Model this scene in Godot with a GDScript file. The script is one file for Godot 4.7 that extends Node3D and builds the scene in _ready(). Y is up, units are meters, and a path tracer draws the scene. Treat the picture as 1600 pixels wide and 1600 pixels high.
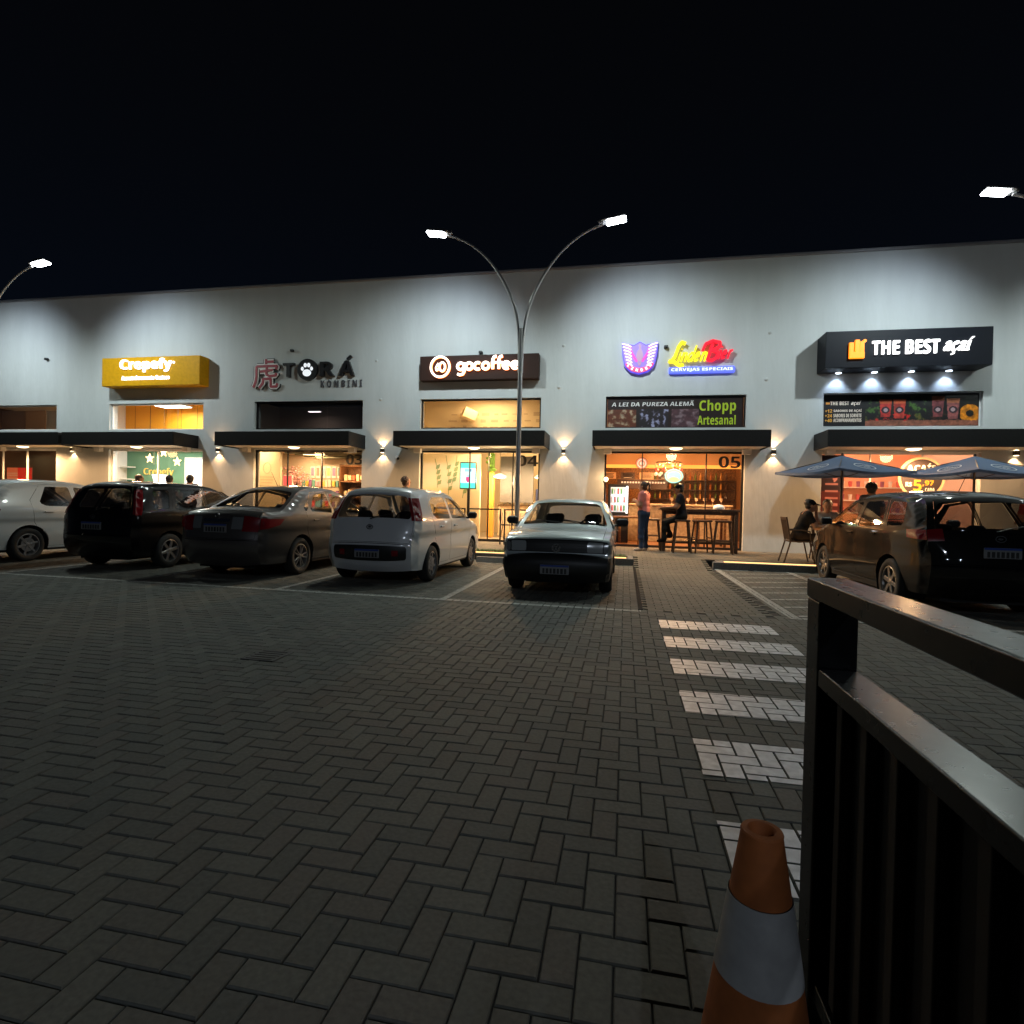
extends Node3D
# A row of small shops behind a block-paved car park at night.

# ---------------------------------------------------------------- mesh builder
class MB:
	var v := PackedVector3Array()
	var n := PackedVector3Array()
	var t := PackedVector2Array()
	var c := PackedColorArray()
	var col := Color(1, 1, 1)
	var has_uv := false
	var has_col := false

	func tri(a: Vector3, b: Vector3, d: Vector3, na: Vector3, nb: Vector3, nd: Vector3, ua := Vector2(), ub := Vector2(), ud := Vector2()) -> void:
		if (b - a).cross(d - a).dot(na + nb + nd) > 0.0:
			var x := b; b = d; d = x
			var y := nb; nb = nd; nd = y
			var z := ub; ub = ud; ud = z
		v.push_back(a); v.push_back(b); v.push_back(d)
		n.push_back(na); n.push_back(nb); n.push_back(nd)
		if has_uv:
			t.push_back(ua); t.push_back(ub); t.push_back(ud)
		if has_col:
			c.push_back(col); c.push_back(col); c.push_back(col)

	func quad(a: Vector3, b: Vector3, d: Vector3, e: Vector3, nn: Vector3) -> void:
		tri(a, b, d, nn, nn, nn, Vector2(0, 1), Vector2(1, 1), Vector2(1, 0))
		tri(a, d, e, nn, nn, nn, Vector2(0, 1), Vector2(1, 0), Vector2(0, 0))

	func quadn(a: Vector3, b: Vector3, d: Vector3, e: Vector3, na: Vector3, nb: Vector3, nd: Vector3, ne: Vector3) -> void:
		tri(a, b, d, na, nb, nd)
		tri(a, d, e, na, nd, ne)

	func box(o: Vector3, s: Vector3, bs := Basis()) -> void:
		var h := s * 0.5
		for ax in 3:
			for sg in [-1.0, 1.0]:
				var u := Vector3(); var w := Vector3(); var nn := Vector3()
				nn[ax] = sg; u[(ax + 1) % 3] = h[(ax + 1) % 3]; w[(ax + 2) % 3] = h[(ax + 2) % 3]
				var k: Vector3 = nn * h[ax]
				quad(o + bs * (k - u - w), o + bs * (k + u - w), o + bs * (k + u + w), o + bs * (k - u + w), bs * nn)

	func span(a: Vector3, b: Vector3) -> void:
		box((a + b) * 0.5, (b - a).abs())

	func rbox(o: Vector3, s: Vector3, r: float, bs := Basis()) -> void:
		var h := s * 0.5
		r = minf(r, minf(h.x, minf(h.y, h.z)) * 0.98)
		var i := h - Vector3(r, r, r)
		for ax in 3:
			var a1 := (ax + 1) % 3
			var a2 := (ax + 2) % 3
			for sg in [-1.0, 1.0]:
				var nn := Vector3(); nn[ax] = sg
				var p := []
				for q in [[-1, -1], [1, -1], [1, 1], [-1, 1]]:
					var k := Vector3(); k[ax] = sg * h[ax]; k[a1] = q[0] * i[a1]; k[a2] = q[1] * i[a2]
					p.push_back(o + bs * k)
				quad(p[0], p[1], p[2], p[3], bs * nn)
			for sa in [-1.0, 1.0]:
				for sb in [-1.0, 1.0]:
					var n1 := Vector3(); n1[a1] = sa
					var n2 := Vector3(); n2[a2] = sb
					var e := []
					for q in [-1.0, 1.0]:
						var k1 := Vector3(); k1[ax] = q * i[ax]; k1[a1] = sa * h[a1]; k1[a2] = sb * i[a2]
						var k2 := Vector3(); k2[ax] = q * i[ax]; k2[a1] = sa * i[a1]; k2[a2] = sb * h[a2]
						e.push_back(o + bs * k1); e.push_back(o + bs * k2)
					quadn(e[0], e[1], e[3], e[2], bs * n1, bs * n2, bs * n2, bs * n1)
		for sx in [-1.0, 1.0]:
			for sy in [-1.0, 1.0]:
				for sz in [-1.0, 1.0]:
					tri(o + bs * Vector3(sx * h.x, sy * i.y, sz * i.z), o + bs * Vector3(sx * i.x, sy * h.y, sz * i.z), o + bs * Vector3(sx * i.x, sy * i.y, sz * h.z), bs * Vector3(sx, 0, 0), bs * Vector3(0, sy, 0), bs * Vector3(0, 0, sz))

	func cyl(a: Vector3, b: Vector3, ra: float, rb: float, seg := 10, caps := true) -> void:
		var ax := (b - a).normalized()
		var u := ax.cross(Vector3(0, 0, 1) if absf(ax.z) < 0.9 else Vector3(1, 0, 0)).normalized()
		var w := ax.cross(u)
		var ln := (b - a).length()
		for k in seg:
			var t0 := TAU * k / seg
			var t1 := TAU * (k + 1) / seg
			var d0 := u * cos(t0) + w * sin(t0)
			var d1 := u * cos(t1) + w * sin(t1)
			var tilt := ax * ((ra - rb) / maxf(ln, 1e-5))
			quadn(a + d0 * ra, a + d1 * ra, b + d1 * rb, b + d0 * rb, (d0 + tilt).normalized(), (d1 + tilt).normalized(), (d1 + tilt).normalized(), (d0 + tilt).normalized())
			if caps:
				tri(a, a + d0 * ra, a + d1 * ra, -ax, -ax, -ax)
				tri(b, b + d0 * rb, b + d1 * rb, ax, ax, ax)

	func tube(p: Array, r: float, seg := 8, r_end := -1.0) -> void:
		var u := Vector3()
		var prev := []
		for k in p.size():
			var tg: Vector3 = (p[mini(k + 1, p.size() - 1)] - p[maxi(k - 1, 0)]).normalized()
			if k == 0:
				u = tg.cross(Vector3(0.13, 0.2, 0.97)).normalized()
			else:
				u = (u - tg * u.dot(tg)).normalized()
			var w := tg.cross(u)
			var rr := r if r_end < 0 else lerpf(r, r_end, float(k) / (p.size() - 1))
			var ring := []
			for j in seg:
				var d := u * cos(TAU * j / seg) + w * sin(TAU * j / seg)
				ring.push_back([p[k] + d * rr, d])
			if k > 0:
				for j in seg:
					var j2 := (j + 1) % seg
					quadn(prev[j][0], prev[j2][0], ring[j2][0], ring[j][0], prev[j][1], prev[j2][1], ring[j2][1], ring[j][1])
			if k == 0 or k == p.size() - 1:
				var e := -tg if k == 0 else tg
				for j in seg:
					tri(p[k], ring[j][0], ring[(j + 1) % seg][0], e, e, e)
			prev = ring

	# profile of (radius, height) turned about the y axis of xf
	func lathe(p: Array, seg := 20, xf := Transform3D(), smooth := true) -> void:
		for k in p.size() - 1:
			var a: Vector2 = p[k]
			var b: Vector2 = p[k + 1]
			if a.distance_to(b) < 1e-6:
				continue
			var nf := Vector2(b.y - a.y, a.x - b.x).normalized()
			var n0 := nf
			var n1 := nf
			if smooth and k > 0 and p[k - 1].distance_to(a) > 1e-6:
				var q: Vector2 = p[k - 1]
				var m := Vector2(a.y - q.y, q.x - a.x).normalized()
				if m.dot(nf) > 0.6: n0 = (m + nf).normalized()
			if smooth and k + 2 < p.size() and p[k + 2].distance_to(b) > 1e-6:
				var q2: Vector2 = p[k + 2]
				var m2 := Vector2(q2.y - b.y, b.x - q2.x).normalized()
				if m2.dot(nf) > 0.6: n1 = (m2 + nf).normalized()
			for j in seg:
				var c0 := Vector2(cos(TAU * j / seg), sin(TAU * j / seg))
				var c1 := Vector2(cos(TAU * (j + 1) / seg), sin(TAU * (j + 1) / seg))
				quadn(xf * Vector3(a.x * c0.x, a.y, a.x * c0.y), xf * Vector3(a.x * c1.x, a.y, a.x * c1.y), xf * Vector3(b.x * c1.x, b.y, b.x * c1.y), xf * Vector3(b.x * c0.x, b.y, b.x * c0.y),
					xf.basis * Vector3(n0.x * c0.x, n0.y, n0.x * c0.y), xf.basis * Vector3(n0.x * c1.x, n0.y, n0.x * c1.y), xf.basis * Vector3(n1.x * c1.x, n1.y, n1.x * c1.y), xf.basis * Vector3(n1.x * c0.x, n1.y, n1.x * c0.y))

	func prism(poly: PackedVector2Array, z0: float, z1: float, xf := Transform3D(), side: MB = null) -> void:
		var id := Geometry2D.triangulate_polygon(poly)
		var zf := xf.basis * Vector3(0, 0, 1)
		for k in range(0, id.size(), 3):
			var a := poly[id[k]]; var b := poly[id[k + 1]]; var d := poly[id[k + 2]]
			tri(xf * Vector3(a.x, a.y, z1), xf * Vector3(b.x, b.y, z1), xf * Vector3(d.x, d.y, z1), zf, zf, zf)
			tri(xf * Vector3(a.x, a.y, z0), xf * Vector3(b.x, b.y, z0), xf * Vector3(d.x, d.y, z0), -zf, -zf, -zf)
		var sd := self if side == null else side
		var cw := Geometry2D.is_polygon_clockwise(poly)
		for k in poly.size():
			var a := poly[k]; var b := poly[(k + 1) % poly.size()]
			var nn := (b - a).orthogonal().normalized()
			if not cw: nn = -nn
			nn = -nn if Geometry2D.is_point_in_polygon((a + b) * 0.5 + nn * 1e-4, poly) else nn
			sd.quad(xf * Vector3(a.x, a.y, z0), xf * Vector3(b.x, b.y, z0), xf * Vector3(b.x, b.y, z1), xf * Vector3(a.x, a.y, z1), xf.basis * Vector3(nn.x, nn.y, 0))

	# a pen stroke of width w along the points, with round ends, standing from z0 to z1
	func stroke(p: Array, w: float, z0: float, z1: float, xf := Transform3D(), side: MB = null) -> void:
		var pv := PackedVector2Array()
		for q in p: pv.push_back(q)
		for poly in Geometry2D.offset_polyline(pv, w * 0.5, Geometry2D.JOIN_ROUND, Geometry2D.END_ROUND):
			if not Geometry2D.is_polygon_clockwise(poly):
				prism(poly, z0, z1, xf, side)

	func ring(o: Vector2, rx: float, ry: float, w: float, z0: float, z1: float, xf := Transform3D(), seg := 32, side: MB = null) -> void:
		var sd := self if side == null else side
		for j in seg:
			var c0 := Vector2(cos(TAU * j / seg), sin(TAU * j / seg))
			var c1 := Vector2(cos(TAU * (j + 1) / seg), sin(TAU * (j + 1) / seg))
			var a := o + c0 * Vector2(rx, ry); var b := o + c1 * Vector2(rx, ry)
			var d := o + c0 * Vector2(rx - w, ry - w); var e := o + c1 * Vector2(rx - w, ry - w)
			var zf := xf.basis * Vector3(0, 0, 1)
			quad(xf * Vector3(a.x, a.y, z1), xf * Vector3(b.x, b.y, z1), xf * Vector3(e.x, e.y, z1), xf * Vector3(d.x, d.y, z1), zf)
			var m := (c0 + c1).normalized()
			sd.quad(xf * Vector3(a.x, a.y, z0), xf * Vector3(b.x, b.y, z0), xf * Vector3(b.x, b.y, z1), xf * Vector3(a.x, a.y, z1), xf.basis * Vector3(m.x, m.y, 0))
			sd.quad(xf * Vector3(d.x, d.y, z0), xf * Vector3(e.x, e.y, z0), xf * Vector3(e.x, e.y, z1), xf * Vector3(d.x, d.y, z1), xf.basis * Vector3(-m.x, -m.y, 0))

	func disc(o: Vector2, rx: float, ry: float, z0: float, z1: float, xf := Transform3D(), seg := 28) -> void:
		var p := PackedVector2Array()
		for j in seg: p.push_back(o + Vector2(cos(TAU * j / seg) * rx, sin(TAU * j / seg) * ry))
		prism(p, z0, z1, xf)

	func ball(o: Vector3, r: Vector3, seg := 12, rows := 8, bs := Basis()) -> void:
		for i in rows:
			var p0 := PI * i / rows - PI / 2
			var p1 := PI * (i + 1) / rows - PI / 2
			for j in seg:
				var q := []
				for k in [[p0, j], [p0, j + 1], [p1, j + 1], [p1, j]]:
					var a: float = TAU * k[1] / seg
					q.push_back(Vector3(cos(k[0]) * cos(a), sin(k[0]), cos(k[0]) * sin(a)))
				quadn(o + bs * (q[0] * r), o + bs * (q[1] * r), o + bs * (q[2] * r), o + bs * (q[3] * r), bs * (q[0] / r).normalized(), bs * (q[1] / r).normalized(), bs * (q[2] / r).normalized(), bs * (q[3] / r).normalized())

	# lettering fitted into the rectangle x0..x1, y0..y1 of xf's plane
	func text(s: String, font: Font, x0: float, y0: float, x1: float, y1: float, z0: float, depth: float, xf := Transform3D(), shear := 0.0, bold := 0.0) -> void:
		var tm := TextMesh.new()
		tm.text = s; tm.font = font; tm.font_size = 64; tm.pixel_size = 0.01; tm.depth = 0.1; tm.curve_step = 2.0
		if tm.get_surface_count() == 0: return
		var lo := Vector3(1e9, 1e9, 0); var hi := Vector3(-1e9, -1e9, 0)
		for k in tm.get_surface_count():
			for p in tm.surface_get_arrays(k)[Mesh.ARRAY_VERTEX]:
				lo.x = minf(lo.x, p.x); lo.y = minf(lo.y, p.y); hi.x = maxf(hi.x, p.x); hi.y = maxf(hi.y, p.y)
		var sx := (x1 - x0 - shear * (y1 - y0)) / maxf(hi.x - lo.x, 1e-5)
		var sy := (y1 - y0) / maxf(hi.y - lo.y, 1e-5)
		for k in tm.get_surface_count():
			var ar := tm.surface_get_arrays(k)
			var vv: PackedVector3Array = ar[Mesh.ARRAY_VERTEX]
			var ii = ar[Mesh.ARRAY_INDEX]
			var nv := PackedVector3Array()
			for p in vv:
				var y := (p.y - lo.y) * sy
				nv.push_back(xf * Vector3(x0 + (p.x - lo.x) * sx + y * shear, y0 + y, z0 + (p.z + 0.05) * depth / 0.1))
			var cnt: int = ii.size() if ii != null and ii.size() else vv.size()
			for q in range(0, cnt - 2, 3):
				var i0: int = ii[q] if ii != null and ii.size() else q
				var i1: int = ii[q + 1] if ii != null and ii.size() else q + 1
				var i2: int = ii[q + 2] if ii != null and ii.size() else q + 2
				var g := -(nv[i1] - nv[i0]).cross(nv[i2] - nv[i0]).normalized()
				tri(nv[i0], nv[i1], nv[i2], g, g, g)

	func add_to(m: ArrayMesh, mat: Material) -> void:
		if v.is_empty(): return
		var a := []
		a.resize(Mesh.ARRAY_MAX)
		a[Mesh.ARRAY_VERTEX] = v; a[Mesh.ARRAY_NORMAL] = n
		if has_uv: a[Mesh.ARRAY_TEX_UV] = t
		if has_col: a[Mesh.ARRAY_COLOR] = c
		m.add_surface_from_arrays(Mesh.PRIMITIVE_TRIANGLES, a)
		m.surface_set_material(m.get_surface_count() - 1, mat)

	func mirror_x() -> MB:
		var o := MB.new()
		o.has_uv = has_uv; o.t = t; o.has_col = has_col; o.c = c
		for k in range(0, v.size(), 3):
			for j in [0, 2, 1]:
				o.v.push_back(v[k + j] * Vector3(-1, 1, 1)); o.n.push_back(n[k + j] * Vector3(-1, 1, 1))
		return o

# ---------------------------------------------------------------- nodes, names, materials
var used := {}
var rng := RandomNumberGenerator.new()
var bold_font: SystemFont
var sans_font: SystemFont
var serif_font: SystemFont
var M := {}

func numbered(called: String) -> String:
	var k: int = used.get(called, 0)
	used[called] = k + 1
	return called if k == 0 else "%s_%03d" % [called, k]

func tag(o: Node, label := "", category := "", group := "", kind := "") -> Node:
	if label: o.set_meta("label", label)
	if category: o.set_meta("category", category)
	if group: o.set_meta("group", group)
	if kind: o.set_meta("kind", kind)
	return o

func thing(called: String, at: Vector3, label: String, category: String, group := "", turn := 0.0) -> Node3D:
	var o := Node3D.new()
	o.name = numbered(called); o.position = at; o.rotation.y = turn
	add_child(o)
	tag(o, label, category, group)
	return o

func put(called: String, mb: MB, mat: Material, parent: Node = null, mb2: MB = null, mat2: Material = null) -> MeshInstance3D:
	var o := MeshInstance3D.new()
	var m := ArrayMesh.new()
	mb.add_to(m, mat)
	if mb2: mb2.add_to(m, mat2)
	o.mesh = m
	o.name = numbered(called) if parent == null else called
	(self if parent == null else parent).add_child(o, true)
	return o

func group_part(called: String, parent: Node, at := Vector3.ZERO) -> Node3D:
	var o := Node3D.new()
	o.name = called; o.position = at
	parent.add_child(o, true)
	return o

func mt(c: Color, rough := 0.6, metal := 0.0, spec := 0.5) -> StandardMaterial3D:
	var m := StandardMaterial3D.new()
	m.albedo_color = c.linear_to_srgb(); m.roughness = rough; m.metallic = metal; m.metallic_specular = spec
	return m

func glow(c: Color, e: float) -> StandardMaterial3D:
	var m := mt(Color(0.6, 0.6, 0.6) * c, 0.5)
	m.emission_enabled = true; m.emission = c.linear_to_srgb(); m.emission_energy_multiplier = e
	return m

func pane(a: float, tint := Color(0.02, 0.025, 0.025)) -> StandardMaterial3D:
	var m := mt(tint, 0.02)
	m.transparency = BaseMaterial3D.TRANSPARENCY_ALPHA
	m.albedo_color.a = a
	return m

func noise_tex(freq: float, seed_: int, lo: float, hi: float, octaves := 4, size := 512, normal := false) -> NoiseTexture2D:
	var nt := NoiseTexture2D.new()
	var f := FastNoiseLite.new()
	f.seed = seed_; f.frequency = freq; f.fractal_octaves = octaves; f.noise_type = FastNoiseLite.TYPE_SIMPLEX_SMOOTH
	nt.noise = f; nt.width = size; nt.height = size; nt.seamless = true
	if normal:
		nt.as_normal_map = true; nt.bump_strength = hi
	else:
		var g := Gradient.new()
		g.set_color(0, Color(lo, lo, lo)); g.set_color(1, Color(hi, hi, hi))
		nt.color_ramp = g
	return nt

func textured(m: StandardMaterial3D, tex: Texture2D, scale: float, world := true) -> StandardMaterial3D:
	m.albedo_texture = tex
	m.uv1_triplanar = true; m.uv1_world_triplanar = world; m.uv1_scale = Vector3.ONE * scale
	return m

func spot(at: Vector3, to: Vector3, c: Color, e: float, angle: float, blend: float, size := 0.08, parent: Node = null) -> SpotLight3D:
	var l := SpotLight3D.new()
	l.name = "light"
	(self if parent == null else parent).add_child(l, true)
	l.position = at
	var d := to.normalized()
	l.basis = Basis.looking_at(d, Vector3(0, 0, 1) if absf(d.y) > 0.9 else Vector3.UP)
	l.light_color = c.linear_to_srgb(); l.light_energy = e; l.spot_angle = angle; l.spot_angle_attenuation = blend; l.light_size = size
	l.spot_range = 40.0; l.spot_attenuation = 2.0; l.shadow_enabled = true
	return l

func omni(at: Vector3, c: Color, e: float, size := 0.06, parent: Node = null) -> OmniLight3D:
	var l := OmniLight3D.new()
	l.name = "light"
	(self if parent == null else parent).add_child(l, true)
	l.position = at; l.light_color = c.linear_to_srgb(); l.light_energy = e; l.light_size = size
	l.omni_range = 30.0; l.omni_attenuation = 2.0; l.shadow_enabled = true
	return l

func area(at: Vector3, to: Vector3, size: Vector2, c: Color, e: float, parent: Node = null) -> AreaLight3D:
	var l := AreaLight3D.new()
	l.name = "light"
	(self if parent == null else parent).add_child(l, true)
	l.position = at
	l.basis = Basis.looking_at(to, Vector3(0, 0, 1) if absf(to.y) > 0.9 else Vector3.UP)
	l.area_size = size; l.light_color = c.linear_to_srgb(); l.light_energy = e; l.area_normalize_energy = true
	l.area_range = 30.0; l.area_attenuation = 2.0; l.shadow_enabled = true
	return l

# ---------------------------------------------------------------- vehicle shells
# A car body is two sheets: its flanks (a function of length and height) and a strip that runs from the
# rear bumper over the roof to the front bumper. Panels are cut out of either sheet.
class Shell:
	var hw := 0.82
	var ln := 4.0
	var belt := 0.95
	var tumble := 0.42
	var plan := 0.10
	var fil := 0.075
	var prof := PackedVector2Array()     # sampled outline (z, y)
	var bulge := PackedFloat32Array()
	var arc := PackedFloat32Array()
	var tags := {}
	var off := 0.0

	func setup(points: Array) -> void:
		for k in points.size() - 1:
			var p0 = points[maxi(k - 1, 0)]
			var p1 = points[k]
			var p2 = points[k + 1]
			var p3 = points[mini(k + 2, points.size() - 1)]
			var a := Vector2(p1[0], p1[1]); var b := Vector2(p2[0], p2[1])
			var d := a.distance_to(b)
			var m0 := ((b - Vector2(p0[0], p0[1])) / maxf(1e-4, b.distance_to(Vector2(p0[0], p0[1])))) * d
			var m1 := ((Vector2(p3[0], p3[1]) - a) / maxf(1e-4, Vector2(p3[0], p3[1]).distance_to(a))) * d
			var cnt := clampi(int(d / 0.055), 2, 14)
			if p1.size() > 3: tags[p1[3]] = prof.size()
			for j in cnt:
				var t := float(j) / cnt
				prof.push_back(a * (2 * t * t * t - 3 * t * t + 1) + m0 * (t * t * t - 2 * t * t + t) + b * (-2 * t * t * t + 3 * t * t) + m1 * (t * t * t - t * t))
				bulge.push_back(lerpf(p1[2], p2[2], t))
		var e = points[points.size() - 1]
		if e.size() > 3: tags[e[3]] = prof.size()
		prof.push_back(Vector2(e[0], e[1])); bulge.push_back(e[2])
		var s := 0.0
		for k in prof.size():
			if k > 0: s += prof[k].distance_to(prof[k - 1])
			arc.push_back(s)

	func at(tag_: String) -> float:
		return arc[tags[tag_]]

	# arc length at which the outline passes height y, between two tags
	func s_at(y: float, from: String, to: String) -> float:
		for k in range(tags[from], tags[to]):
			if (prof[k].y - y) * (prof[k + 1].y - y) <= 0.0 and absf(prof[k].y - prof[k + 1].y) > 1e-6:
				return lerpf(arc[k], arc[k + 1], (y - prof[k].y) / (prof[k + 1].y - prof[k].y))
		return arc[tags[to]]

	func width(z: float, y: float, d: float) -> float:
		var u := (z - ln * 0.5) / (ln * 0.5)
		var r := hw * (1.0 - plan * pow(absf(u), 4.0))
		var t := y - belt
		var sp := (t + sqrt(t * t + 0.002)) * 0.5
		r -= sp * tumble * (1.0 + 0.35 * sp)
		var low := maxf(0.0, belt * 0.62 - y)
		r -= low * low * 0.32
		var cr := belt * 0.8
		r -= 0.016 * smoothstep(cr + 0.012, cr - 0.035, y) * (1.0 - smoothstep(cr - 0.05, cr - 0.3, y) * 0.8)
		if d < fil:
			var q := 1.0 - d / fil
			r -= fil * (1.0 - sqrt(maxf(0.0, 1.0 - q * q)))
		return r

	func edge_dist(p: Vector2) -> float:
		var best := 1e9
		for k in prof.size() - 1:
			var a := prof[k]; var ab := prof[k + 1] - a
			var t := clampf((p - a).dot(ab) / maxf(ab.length_squared(), 1e-9), 0.0, 1.0)
			best = minf(best, p.distance_squared_to(a + ab * t))
			
		return sqrt(best)

	func side(p: Vector2) -> Vector3:
		return Vector3(width(p.x, p.y, edge_dist(p)), p.y, p.x - ln * 0.5)

	func strip(p: Vector2) -> Vector3:
		var s := clampf(p.y, 0.0, arc[arc.size() - 1] - 1e-4)
		var k := clampi(arc.bsearch(s) - 1, 0, prof.size() - 2)
		var f := clampf((s - arc[k]) / maxf(arc[k + 1] - arc[k], 1e-6), 0.0, 1.0)
		var q := prof[k].lerp(prof[k + 1], f)
		var ta := (prof[mini(k + 1, prof.size() - 1)] - prof[maxi(k - 1, 0)]).normalized()
		var tb := (prof[mini(k + 2, prof.size() - 1)] - prof[k]).normalized()
		var tg := ta.lerp(tb, f).normalized()
		var nn := Vector2(-tg.y, tg.x)
		var x := clampf(p.x / hw, -1.0, 1.0)
		var we := width(q.x, q.y, 0.0)
		var b := lerpf(bulge[k], bulge[k + 1], f) * (1.0 - pow(absf(x), 2.6))
		q += nn * b
		return Vector3(x * we, q.y, q.x - ln * 0.5)

	# cut polys out of the sheet (minus holes) and lay them offset outward
	func patch(mb: MB, on_side: bool, polys: Array, holes: Array = [], cell := 0.07, offset := 0.0) -> MB:
		var cache := {}
		for poly in polys:
			var lo := Vector2(1e9, 1e9); var hi := Vector2(-1e9, -1e9)
			for q in poly:
				lo = lo.min(q); hi = hi.max(q)
			for i in range(floori(lo.x / cell), ceili(hi.x / cell)):
				for j in range(floori(lo.y / cell), ceili(hi.y / cell)):
					var c := PackedVector2Array([Vector2(i, j) * cell, Vector2(i + 1, j) * cell, Vector2(i + 1, j + 1) * cell, Vector2(i, j + 1) * cell])
					var bits: Array = Geometry2D.intersect_polygons(c, poly)
					for h in holes:
						var nx := []
						for b in bits: nx.append_array(Geometry2D.clip_polygons(b, h))
						bits = nx
					for b in bits:
						var id := Geometry2D.triangulate_polygon(b)
						for k in range(0, id.size(), 3):
							var q0 := put_v(cache, b[id[k]], on_side, offset)
							var q1 := put_v(cache, b[id[k + 1]], on_side, offset)
							var q2 := put_v(cache, b[id[k + 2]], on_side, offset)
							mb.tri(q0[0], q1[0], q2[0], q0[1], q1[1], q2[1])
		return mb

	func put_v(cache: Dictionary, p: Vector2, on_side: bool, offset: float) -> Array:
		var key := Vector2i(roundi(p.x * 5000.0), roundi(p.y * 5000.0))
		if cache.has(key): return cache[key]
		var e := 0.012
		var o := side(p) if on_side else strip(p)
		var a := side(p + Vector2(e, 0)) if on_side else strip(p + Vector2(e, 0))
		var a2 := side(p - Vector2(e, 0)) if on_side else strip(p - Vector2(e, 0))
		var b := side(p + Vector2(0, e)) if on_side else strip(p + Vector2(0, e))
		var b2 := side(p - Vector2(0, e)) if on_side else strip(p - Vector2(0, e))
		var n := (a - a2).cross(b - b2).normalized()
		if on_side:
			if n.x < 0: n = -n
		else:
			n = -n if n.dot(o - Vector3(0, 0.55, 0)) < 0.0 else n
		cache[key] = [o + n * offset, n]
		return cache[key]

func rr(x0: float, y0: float, x1: float, y1: float, r: float) -> PackedVector2Array:
	var p := PackedVector2Array()
	var q := [[x1 - r, y1 - r, 0.0], [x0 + r, y1 - r, PI / 2], [x0 + r, y0 + r, PI], [x1 - r, y0 + r, PI * 1.5]]
	for k in q:
		for j in 5:
			var a: float = k[2] + PI / 2 * j / 4.0
			p.push_back(Vector2(k[0] + cos(a) * r, k[1] + sin(a) * r))
	return p

func poly(a: Array, soft := 0.0) -> PackedVector2Array:
	var p := PackedVector2Array()
	for q in a: p.push_back(Vector2(q[0], q[1]))
	if soft > 0.0:
		var shrunk := Geometry2D.offset_polygon(p, -soft, Geometry2D.JOIN_ROUND)
		if shrunk.size() == 1:
			var back := Geometry2D.offset_polygon(shrunk[0], soft, Geometry2D.JOIN_ROUND)
			if back.size() == 1: return back[0]
	return p

func shrink(p: PackedVector2Array, by := 0.005) -> Array:
	return Geometry2D.offset_polygon(p, -by, Geometry2D.JOIN_MITER)

func circle(o: Vector2, r: float, seg := 28) -> PackedVector2Array:
	var p := PackedVector2Array()
	for j in seg: p.push_back(o + Vector2(cos(TAU * j / seg), sin(TAU * j / seg)) * r)
	return p

func both(mb: MB) -> MB:
	var m := mb.mirror_x()
	mb.v.append_array(m.v); mb.n.append_array(m.n)
	return mb

func make_wheel(parent: Node3D, at: Vector3, r: float, w: float, sg: float, spokes: int, style: String, rim_mat: Material) -> void:
	var wh := group_part("wheel", parent, at)
	var xf := Transform3D(Basis(Vector3(0, 0, 1), -PI / 2 * sg), Vector3.ZERO)   # lathe axis to +-x
	var ty := MB.new()
	var ri := r * 0.66
	ty.lathe([Vector2(ri, -w * 0.5), Vector2(r * 0.9, -w * 0.5), Vector2(r * 0.985, -w * 0.36), Vector2(r, -w * 0.2), Vector2(r, w * 0.2), Vector2(r * 0.985, w * 0.36), Vector2(r * 0.9, w * 0.5), Vector2(ri * 1.04, w * 0.47), Vector2(ri, w * 0.4)], 28, xf)
	put("tyre", ty, M.rubber, wh)
	var rm := MB.new()
	rm.lathe([Vector2(ri * 1.01, w * 0.43), Vector2(ri * 0.93, w * 0.45), Vector2(ri * 0.9, w * 0.3), Vector2(ri * 0.86, -w * 0.3)], 28, xf)
	rm.lathe([Vector2(0.0, w * 0.40), Vector2(r * 0.1, w * 0.40), Vector2(r * 0.15, w * 0.34)], 14, xf)
	if style == "cover":
		rm.lathe([Vector2(r * 0.14, w * 0.34), Vector2(ri * 0.5, w * 0.37), Vector2(ri * 0.62, w * 0.36)], 24, xf)
	for k in spokes:
		var a := TAU * k / spokes + 0.3
		var br := Basis(Vector3(1, 0, 0), a)
		var x := sg * w * 0.33
		if style == "split":
			for d in [-1.0, 1.0]:
				var p0 := Vector3(x, r * 0.1, d * r * 0.03); var p1 := Vector3(x + sg * w * 0.06, ri * 0.93, d * r * 0.13)
				rm.rbox(br * ((p0 + p1) * 0.5), Vector3(0.02, (p1 - p0).length(), r * 0.085), 0.006, br * Basis(Vector3(1, 0, 0), atan2(d * r * 0.10, ri * 0.75)))
		else:
			rm.rbox(br * Vector3(x, (ri * 0.93 + r * 0.1) * 0.5, 0), Vector3(0.022, ri * 0.93 - r * 0.1, r * (0.15 if style == "cover" else 0.19)), 0.008, br)
	put("rim", rm, rim_mat, wh)
	var dk := MB.new()
	dk.lathe([Vector2(0, -w * 0.05), Vector2(ri * 0.86, -w * 0.05)], 20, xf)
	put("brake_disc", dk, M.black_matt, wh)

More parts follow.
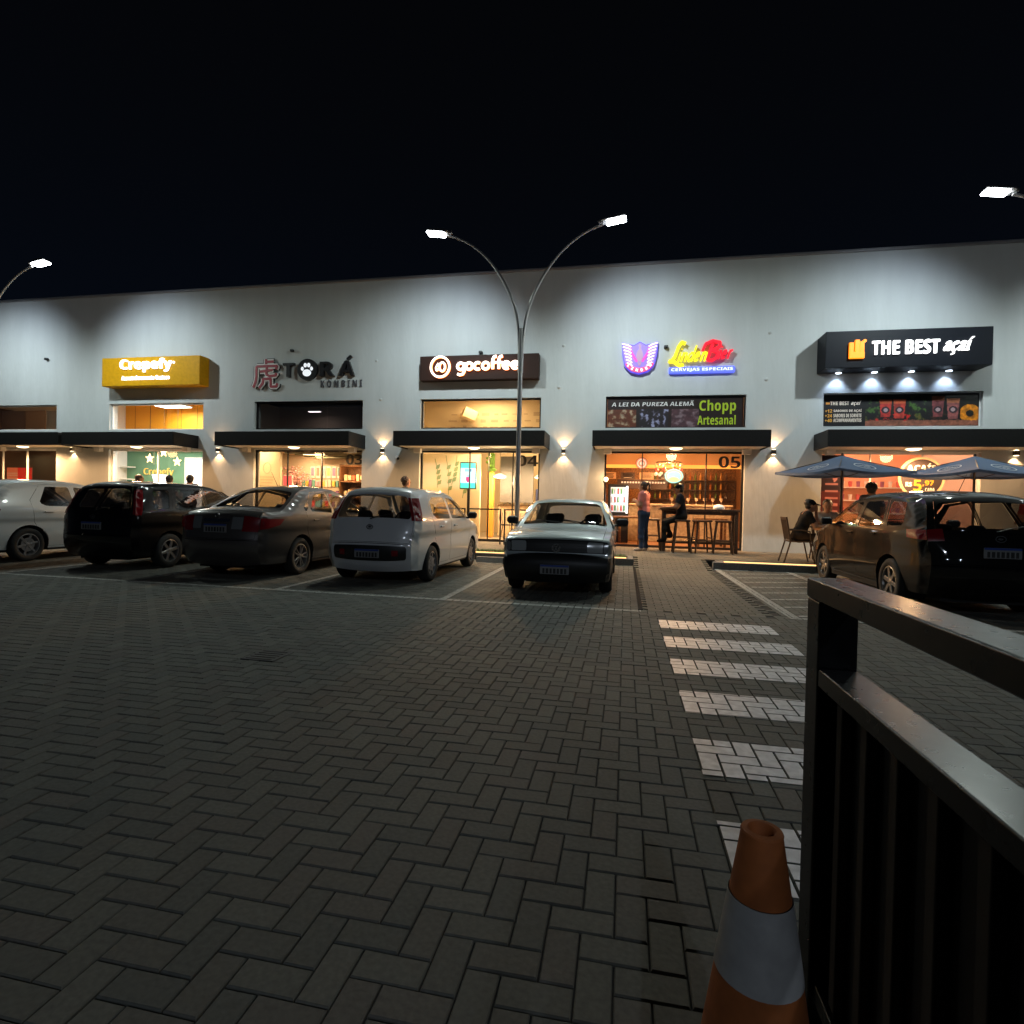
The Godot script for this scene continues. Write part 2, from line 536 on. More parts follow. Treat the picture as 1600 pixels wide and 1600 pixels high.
func make_seat(parent: Node3D, at: Vector3, wide: float, heads: Array) -> void:
	var mb := MB.new()
	mb.rbox(at + Vector3(0, 0.36, 0.05), Vector3(wide, 0.16, 0.5), 0.05)
	mb.rbox(at + Vector3(0, 0.66, -0.25), Vector3(wide, 0.56, 0.15), 0.06, Basis(Vector3(1, 0, 0), -0.28))
	for h in heads:
		mb.rbox(at + Vector3(h, 1.03, -0.35), Vector3(0.26, 0.19, 0.1), 0.045, Basis(Vector3(1, 0, 0), -0.2))
		mb.cyl(at + Vector3(h - 0.05, 0.88, -0.32), at + Vector3(h - 0.05, 1.0, -0.35), 0.008, 0.008, 6)
		mb.cyl(at + Vector3(h + 0.05, 0.88, -0.32), at + Vector3(h + 0.05, 1.0, -0.35), 0.008, 0.008, 6)
	put("seat", mb, M.seat, parent)

# lower everything above the bumpers by a factor
func squash(s: Dictionary, k: float) -> Dictionary:
	var o := s.duplicate(true)
	var f := func(y: float) -> float: return y if y < 0.62 else 0.62 + (y - 0.62) * k
	for q in o.prof: q[1] = f.call(q[1])
	for set_ in [o.doors, o.wins]:
		for d in set_:
			for q in d: q[1] = f.call(q[1])
	for q in o.handles: q[1] = f.call(q[1])
	o.mirror[1] = f.call(o.mirror[1])
	for t in o.tails + o.heads:
		if t.has("side"):
			for q in t.side: q[1] = f.call(q[1])
		if t.has("strip"):
			t.strip[1] = f.call(t.strip[1]); t.strip[3] = f.call(t.strip[3])
	for q in o.plates: q[0] = f.call(q[0])
	for key in ["belt", "hood_y", "bump_y", "bump_yf"]: o[key] = f.call(o[key])
	o.emblem[0] = f.call(o.emblem[0])
	if o.has("antenna"): o.antenna[0] = f.call(o.antenna[0])
	return o

# s: the numbers of one car; turn: 0 = nose towards +z
func make_car(s: Dictionary, at: Vector3, turn: float, label: String, group: String) -> Node3D:
	var car := thing(s.name, at, label, "car", group, turn)
	car.scale = Vector3.ONE * 0.912
	if s.has("squash"): s = squash(s, s.squash)
	var sh := Shell.new()
	sh.hw = s.w * 0.5; sh.ln = s.l; sh.belt = s.belt; sh.tumble = s.get("tumble", 0.42); sh.plan = s.get("plan", 0.10); sh.fil = s.get("fil", 0.075)
	sh.setup(s.prof)
	var paint: Material = s.paint
	var zr: float = s.zr
	var zf: float = s.zf
	var ra: float = s.r + 0.055
	var gc := 0.2
	# ---- flank outline, wheel arches, doors and glass
	var outline := PackedVector2Array()
	for q in sh.prof: outline.push_back(q)
	var tall := outline
	var arches := [circle(Vector2(zr, s.r), ra), circle(Vector2(zf, s.r), ra)]
	var body_holes := [arches[0], arches[1], poly([[-1, -1], [s.l + 1, -1], [s.l + 1, gc], [-1, gc]])]
	var doors := []
	for d in s.doors: doors.push_back(poly(d, 0.03))
	var wins := []
	for d in s.wins: wins.push_back(poly(d, 0.03))
	var br_side := poly([[-0.2, gc], [zr - ra * 0.55, gc], [zr - ra * 0.55, s.bump_y], [-0.2, s.bump_y]])
	var bf_side := poly([[zf + ra * 0.55, gc], [s.l + 0.2, gc], [s.l + 0.2, s.bump_yf], [zf + ra * 0.55, s.bump_yf]])
	var rear_b := Geometry2D.intersect_polygons(br_side, tall)
	var front_b := Geometry2D.intersect_polygons(bf_side, tall)
	var side_mb := MB.new()
	sh.patch(side_mb, true, [tall], body_holes + doors + wins + [br_side, bf_side])
	both(side_mb)
	# ---- strip: rear bumper, tailgate, roof, bonnet, front bumper
	var w2: float = s.w * 0.5
	var s_rb := sh.s_at(s.bump_y, "r0", "gb")
	var s_fb := sh.s_at(s.bump_yf, "wb", "f0")
	var s_end: float = sh.arc[sh.arc.size() - 1]
	var gw: float = w2 * maxf(0.84, s.get("rg", 0.8) + 0.045)
	var gate: PackedVector2Array = rr(-gw, s_rb + 0.012, gw, sh.at("gate") if s.has("gate") else sh.at("gt") + 0.05, 0.05)
	var rear_glass := rr(-w2 * s.get("rg", 0.8), sh.at("gb") + 0.03, w2 * s.get("rg", 0.8), sh.at("gt") - 0.02, 0.07)
	var wind := rr(-w2 * 0.9, sh.at("wt") + 0.03, w2 * 0.9, sh.at("wb") - 0.02, 0.06)
	var hood := rr(-w2 * 0.88, sh.at("wb") + 0.012, w2 * 0.88, sh.s_at(s.hood_y, "wb", "f0"), 0.03)
	var full := rr(-w2, s_rb, w2, s_fb, 0.0001)
	sh.patch(side_mb, false, [full], [gate, rear_glass, wind, hood])
	put("body", side_mb, paint, car)
	var g := MB.new()
	sh.patch(g, false, shrink(gate), [rear_glass])
	var gate_node := put("tailgate" if s.get("hatch", true) else "boot_lid", g, paint, car)
	var h := MB.new()
	sh.patch(h, false, shrink(hood))
	put("bonnet", h, paint, car)
	for e in 2:
		var b := MB.new()
		sh.patch(b, true, rear_b if e == 0 else front_b, arches)
		both(b)
		sh.patch(b, false, [rr(-w2, 0.0, w2, s_rb - 0.008, 0.0001) if e == 0 else rr(-w2, s_fb + 0.008, w2, s_end, 0.0001)])
		var bn := put("bumper", b, s.bump_mat if s.has("bump_mat") else paint, car)
		if e == 0 and s.has("lower"):
			var lo := MB.new()
			sh.patch(lo, false, [rr(-w2 * 0.9, sh.s_at(s.lower[0], "r0", "gb"), w2 * 0.9, sh.s_at(s.lower[1], "r0", "gb"), 0.04)], [], 0.07, 0.008)
			put("bumper_insert", lo, M.black_plastic, bn)
	# ---- glass
	var gl := MB.new()
	sh.patch(gl, false, [rear_glass], [], 0.07, -0.004)
	put("rear_window", gl, s.get("glass", M.tint), car)
	gl = MB.new()
	sh.patch(gl, false, [wind], [], 0.07, -0.004)
	put("windscreen", gl, M.tint_light, car)
	for k in wins.size():
		for sg in [1, -1]:
			gl = MB.new()
			sh.patch(gl, true, [wins[k]], [], 0.08, -0.006)
			put("side_window", gl if sg == 1 else gl.mirror_x(), s.get("glass_side", s.get("glass", M.tint)), car)
	var trim := MB.new()
	if s.has("dlo"):
		var dl := poly(s.dlo, 0.04)
		sh.patch(trim, true, Geometry2D.offset_polygon(dl, 0.014, Geometry2D.JOIN_ROUND), wins, 0.09, 0.004)
		both(trim)
		put("window_trim", trim, M.black_plastic, car)
	for k in doors.size():
		for sg in [1, -1]:
			var d := MB.new()
			sh.patch(d, true, shrink(doors[k]), wins + arches)
			var dn := put("door", d if sg == 1 else d.mirror_x(), paint, car)
			var hd := MB.new()
			var hp: Vector3 = sh.side(Vector2(s.handles[k][0], s.handles[k][1]))
			hd.rbox(hp * Vector3(sg, 1, 1) + Vector3(0.018 * sg, 0, 0), Vector3(0.025, 0.032, 0.17), 0.01)
			put("handle", hd, s.get("handle_mat", paint), dn)
	# ---- lights
	for t in s.tails:
		for sg in [1, -1]:
			var l := MB.new()
			if t.has("side"):
				sh.patch(l, true, Geometry2D.intersect_polygons(poly(t.side), tall), [], 0.05, 0.008)
			if t.has("strip"):
				sh.patch(l, false, [rr(w2 * t.strip[0], sh.s_at(t.strip[1], "r0", "gt"), w2 * t.strip[2], sh.s_at(t.strip[3], "r0", "gt"), 0.004)], [], 0.05, 0.008)
			put("tail_light", l if sg == 1 else l.mirror_x(), t.get("mat", M.red_lens), car)
	for t in s.heads:
		for sg in [1, -1]:
			var l := MB.new()
			if t.has("side"):
				sh.patch(l, true, Geometry2D.intersect_polygons(poly(t.side), tall), [], 0.05, 0.008)
			sh.patch(l, false, [rr(w2 * t.strip[0], sh.s_at(t.strip[1], "wb", "f0"), w2 * t.strip[2], sh.s_at(t.strip[3], "wb", "f0"), 0.02)], [], 0.05, 0.008)
			put(t.get("part", "headlight"), l if sg == 1 else l.mirror_x(), t.get("mat", M.head_lens), car)
	if s.has("grille"):
		var gr := MB.new()
		sh.patch(gr, false, [rr(-w2 * s.grille[0], sh.s_at(s.grille[1], "wb", "f0"), w2 * s.grille[0], sh.s_at(s.grille[2], "wb", "f0"), 0.01)], [], 0.06, 0.006)
		var gn := put("grille", gr, M.black_plastic, car)
		if s.has("slats"):
			for k in s.slats:
				var sl := MB.new()
				var y0: float = lerpf(s.grille[2], s.grille[1], (k + 0.5) / s.slats)
				var ss := sh.s_at(y0, "wb", "f0")
				sh.patch(sl, false, [rr(-w2 * 0.57, ss - 0.005, w2 * 0.57, ss + 0.005, 0.001)], [], 0.12, 0.014)
				put("slat", sl, M.grey_plastic, gn)
	# ---- number plates
	for pl in s.plates:
		var pm := MB.new()
		var ps: float = sh.s_at(pl[0], "r0", "gb") if pl[1] < 0 else sh.s_at(pl[0], "wb", "f0")
		var po := sh.strip(Vector2(0, ps))
		pm.rbox(po + Vector3(0, 0, 0.012 * pl[1]), Vector3(0.4, 0.13, 0.012), 0.004)
		var pn := put("number_plate", pm, M.plate, car)
		pm = MB.new()
		pm.box(po + Vector3(0, 0.051, 0.0195 * pl[1]), Vector3(0.392, 0.024, 0.002))
		put("band", pm, M.plate_blue, pn)
		pm = MB.new()
		for q in 7: pm.box(po + Vector3(-0.15 + q * 0.05, -0.018, 0.0195 * pl[1]), Vector3(0.03 + 0.006 * (q % 2), 0.07, 0.002))
		put("characters", pm, M.grey_plastic, pn)
	if s.has("emblem"):
		var em := MB.new()
		var ss := sh.s_at(s.emblem[0], "r0", "gb") if s.emblem[1] < 0 else sh.s_at(s.emblem[0], "wb", "f0")
		var po := sh.strip(Vector2(0, ss))
		var xf := Transform3D(Basis(Vector3.UP, 0.0 if s.emblem[1] > 0 else PI), po + Vector3(0, 0, 0.02 * s.emblem[1]))
		var er: float = s.emblem[2]
		if s.emblem[3] == "vw":
			em.ring(Vector2.ZERO, er, er, er * 0.16, -0.01, 0.008, xf, 24)
			em.stroke([Vector2(-0.42, 0.74) * er, Vector2(0, 0.05) * er, Vector2(0.42, 0.74) * er], er * 0.13, -0.008, 0.006, xf)
			em.stroke([Vector2(-0.78, 0.32) * er, Vector2(-0.38, -0.72) * er, Vector2(0, -0.04) * er, Vector2(0.38, -0.72) * er, Vector2(0.78, 0.32) * er], er * 0.13, -0.008, 0.0075, xf)
		else:
			em.ring(Vector2.ZERO, er, er * 0.7, er * 0.2, -0.01, 0.008, xf, 20)
			em.disc(Vector2.ZERO, er * 0.5, er * 0.24, -0.008, 0.004, xf, 16)
		put("emblem", em, M.chrome, car)
	for bs in s.get("bars", []):   # trim strips across the tail: [y, half width share, height, material]
		var bm := MB.new()
		var ss := sh.s_at(bs[0], "r0", "gb")
		sh.patch(bm, false, [rr(-w2 * bs[1], ss - bs[2] * 0.5, w2 * bs[1], ss + bs[2] * 0.5, 0.008)], [], 0.1, 0.012)
		put("trim_bar", bm, bs[3], car)
	# ---- mirrors, wipers, sills
	for sg in [1.0, -1.0]:
		var mr := MB.new()
		var mp: Vector3 = sh.side(Vector2(s.mirror[0], s.mirror[1])) * Vector3(sg, 1, 1)
		mr.rbox(mp + Vector3(0.12 * sg, 0.05, 0.0), Vector3(0.2, 0.13, 0.09), 0.04, Basis(Vector3.UP, 0.2 * sg))
		mr.rbox(mp + Vector3(0.02 * sg, 0.0, 0.01), Vector3(0.1, 0.04, 0.05), 0.015)
		put("mirror", mr, s.get("mirror_mat", paint), car)
	var wp := MB.new()
	var o0 := sh.strip(Vector2(0.02, sh.at("gb") + 0.01)); var o1 := sh.strip(Vector2(-w2 * 0.5, sh.at("gb") + 0.1))
	if s.get("hatch", true):
		wp.tube([o0 + Vector3(0, 0.0, -0.02), (o0 + o1) * 0.5 + Vector3(0, 0.01, -0.03), o1 + Vector3(0, 0, -0.02)], 0.008, 6)
	for q in [[0.5, 0.02], [-0.1, 0.02]]:
		var e0 := sh.strip(Vector2(w2 * q[0], sh.at("wb") - 0.01)); var e1 := sh.strip(Vector2(w2 * (q[0] - 0.55), sh.at("wb") - 0.12))
		wp.tube([e0 + Vector3(0, 0.02, 0.0), e1 + Vector3(0, 0.02, 0.005)], 0.008, 6)
	put("wiper", wp, M.black_plastic, car)
	# ---- wheels, wells, floor, cabin
	for z in [zr, zf]:
		for sg in [1.0, -1.0]:
			make_wheel(car, Vector3(sg * (w2 - 0.125), s.r, z - s.l * 0.5), s.r, 0.185, sg, s.spokes, s.style, s.rim_mat)
	var un := MB.new()
	for z in [zr, zf]:
		for sg in [1.0, -1.0]:
			for k in 12:
				var a0: float = -0.5 + (PI + 1.0) * k / 12
				var a1: float = -0.5 + (PI + 1.0) * (k + 1) / 12
				var p0 := Vector3(0, s.r + sin(a0) * ra, z - s.l * 0.5 + cos(a0) * ra); var p1 := Vector3(0, s.r + sin(a1) * ra, z - s.l * 0.5 + cos(a1) * ra)
				if p0.y < 0.14 or p1.y < 0.14: continue
				var xo := Vector3(sg * (w2 - 0.04), 0, 0); var xi := Vector3(sg * (w2 - 0.34), 0, 0)
				un.quad(p0 + xo, p1 + xo, p1 + xi, p0 + xi, -Vector3(0, sin((a0 + a1) * 0.5), cos((a0 + a1) * 0.5)))
				un.tri(p0 + xi, p1 + xi, Vector3(xi.x, s.r, z - s.l * 0.5), Vector3(sg, 0, 0), Vector3(sg, 0, 0), Vector3(sg, 0, 0))
	un.span(Vector3(-w2 + 0.36, 0.17, 0.16 - s.l * 0.5), Vector3(w2 - 0.36, 0.27, s.l * 0.5 - 0.2))
	un.span(Vector3(-w2 + 0.06, gc - 0.01, zr + ra + 0.02 - s.l * 0.5), Vector3(w2 - 0.06, 0.268, zf - ra - 0.02 - s.l * 0.5))
	put("underbody", un, M.black_matt, car)
	var fz: float = s.seat_z - s.l * 0.5
	for x in [-0.36, 0.36]: make_seat(car, Vector3(x, 0.0, fz), 0.48, [0.0])
	make_seat(car, Vector3(0, 0.0, fz - 0.82), 1.12, [-0.36, 0.36])
	var ds := MB.new()
	ds.rbox(Vector3(0, s.belt - 0.12, s.dash_z - s.l * 0.5), Vector3(w2 * 1.6, 0.22, 0.4), 0.08)
	var ring := []
	for k in 17: ring.push_back(Vector3(0.36 + cos(TAU * k / 16) * 0.18, s.belt - 0.04 + sin(TAU * k / 16) * 0.165, s.dash_z - s.l * 0.5 - 0.3 + sin(TAU * k / 16) * 0.07))
	ds.tube(ring, 0.014, 6)
	put("dashboard", ds, M.seat, car)
	if s.has("antenna"):
		var an := MB.new()
		an.tube([Vector3(0, s.antenna[0], s.antenna[1] - s.l * 0.5), Vector3(0, s.antenna[0] + 0.28, s.antenna[1] - s.l * 0.5 - 0.22)], 0.006, 5, 0.003)
		put("antenna", an, M.black_plastic, car)
	return car

# ---------------------------------------------------------------- people: one skin over a skeleton
# bones: [a, b, radius a, radius b, colour]
func skin(mb: MB, bones: Array, cell := 0.02, k := 42.0) -> void:
	var lo := Vector3(1e9, 1e9, 1e9); var hi := -lo
	for b in bones:
		var r: float = maxf(b[2], b[3]) + cell * 2
		lo = lo.min(b[0] - Vector3.ONE * r).min(b[1] - Vector3.ONE * r); hi = hi.max(b[0] + Vector3.ONE * r).max(b[1] + Vector3.ONE * r)
	var nx := int((hi.x - lo.x) / cell) + 3
	var ny := int((hi.y - lo.y) / cell) + 3
	var nz := int((hi.z - lo.z) / cell) + 3
	var f := PackedFloat32Array(); f.resize(nx * ny * nz)       # sum of exp(-k d)
	var who := PackedInt32Array(); who.resize(nx * ny * nz)
	var near := PackedFloat32Array(); near.resize(nx * ny * nz); near.fill(1e9)
	for q in bones.size():
		var b = bones[q]
		var a: Vector3 = b[0]; var ab: Vector3 = b[1] - b[0]
		var l2 := maxf(ab.length_squared(), 1e-9)
		var m: float = maxf(b[2], b[3]) + 0.075
		var i0 := ((a.min(b[1]) - Vector3.ONE * m - lo) / cell).floor(); var i1 := ((a.max(b[1]) + Vector3.ONE * m - lo) / cell).ceil()
		for x in range(maxi(0, int(i0.x)), mini(nx, int(i1.x))):
			for y in range(maxi(0, int(i0.y)), mini(ny, int(i1.y))):
				for z in range(maxi(0, int(i0.z)), mini(nz, int(i1.z))):
					var p := lo + Vector3(x, y, z) * cell
					var t := clampf((p - a).dot(ab) / l2, 0.0, 1.0)
					var d := p.distance_to(a + ab * t) - lerpf(b[2], b[3], t)
					var id := (x * ny + y) * nz + z
					f[id] += exp(-k * d)
					if d < near[id]:
						near[id] = d; who[id] = q
	var val := PackedFloat32Array(); val.resize(f.size())
	for i in f.size(): val[i] = 0.2 if f[i] < 1e-4 else -log(f[i]) / k
	var vid := {}
	var corner := [0, nz, ny * nz, ny * nz + nz, 1, nz + 1, ny * nz + 1, ny * nz + nz + 1]
	var co := [Vector3(0, 0, 0), Vector3(0, 1, 0), Vector3(1, 0, 0), Vector3(1, 1, 0), Vector3(0, 0, 1), Vector3(0, 1, 1), Vector3(1, 0, 1), Vector3(1, 1, 1)]
	var edges := [[0, 1], [2, 3], [4, 5], [6, 7], [0, 2], [1, 3], [4, 6], [5, 7], [0, 4], [1, 5], [2, 6], [3, 7]]
	for x in range(0, nx - 1):
		for y in range(0, ny - 1):
			for z in range(0, nz - 1):
				var id := (x * ny + y) * nz + z
				var neg := 0
				for c in corner:
					if val[id + c] < 0.0: neg += 1
				if neg == 0 or neg == 8: continue
				var s := Vector3(); var cnt := 0
				for e in edges:
					var va := val[id + corner[e[0]]]; var vb := val[id + corner[e[1]]]
					if (va < 0.0) != (vb < 0.0):
						s += co[e[0]].lerp(co[e[1]], va / (va - vb)); cnt += 1
				s /= cnt
				var g := Vector3()
				for c in 8: g += (co[c] * 2.0 - Vector3.ONE) * val[id + corner[c]]
				var best := id
				var bd := 1e9
				for c in corner:
					if near[id + c] < bd:
						bd = near[id + c]; best = id + c
				vid[id] = [lo + (Vector3(x, y, z) + s) * cell, g.normalized(), bones[who[best]][4]]
	mb.has_col = true
	for id in vid:
		for ax in 3:
			var st: int = [ny * nz, nz, 1][ax]
			var u: int = [nz, 1, ny * nz][ax]
			var w: int = [1, ny * nz, nz][ax]
			if (val[id] < 0.0) == (val[id + st] < 0.0): continue
			if not (vid.has(id - u) and vid.has(id - w) and vid.has(id - u - w)): continue
			var a = vid[id]; var b = vid[id - u]; var c = vid[id - u - w]; var d = vid[id - w]
			tri_c(mb, a, b, c); tri_c(mb, a, c, d)

func tri_c(mb: MB, a: Array, b: Array, c: Array) -> void:
	var k0 := mb.c.size()
	mb.tri(a[0], b[0], c[0], a[1], b[1], c[1])
	# colours follow the order that tri() chose
	mb.c[k0] = a[2]
	mb.c[k0 + 1] = b[2] if mb.v[k0 + 1] == b[0] else c[2]
	mb.c[k0 + 2] = c[2] if mb.v[k0 + 2] == c[0] else b[2]

# pose: joint name -> position in the person's own axes (facing +z, ground at 0)
func person(at: Vector3, turn: float, label: String, look: Dictionary, pose: Dictionary, group := "") -> Node3D:
	var o := thing("person", at, label, "person", group, turn)
	o.scale = Vector3.ONE * 0.96
	var j := pose
	var sk: Color = look.skin; var sh: Color = look.shirt; var tr: Color = look.trousers; var so: Color = look.shoes
	var sl: Color = sh if look.get("long", false) else sk
	var b := []
	var up: Vector3 = (j.neck - j.pelvis).normalized()
	var rt: Vector3 = (j.sh_l - j.sh_r).normalized()
	var ft := rt.cross(up).normalized()
	var wd: float = look.get("wide", 1.0)
	b.push_back([j.pelvis + rt * 0.075, j.pelvis - rt * 0.075, 0.105 * wd, 0.105 * wd, tr])
	b.push_back([j.pelvis + up * 0.1 + rt * 0.05, j.pelvis + up * 0.1 - rt * 0.05, 0.11 * wd, 0.11 * wd, sh])
	b.push_back([j.pelvis + up * 0.24 + rt * 0.06 + ft * 0.01, j.pelvis + up * 0.24 - rt * 0.06 + ft * 0.01, 0.105 * wd, 0.105 * wd, sh])
	b.push_back([j.pelvis + up * 0.38 + rt * 0.075 + ft * 0.02, j.pelvis + up * 0.38 - rt * 0.075 + ft * 0.02, 0.11, 0.11, sh])
	b.push_back([j.sh_l - rt * 0.02, j.sh_r + rt * 0.02, 0.068, 0.068, sh])
	b.push_back([j.neck - up * 0.05, j.head - up * 0.06, 0.056, 0.05, sk])
	var hf: Vector3 = pose.get("look", ft)
	hf = hf.normalized()
	b.push_back([j.head + Vector3(0, 0.03, 0) - hf * 0.025, j.head + Vector3(0, 0.025, 0) + hf * 0.02, 0.092, 0.082, sk])
	b.push_back([j.head + Vector3(0, -0.06, 0) + hf * 0.035, j.head + Vector3(0, -0.075, 0) + hf * 0.05, 0.052, 0.042, sk])
	for s in ["_l", "_r"]:
		var sho: Vector3 = j["sh" + s]; var el: Vector3 = j["el" + s]; var wr: Vector3 = j["wr" + s]
		b.push_back([sho, sho.lerp(el, 0.55), 0.058, 0.05, sh])
		b.push_back([sho.lerp(el, 0.55), el, 0.045, 0.041, sl])
		b.push_back([el, wr, 0.041, 0.028, sl])
		var hd := (wr - el).normalized()
		b.push_back([wr, wr + hd * 0.085, 0.027, 0.034, sk])
		var hip: Vector3 = j["hip" + s]; var kn: Vector3 = j["kn" + s]; var an: Vector3 = j["an" + s]; var to: Vector3 = j["toe" + s]
		b.push_back([hip, kn, 0.092 * wd, 0.062, tr])
		b.push_back([kn, kn.lerp(an, 0.4), 0.06, 0.058, tr])
		b.push_back([kn.lerp(an, 0.4), an + (kn - an).normalized() * 0.05, 0.058, 0.044, tr])
		b.push_back([an + (kn - an).normalized() * 0.03, an, 0.04, 0.042, look.get("ankle", tr)])
		b.push_back([an - Vector3(0, 0.035, 0), to, 0.043, 0.034, so])
	var mb := MB.new()
	skin(mb, b)
	# fingers, thumbs, nose, ears, eyes: small shapes joined to the same skin
	for s in ["_l", "_r"]:
		var el: Vector3 = j["el" + s]; var wr: Vector3 = j["wr" + s]
		var hd := (wr - el).normalized()
		var sd := hd.cross(up).normalized()
		if sd.length() < 0.5: sd = rt
		var cu := sd.cross(hd).normalized() * (-1.0 if sd.cross(hd).y > 0 else 1.0)
		mb.col = sk
		for q in 4:
			var p0 := wr + hd * 0.1 + sd * (q - 1.5) * 0.019
			var lnf: float = [0.062, 0.075, 0.07, 0.052][q]
			mb.cyl(p0, p0 + hd * lnf * 0.6 + cu * 0.012, 0.0095, 0.0088, 6, false)
			mb.cyl(p0 + hd * lnf * 0.6 + cu * 0.012, p0 + hd * lnf * 0.85 + cu * 0.045, 0.0088, 0.0065, 6)
		mb.cyl(wr + hd * 0.04 + sd * 0.03, wr + hd * 0.085 + sd * 0.062 + cu * 0.02, 0.0125, 0.008, 6)
	mb.col = sk
	var hc: Vector3 = j.head
	var hr := Vector3.UP.cross(hf).normalized()
	mb.cyl(hc + Vector3(0, 0.02, 0) + hf * 0.095, hc + Vector3(0, -0.02, 0) + hf * 0.12, 0.008, 0.015, 7)
	for q in [-1.0, 1.0]:
		mb.ball(hc + Vector3(0, 0.0, 0) + hr * 0.088 * q - hf * 0.01, Vector3(0.014, 0.032, 0.02), 8, 6)
		mb.col = Color(0.02, 0.015, 0.01)
		mb.ball(hc + Vector3(0, 0.025, 0) + hr * 0.032 * q + hf * 0.093, Vector3(0.012, 0.008, 0.008), 8, 6)
		mb.col = sk
	mb.col = sk * Color(0.75, 0.45, 0.42)
	mb.ball(hc + Vector3(0, -0.058, 0) + hf * 0.095, Vector3(0.024, 0.009, 0.01), 8, 6)
	put("body", mb, M.skin, o)
	var hb := Basis(hr, Vector3.UP, hf)
	var hm := MB.new()
	if look.get("hair", "") != "":
		hm.ball(hc + Vector3(0, 0.045, 0) - hf * 0.028, Vector3(0.103, 0.1, 0.108), 14, 10, hb)
		hm.ball(hc + Vector3(0, -0.01, 0) - hf * 0.05, Vector3(0.09, 0.09, 0.07), 12, 8, hb)
		if look.hair == "tail":
			hm.ball(hc + Vector3(0, 0.06, 0) - hf * 0.13, Vector3(0.035, 0.035, 0.035), 8, 6)
			hm.tube([hc + Vector3(0, 0.06, 0) - hf * 0.14, hc + Vector3(0, 0.0, 0) - hf * 0.175, hc + Vector3(0, -0.12, 0) - hf * 0.17, hc + Vector3(0, -0.2, 0) - hf * 0.15], 0.032, 8, 0.012)
		elif look.hair == "long":
			hm.ball(hc + Vector3(0, -0.09, 0) - hf * 0.065, Vector3(0.095, 0.16, 0.06), 12, 8, hb)
		elif look.hair == "full":
			for q in 34:
				var up1 := 1.0 - 1.25 * (q + 0.5) / 34.0
				var rd := sqrt(maxf(0.0, 1.0 - up1 * up1))
				hm.ball(hc + Vector3(0, 0.045, 0) - hf * 0.035 + Vector3(cos(q * 2.4) * rd, up1, sin(q * 2.4) * rd) * 0.088, Vector3(0.036, 0.034, 0.036), 7, 5)
		put("hair", hm, look.hair_mat, o)
	if look.has("cap"):
		var cp := MB.new()
		cp.ball(hc + Vector3(0, 0.055, 0) - hf * 0.012, Vector3(0.108, 0.085, 0.112), 14, 10, hb)
		cp.rbox(hc + Vector3(0, 0.05, 0) + hf * 0.13, Vector3(0.15, 0.014, 0.11), 0.006, hb * Basis(Vector3(1, 0, 0), 0.18))
		put("cap", cp, look.cap, o)
	return o

func standing() -> Dictionary:
	return {"pelvis": Vector3(0, 0.93, 0), "neck": Vector3(0, 1.45, -0.01), "head": Vector3(0, 1.6, 0.02),
		"sh_l": Vector3(0.165, 1.4, 0), "sh_r": Vector3(-0.165, 1.4, 0), "el_l": Vector3(0.22, 1.12, 0.02), "el_r": Vector3(-0.22, 1.12, 0.02), "wr_l": Vector3(0.14, 1.08, 0.22), "wr_r": Vector3(-0.14, 1.08, 0.22),
		"hip_l": Vector3(0.09, 0.9, 0), "hip_r": Vector3(-0.09, 0.9, 0), "kn_l": Vector3(0.1, 0.49, 0.02), "kn_r": Vector3(-0.1, 0.49, 0.0), "an_l": Vector3(0.11, 0.09, 0.0), "an_r": Vector3(-0.1, 0.09, -0.03),
		"toe_l": Vector3(0.12, 0.035, 0.16), "toe_r": Vector3(-0.11, 0.035, 0.13)}

func sitting(seat := 0.45, lean := 0.08) -> Dictionary:
	var y := seat + 0.1
	return {"pelvis": Vector3(0, y, 0), "neck": Vector3(0, y + 0.51, lean), "head": Vector3(0, y + 0.66, lean + 0.04),
		"sh_l": Vector3(0.17, y + 0.46, lean), "sh_r": Vector3(-0.17, y + 0.46, lean), "el_l": Vector3(0.23, y + 0.2, lean + 0.13), "el_r": Vector3(-0.23, y + 0.2, lean + 0.13), "wr_l": Vector3(0.14, y + 0.2, lean + 0.36), "wr_r": Vector3(-0.14, y + 0.2, lean + 0.36),
		"hip_l": Vector3(0.09, y - 0.01, 0.02), "hip_r": Vector3(-0.09, y - 0.01, 0.02), "kn_l": Vector3(0.12, y + 0.0, 0.42), "kn_r": Vector3(-0.12, y + 0.0, 0.42), "an_l": Vector3(0.12, y - 0.42, 0.38), "an_r": Vector3(-0.12, y - 0.42, 0.42),
		"toe_l": Vector3(0.13, y - 0.475, 0.53), "toe_r": Vector3(-0.13, y - 0.475, 0.57)}

# ---------------------------------------------------------------- lamps, signs, street things
const COOL := Color(0.87, 1.0, 0.92)
const CORE := Color(0.70, 0.84, 1.0)
const WARM := Color(1.0, 0.56, 0.25)

